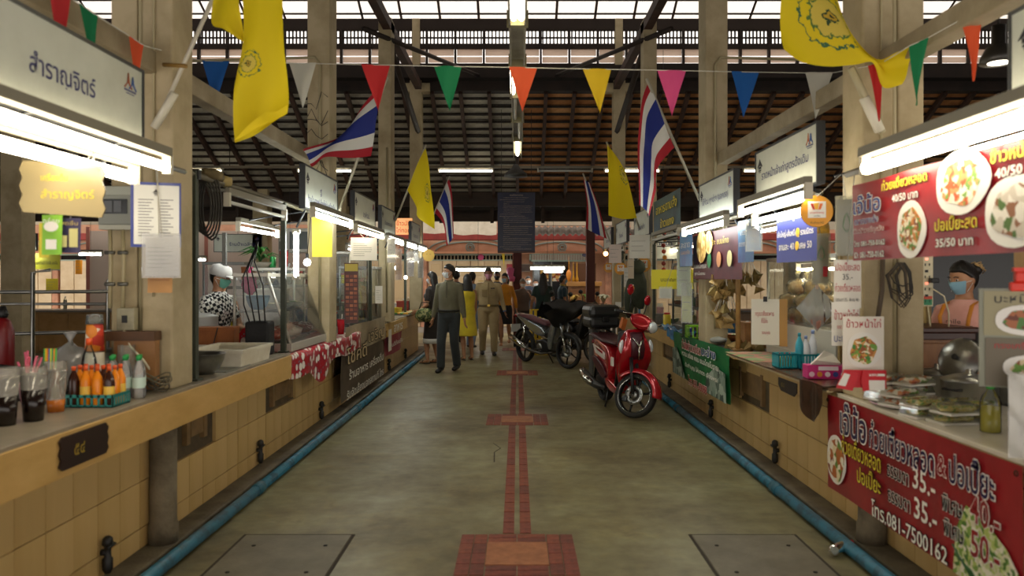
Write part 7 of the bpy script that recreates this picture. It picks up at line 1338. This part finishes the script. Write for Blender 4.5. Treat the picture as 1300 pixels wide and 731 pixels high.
# officer in khaki
P = person('man in khaki uniform with gold shoulder boards and pink mask, walking forward', -.57, 14.7, .06, 1.69, 'b39d72', 'ab956b', ((-.12, .02, .01), (.11, -.12, 0)), ((-.33, -.02, .82), (.33, -.04, .82)), (-.02, .02), 'c', 1.16, mask='d79ab0', belt='6b5a3a', collar='a8926a', vox=.011)
k = P[1]
for sx in (-1, 1):
    extra('shoulder_board', mat('c9a23a', .4), P, lambda b: b.box((sx*.15-.055)*k, (sx*.15+.055)*k, -.03*k, .03*k, 1.445*k, 1.46*k)); extra('chest_pocket', fabric('a38d64'), P, lambda b: b.box((sx*.085-.05)*k, (sx*.085+.05)*k, -.168*k, -.15*k, 1.15*k, 1.27*k, bev=.006)); extra('pocket_flap', fabric('a08a60'), P, lambda b: b.box((sx*.085-.052)*k, (sx*.085+.052)*k, -.174*k, -.155*k, 1.25*k, 1.285*k, bev=.005))
extra('button_row', fabric('9c865c'), P, lambda b: b.box(-.012*k, .012*k, -.172*k, -.155*k, 1.0*k, 1.42*k)); extra('name_badge', mat('2a2a2a', .4), P, lambda b: b.box(.04*k, .12*k, -.18*k, -.172*k, 1.3*k, 1.32*k)); extra('belt_buckle', mat('c9a84a', .3, .8), P, lambda b: b.box(-.025*k, .025*k, -.175*k, -.16*k, .955*k, .995*k)); extra('wrist_band', mat('2d6aa8', .5), P, lambda b: b.tube([P[3][1][1].lerp(P[3][1][2], .93), P[3][1][1].lerp(P[3][1][2], .99)], .034*k, 10))
person('woman in a sleeveless yellow dress with long dark hair, back turned', -.92, 13.75, -2.75, 1.56, 'e3c92a', 'e3c92a', ((-.09, 0, 0), (.09, .05, 0)), ((-.2, -.15, .86), (.2, -.12, .86)), (-.1, 0), 'b', .92, 'none', 'dress', .48, 'long', mask=None, face=False, female=True, bare=True, shoe='3a3028')
P = person('woman in a dark brown dress with a white hem, long black hair, at the counter', -1.50, 13.2, -1.95, 1.60, '2c231e', '2c231e', ((-.09, .05, 0), (.1, -.06, 0)), ((-.2, -.25, 1.0), (.19, -.22, .98)), (.1, .1), 'b', .98, 'short', 'dress', .46, 'long', mask='dfe4e6', face=True, female=True, bare=True, shoe='151312')
k = P[1]; extra('white_hem', fabric('e6e2da'), P, lambda b: b.rings([[Vector(p)*k for p in ering((0, 0, zz), rx, rx*.85, 20)] for zz, rx in ((.38, .196), (.47, .208), (.47, .19), (.38, .18))], closed=True))
t = thing('handbag', 'green patterned round handbag on the arm of the woman in the dark dress', 'bag', (-1.60, 12.93, .86)); part('body', cells(['4a5a2c', '7d7c44', '2f3a20', '9a9460'], 40, .7), t, lambda b: blobm(b, (0, 0, 0), (.17, .09, .13), .12, 2, 3)); part('strap', mat('3a3424', .6), t, lambda b: b.tube([(-.1, 0, .1), (-.06, 0, .22), (.06, 0, .22), (.1, 0, .1)], .01, 6))
person('man in a light blue shirt and trousers walking away behind the yellow dress', -.97, 16.0, 2.75, 1.62, '8ea4c2', '8496b2', ((-.1, .22, .03), (.12, -.1, 0)), None, (0, 0), 'b', 1.0, 'short', mask=None, face=False)
person('person with dark hair and dark jacket between the two nearest men', -1.42, 17.4, 3.0, 1.66, '2a2c30', '26282c', mask=None, face=False)
P = person('woman in orange long sleeved top and black skirt walking, pale blue mask', -.28, 16.8, -.1, 1.60, 'd98e1a', '17161a', ((-.08, -.12, 0), (.09, .16, .05)), ((-.25, -.06, .86), (.27, .06, .86)), (-.45, .05), 'b', .96, 'long', 'skirt', .50, 'tail', mask='a9c9d8', female=True, bare=True, shoe='c98a5a')
person('man with dark hair and a black mask behind the uniformed man', -.50, 18.2, 0, 1.66, '3a3432', '2a2828', mask='141414', sk='c')
person('elderly man with grey hair and white mask in a grey brown shirt', .12, 17.25, .1, 1.48, '75655c', '3c3834', mask='e2e6e8', hairmat=hairg, sleeve='short', sk='b', build=1.08, head=(.1, .2), hands=((-.24, -.05, .85), (.17, -.2, 1.28)))
person('young woman in navy with white mask beyond the elderly man', .27, 18.7, 0, 1.54, '1f2638', '20222c', mask='e6e8ea', female=True, hair='tail', sleeve='short')
person('short person in dark red with white mask deep in the crowd', .47, 19.5, .1, 1.46, '5a2430', '2a2628', mask='e6e8ea', female=True, hair='tail')
P = person('woman in dark green shirt with long wavy hair, back turned, near yellow crates', .56, 16.4, 3.1, 1.60, '1c332e', '1c1e22', ((-.1, 0, 0), (.1, 0, 0)), ((-.28, -.1, .86), (.28, -.08, .88)), (0, .1), 'b', 1.06, 'short', hair='long', mask=None, face=False, female=True)
P = person('man in a dark blue polo with yellow trim turned sideways, blue mask', 1.05, 17.4, 1.75, 1.56, '24404e', '22262c', hands=((-.22, -.1, .85), (.22, -.05, .84)), mask='7ab0d0', sleeve='short', collar='c9b02a', sk='b')
# cook and helper behind the left stall
def checks():
    m, nt, p = _new('checked_cloth'); tc = N(nt, 'ShaderNodeTexCoord'); c = N(nt, 'ShaderNodeTexChecker', i_Scale=34.0); mp = N(nt, 'ShaderNodeMapping'); mp.inputs['Rotation'].default_value = (.2, .3, .78); nt.links.new(tc.outputs['Object'], mp.inputs[0]); nt.links.new(mp.outputs[0], c.inputs['Vector'])
    c.inputs['Color1'].default_value = lin('e6e4dc'); c.inputs['Color2'].default_value = lin('141416'); nt.links.new(c.outputs['Color'], p.inputs['Base Color']); p.inputs['Roughness'].default_value = .8; return m
person('woman in a white cap and black and white checked shirt working behind the pot', -2.84, 6.98, 1.25, 1.62, checks(), '2a2a30', ((-.1, 0, 0), (.1, 0, 0)), ((-.22, -.3, 1.0), (.2, -.32, 1.02)), (.1, .25), 'b', 1.02, 'short', mask='7fc9b4', cap='dcdad6', female=True, torso_lean=.12)
person('woman in yellow with a black hair bun seen from behind the cook', -2.96, 7.45, 2.9, 1.56, 'd9c02a', '2c2a2c', ((-.1, 0, 0), (.1, 0, 0)), ((-.2, -.25, .98), (.2, -.25, .98)), (.2, .1), 'b', 1.0, 'none', hair='bun', mask=None, face=False, female=True)
# stall keeper at the right
P = person('stall keeper in pink shirt and black apron, blue mask, hair clipped up', 2.98, 4.95, -.95, 1.60, ('efb8ac', 'e3a596'), '2a2628', ((-.1, 0, 0), (.1, 0, 0)), ((-.17, -.3, 1.02), (.19, -.28, .98)), (-.35, .18), 'b', .95, 'short', hair='clip', mask='8cb8cc', female=True, torso_lean=.10, vox=.008)
k = P[1]; TLk = P[5]
def apr(b):
    def f(u, v):
        zz = .55+.72*v; w = .17-.05*max(0, (v-.6)/.4); a = (-1+2*u); yy = -.155-.03*math.cos(a*1.3)-(.03*math.exp(-((zz-1.25)/.08)**2)); yy += .10*abs(a)**2.2; return TLk((a*w, yy, zz))*k
    b.grid(f, 14, 18)
extra('apron', fabric('1f1a1a'), P, apr)
for sx in (-1, 1): extra('apron_strap', mat('d98a2a', .6), P, lambda b: b.tube([TLk((sx*.085, -.178, 1.25))*k, TLk((sx*.095, -.165, 1.33))*k, TLk((sx*.09, -.10, 1.41))*k, TLk((sx*.085, .0, 1.435))*k], .014*k, 6, flat=.35))
text('mile', .09, .03, mat('5a4038', .6), P[0], tuple(TLk((.0, -.1, 1.3))*k + Vector((0, -.075, 0))))
# ================================================================ MOTORBIKES
tyre_m = mat('1b1a18', .75, n=30, c2='2a2824', bump=.4, bs=90); rim_m = mat('8f8f8c', .3, .9); rim_d = mat('1f1f20', .35, .6); chrome = mat('c9c9c4', .15, 1.0)
cred = mat('b0101f', .22, .35, coat=.8); cmar = mat('4a1420', .35, n=20, c2='3c101a'); cblk = mat('161617', .4); seat_m = mat('4a2428', .5, bump=.15, bs=60); silver = mat('9da3a6', .25, .8, coat=.4); lens = glass('eef2f4', .35, .05)
RX = Matrix.Rotation(PI/2, 4, 'Y')
def wheel(t, c, R, w, S=Matrix.Identity(4), rim=rim_d, ring=None, disc=True, dm=rim_m, spokes=6, name='wheel'):
    M = S @ Matrix.Translation(c) @ RX; r = w*.5
    wl = part(name, tyre_m, t, lambda b: (setattr(b, 'M', M), b.rings([[(q*math.cos(a), q*math.sin(a), h) for a in (2*PI*i/40 for i in range(40))] for q, h in ((R-.055, -r*.75), (R-.02, -r), (R-.005, -r*.6), (R, 0), (R-.005, r*.6), (R-.02, r), (R-.055, r*.75))], caps=False, closed=True)))
    part('rim', rim, wl, lambda b: (setattr(b, 'M', M), b.rings([[(q*math.cos(a), q*math.sin(a), h) for a in (2*PI*i/40 for i in range(40))] for q, h in ((R-.05, -r*.8), (R-.065, -r*.5), (R-.065, r*.5), (R-.05, r*.8))], closed=True)))
    for sx in (-1, 1): part('rim_line', ring or rim, wl, lambda b: (setattr(b, 'M', M), b.tube([((R-.052)*math.cos(a), (R-.052)*math.sin(a), sx*r*.85) for a in (2*PI*i/40 for i in range(40))], .0035, 5, closed=True)))
    for i in range(spokes):
        a = 2*PI*i/spokes; part('spoke', rim, wl, lambda b: (setattr(b, 'M', M), b.tube([(.03*math.cos(a), .03*math.sin(a), 0), (.6*R*math.cos(a+.15), .6*R*math.sin(a+.15), 0), ((R-.06)*math.cos(a+.1), (R-.06)*math.sin(a+.1), 0)], [.018, .012, .015], 6)))
    part('hub', dm, wl, lambda b: (setattr(b, 'M', M), b.lathe([(.035, -.05), (.045, -.02), (.045, .02), (.035, .05)], (0, 0, 0), 14), b.lathe([(.012, -.075), (.012, .075)], (0, 0, 0), 8)))
    if disc:
        part('brake_disc', dm, wl, lambda b: (setattr(b, 'M', M), b.rings([[(q*math.cos(a), q*math.sin(a), h) for a in (2*PI*i/32 for i in range(32))] for q, h in ((.055, -.04), (.105, -.04), (.105, -.044), (.055, -.044))], closed=True)))
        for i in range(10): part('disc_hole', blackm, wl, lambda b, a=2*PI*i/10: (setattr(b, 'M', M), b.lathe([(.007, -.0465), (.007, -.0395)], (.085*math.cos(a), .085*math.sin(a), 0), 6)))
        part('brake_caliper', cblk, wl, lambda b: (setattr(b, 'M', M), b.box(.03, .09, .06, .12, -.06, -.025, bev=.008)))
    return wl
def fender(b, c, R, w, a0, a1, drop=.03):
    b.grid(lambda u, v: (c[0]+w*math.sin((v-.5)*2.4)/math.sin(1.2), c[1]+(R-drop*(2*abs(v-.5))**2.2)*math.cos(a0+(a1-a0)*u), c[2]+(R-drop*(2*abs(v-.5))**2.2)*math.sin(a0+(a1-a0)*u)), 20, 10)
def rotpoly(p): return p
# ---- red scooter
sc = thing('scooter', 'glossy red scooter with a black top box parked by the right counter', 'scooter', (1.19, 8.60, 0), .19)
R = .24; ST = Matrix.Translation((0, -.40, .9)) @ Matrix.Rotation(.80, 4, Vector((0, .42, .9)).normalized()) @ Matrix.Translation((0, .40, -.9))
wheel(sc, (0, -.62, R), R, .095, ST, rim_d, chrome, True); wheel(sc, (0, .60, R-.005), R-.005, .10, Matrix.Identity(4), rim_d, None, False)
def P_(name, m, f, mods=None, S=None, par=None):
    b = MB(); 
    if S is not None: b.M = S
    f(b); return b.build(name, m, par or sc, mods=mods)
P_('front_fender', cred, lambda b: fender(b, (0, -.62, R), R+.05, .085, PI*.02+PI, PI*2-.95*PI+PI*.02 if 0 else PI*.12, .05), S=ST) if 0 else None
P_('front_fender', cred, lambda b: fender(b, (0, -.62, R), R+.05, .08, PI*.98, PI*.20, .06), [('SOLIDIFY', dict(thickness=.006))], S=ST)
for sx in (-1, 1): P_('fork_leg', cblk, lambda b: b.tube([(sx*.065, -.62, R), (sx*.07, -.55, .45), (sx*.06, -.49, .62)], [.018, .02, .022], 8), S=ST)
apron = [(-.52, .90), (-.46, .965), (-.38, .93), (-.31, .70), (-.25, .42), (-.22, .26), (-.29, .22), (-.36, .30), (-.40, .46), (-.52, .60), (-.575, .74)]
def hwA(y, z): return .085+.135*math.exp(-((z-.62)/.25)**2)-.03*max(0, (-.4-y)/.18)
P_('front_apron', cred, lambda b: b.slab(apron, hwA, rnd=.045), subsurf(1))
P_('apron_centre', cmar, lambda b: b.slab([(-.53, .89), (-.50, .93), (-.47, .90), (-.50, .62), (-.535, .60), (-.592, .72), (-.590, .78)], .075, rnd=.02), subsurf(1))
for sx in (-1, 1): P_('chrome_badge_arm', chrome, lambda b: b.tube([(sx*.055, -.565, .86), (sx*.02, -.60, .80), (0, -.605, .76)], .009, 6))
P_('chrome_badge_stem', chrome, lambda b: b.tube([(0, -.605, .77), (0, -.60, .68), (0, -.565, .62)], [.01, .012, .008], 6))
for sx in (-1, 1):
    P_('indicator_lamp', mat('d9dde0', .1, .3, coat=1), lambda b: b.tube([(sx*.150, -.50, .84), (sx*.178, -.50, .76), (sx*.168, -.50, .68)], [.014, .034, .012], 10, flat=.7), subsurf(1))
    P_('apron_side_stripe', mat('d6d2ca', .3, coat=.5), lambda b: b.box(sx*.209-.007, sx*.209+.007, -.36, -.27, .53, .63, bev=.006))
P_('leg_shield_inner', cblk, lambda b: b.slab([(-.38, .90), (-.34, .92), (-.22, .40), (-.18, .30), (-.24, .28)], .15, rnd=.02))
P_('floorboard', cblk, lambda b: b.slab([(-.30, .24), (-.30, .30), (.08, .31), (.10, .24)], .14, rnd=.02)); P_('lower_side_skirt', cred, lambda b: b.slab([(-.29, .20), (-.32, .30), (.0, .34), (.2, .40), (.2, .26), (-.05, .18)], .15, rnd=.03), subsurf(1))
def hwB(y, z): return .155-.07*max(0, (y-.45)/.45)-.03*max(0, (z-.6)/.2)
P_('rear_body', cred, lambda b: b.slab([(.0, .32), (-.04, .46), (-.02, .62), (.06, .72), (.40, .75), (.72, .79), (.88, .76), (.93, .68), (.80, .54), (.60, .44), (.34, .38), (.16, .32)], hwB, rnd=.05), subsurf(1))
for sx in (-1, 1):
    P_('side_panel', cmar, lambda b: b.slab([(.08, .33), (.04, .42), (.26, .51), (.56, .58), (.64, .54), (.48, .43), (.26, .34)], .02, rnd=.016, xc=sx*.150), subsurf(1))
    P_('rear_stripe', mat('d6d2ca', .3, coat=.5), lambda b: b.slab([(.16, .55), (.16, .63), (.44, .68), (.62, .70), (.52, .60)], .009, rnd=.006, xc=sx*.146))
    P_('rear_red_stripe', cred, lambda b: b.slab([(.22, .615), (.22, .64), (.48, .675), (.44, .645)], .004, rnd=.003, xc=sx*.156))
    P_('tail_lamp', mat('7a0c14', .15, coat=1), lambda b: b.ell((sx*.05, .92, .70), .03, .02, .03))
P_('seat', seat_m, lambda b: b.slab([(-.06, .71), (-.03, .775), (.12, .785), (.34, .785), (.50, .83), (.78, .84), (.86, .81), (.84, .77), (.4, .735)], lambda y, z: .10+.05*min(1, max(0, (y+.06)/.3)), rnd=.04), subsurf(1))
P_('seat_seam', mat('2c1418', .5), lambda b: b.tube([(-.12, .0, .75), (-.152, .3, .755), (-.15, .6, .80), (-.12, .82, .80)], .005, 5))
P_('rear_rack', cblk, lambda b: (b.tube([(-.09, .62, .84), (-.09, 1.0, .86)], .012, 6), b.tube([(.09, .62, .84), (.09, 1.0, .86)], .012, 6), b.box(-.1, .1, .7, 1.0, .86, .88)))
tb_ = P_('top_box', mat('161718', .45, bump=.1), lambda b: b.box(-.19, .19, .58, .98, .885, 1.03, bev=.045)); P_('box_lid', mat('1d1e1f', .35), lambda b: b.box(-.20, .20, .57, .99, 1.0, 1.17, bev=.06), par=tb_); P_('box_latch', rim_d, lambda b: b.box(-.04, .04, .555, .59, .96, 1.03, bev=.008), par=tb_)
ex = P_('exhaust', mat('4a4a4a', .4, .8), lambda b: b.tube([(-.13, .2, .22), (-.17, .40, .22), (-.19, .60, .25), (-.20, .86, .32)], [.03, .045, .058, .055], 14)); P_('exhaust_cap', chrome, lambda b: (b.tube([(-.20, .80, .30), (-.202, .90, .33)], [.06, .052], 14), b.tube([(-.202, .90, .33), (-.203, .915, .334)], [.052, .02], 14)), par=ex); P_('heat_shield', chrome, lambda b: b.tube([(-.215, .45, .245), (-.235, .62, .27), (-.24, .78, .315)], [.03, .045, .03], 10, flat=1), par=ex)
P_('engine_case', cblk, lambda b: b.slab([(.15, .18), (.12, .34), (.5, .38), (.70, .30), (.68, .18), (.4, .14)], .10, rnd=.04)); P_('shock_absorber', chrome, lambda b: b.tube([(.11, .72, .30), (.11, .64, .58)], .025, 8)); P_('rear_mudguard', cblk, lambda b: fender(b, (0, .60, R), R+.04, .07, -.1, 1.3)); P_('stand', cblk, lambda b: (b.tube([(.1, .15, .2), (.16, .1, .01)], .012, 6), b.tube([(-.1, .15, .2), (-.16, .1, .01)], .012, 6)))
# steering head
P_('headlamp_cowl', cred, lambda b: b.slab([(-.60, .94), (-.64, 1.03), (-.58, 1.10), (-.46, 1.13), (-.36, 1.08), (-.38, .99), (-.46, .93)], lambda y, z: .09+.05*max(0, (y+.62)/.25), rnd=.05), subsurf(2), S=ST)
P_('headlamp', mat('e4e8ea', .08, .2, coat=1), lambda b: b.ell((0, -.615, .995), .078, .05, .062, 16, 10), S=ST); P_('headlamp_ring', chrome, lambda b: b.tube([(.08*math.cos(a), -.605+.01*math.cos(a), .995+.064*math.sin(a)) for a in (2*PI*i/20 for i in range(20))], .006, 5, closed=True), S=ST)
P_('dashboard', cblk, lambda b: b.box(-.10, .10, -.44, -.35, 1.07, 1.10, bev=.012), S=ST)
for sx in (-1, 1):
    P_('grip', cblk, lambda b: b.tube([(sx*.12, -.38, 1.07), (sx*.20, -.36, 1.075), (sx*.33, -.31, 1.055)], [.016, .017, .019], 8), S=ST); P_('brake_lever', chrome, lambda b: b.tube([(sx*.15, -.42, 1.07), (sx*.22, -.45, 1.07), (sx*.32, -.40, 1.05)], .007, 6), S=ST)
    P_('mirror_stem', cblk, lambda b: b.tube([(sx*.15, -.38, 1.09), (sx*.18, -.38, 1.2), (sx*.2, -.37, 1.27)], .007, 6), S=ST); P_('mirror', cred, lambda b: b.ell((sx*.215, -.36, 1.33), .065, .028, .062, 14, 8), S=ST)
P_('orange_tag', mat('a85a24', .5), lambda b: b.box(-.28, -.18, -.4, -.37, .88, 1.0, bev=.005), S=ST)
# ---- underbone motorbikes
def underbone(root, body, seat, rimc, dark=False, steer=0.1, cover=None, front_basket=False):
    global sc; sc = root; R = .285; S = Matrix.Translation((0, -.45, .9)) @ Matrix.Rotation(steer, 4, Vector((0, .45, .9)).normalized()) @ Matrix.Translation((0, .45, -.9))
    wheel(root, (0, -.655, R), R, .075, S, rimc, None, True, rim_m, 5); wheel(root, (0, .655, R), R, .085, Matrix.Identity(4), rimc, None, False, rim_m, 5)
    P_('front_fender', cblk, lambda b: fender(b, (0, -.655, R), R+.035, .06, PI*.95, PI*.2, .04), S=S)
    for sx in (-1, 1): P_('fork_leg', chrome, lambda b: b.tube([(sx*.07, -.655, R), (sx*.07, -.56, .58)], .022, 8), S=S); P_('fork_tube', silver if not dark else cblk, lambda b: b.tube([(sx*.07, -.58, .50), (sx*.065, -.49, .80)], .028, 8), S=S)
    P_('leg_shield', body, lambda b: b.slab([(-.44, .88), (-.38, .94), (-.30, .86), (-.20, .52), (-.14, .30), (-.22, .24), (-.28, .36), (-.40, .70)], lambda y, z: .07+.08*math.exp(-((z-.55)/.25)**2), rnd=.03), subsurf(1))
    P_('front_cowl', cblk, lambda b: b.slab([(-.58, .92), (-.60, 1.02), (-.48, 1.08), (-.38, 1.04), (-.40, .92), (-.50, .88)], .11, rnd=.04), subsurf(1), S=S); P_('headlamp', mat('cfd4d6', .1, .2, coat=1), lambda b: b.ell((0, -.585, .975), .07, .03, .05), S=S)
    P_('frame_beam', cblk, lambda b: b.slab([(-.36, .66), (-.32, .74), (-.02, .60), (.05, .5), (-.1, .46)], .05, rnd=.02))
    P_('side_cover', body, lambda b: b.slab([(-.10, .50), (-.12, .60), (.05, .70), (.45, .77), (.80, .88), (.92, .87), (.75, .76), (.40, .60), (.12, .48)], lambda y, z: .13-.05*max(0, (y-.4)/.5), rnd=.035), subsurf(1))
    P_('seat', seat, lambda b: b.slab([(-.14, .66), (-.12, .74), (.05, .78), (.3, .795), (.5, .84), (.74, .865), (.80, .84), (.45, .77), (.05, .70)], lambda y, z: .09+.04*min(1, max(0, (y+.1)/.3)), rnd=.035), subsurf(1))
    en = P_('engine', mat('2a2a2b', .4, .6), lambda b: (b.slab([(-.18, .22), (-.20, .40), (-.05, .46), (.18, .42), (.22, .26), (.1, .18)], .11, rnd=.04))); P_('cylinder_fins', mat('6a6a68', .35, .8), lambda b: [b.box(-.06, .06, -.30+.025*q, -.29+.025*q, .27, .40) for q in range(5)], par=en); P_('engine_cover', rim_m, lambda b: b.ell((-.115, .05, .31), .02, .08, .07), par=en)
    e2 = P_('exhaust', mat('55504a', .35, .8), lambda b: b.tube([(-.06, -.25, .24), (-.12, .0, .2), (-.15, .3, .24), (-.165, .55, .32)], [.018, .02, .03, .045], 10)); P_('muffler', chrome, lambda b: b.tube([(-.16, .38, .27), (-.17, .6, .345), (-.175, .88, .44), (-.176, .90, .447)], [.04, .055, .05, .02], 14), par=e2)
    P_('shock_absorber', chrome, lambda b: b.tube([(-.1, .60, .34), (-.1, .52, .66)], .022, 8)); P_('foot_rest', cblk, lambda b: b.tube([(-.26, -.02, .28), (.26, -.02, .28)], .014, 6)); P_('rear_mudguard', cblk, lambda b: fender(b, (0, .655, R), R+.05, .065, -.15, 1.6)); P_('tail_lamp', mat('8c0c14', .2, coat=1), lambda b: b.ell((0, .92, .82), .07, .03, .035)); P_('number_plate', mat('c9c9c2', .5), lambda b: b.box(-.1, .1, .975, .985, .52, .66)); P_('chain_case', cblk, lambda b: b.slab([(.1, .22), (.1, .34), (.68, .34), (.72, .24)], .015, rnd=.01, xc=.1)); P_('stand', cblk, lambda b: b.tube([(.1, .1, .2), (.2, .08, .01)], .012, 6))
    for sx in (-1, 1): P_('grip', cblk, lambda b: b.tube([(sx*.06, -.42, 1.05), (sx*.2, -.40, 1.08), (sx*.33, -.34, 1.05)], [.014, .016, .02], 8), S=S); P_('mirror_stem', cblk, lambda b: b.tube([(sx*.16, -.42, 1.08), (sx*.2, -.42, 1.2)], .007, 6), S=S); P_('mirror', cblk, lambda b: b.ell((sx*.22, -.41, 1.24), .055, .02, .04), S=S)
g = thing('motorbike', 'silver grey motorbike with a maroon seat and black cover over its handlebar', 'motorbike', (.50, 12.95, 0), .573); underbone(g, silver, mat('54252a', .5), rim_d, steer=.15)
P_('handlebar_cover', mat('121214', .6, bump=.5, bs=14), lambda b: (b.grid(lambda u, v: ((-.36+.72*u), -.38-.30*math.sin(v*PI*.95)-.02*math.sin(u*14), 1.12-.44*v**1.4*(.55+.45*math.sin(u*PI))-.03*math.sin(u*9+v*5)), 22, 12), b.grid(lambda u, v: ((-.36+.72*u), -.38+.14*math.sin(v*PI*.6), 1.12-.30*v-.03*math.sin(u*11+v*4)), 22, 8)))
g2 = thing('motorbike', 'dark motorbike with a wicker basket parked behind the silver grey one', 'motorbike', (1.05, 13.75, 0), .55); underbone(g2, cblk, mat('1a1718', .5), rim_m, True, steer=.2)
wick = mat('9a8a6a', .8, n=22, c2='6a5c42', bump=.6, bs=50)
def wicker(t, w, d, h, z0=0):
    part('floor_panel', wick, t, lambda b: b.box(-w, w, -d, d, z0, z0+.01))
    for q in range(int(h/.035)): part('wicker_band', wick, t, lambda b, z=z0+.02+.035*q, f=1+.12*q*.035/h: b.tube([(-w*f, -d*f, z), (0, -d*f-.004, z+.003), (w*f, -d*f, z), (w*f, d*f, z), (-w*f, d*f, z)], .014, 5, closed=True))
    for i in range(int(w/.05)*2+1): x = -w+.05*i+.0; part('stake', wick, t, lambda b: (b.tube([(x, -d-.012, z0), (x*1.1, -d*1.1-.01, z0+h)], .007, 4)))
t = thing('wicker_basket', 'small wicker basket on the front of the dark motorbike', 'basket', (1.38, 13.0, .74), .5); wicker(t, .16, .11, .2); part('bracket', dark_f, t, lambda b: (b.tube([(-.05, .1, .0), (-.05, .28, .1)], .01, 6), b.tube([(.05, .1, .0), (.05, .28, .1)], .01, 6)))
t = thing('wicker_hamper', 'wide wicker hamper standing behind the scooter top box', 'basket', (1.37, 11.5, .80), .05); wicker(t, .25, .16, .27)
crate('grey slatted crate under the wide wicker hamper', 1.37, 11.5, 0, .5, .34, .79, mat('4c4a46', .6), 'crate', .05, None, 6)
for k in range(3): crate(['yellow plastic crate at the bottom of the stack behind the silver motorbike', 'yellow plastic crate in the middle of the stack behind the silver motorbike', 'yellow plastic crate on top of the stack behind the silver motorbike'][k], .42, 14.75, .0+.30*k, .34, .30, .285, mat('d9b41c', .5), 'crate', .1, None, 4)
crate('second yellow crate on top, right of the crate stack', .72, 14.9, .0, .22, .30, .86, mat('d9b41c', .5), 'crate', -.1, None, 4)
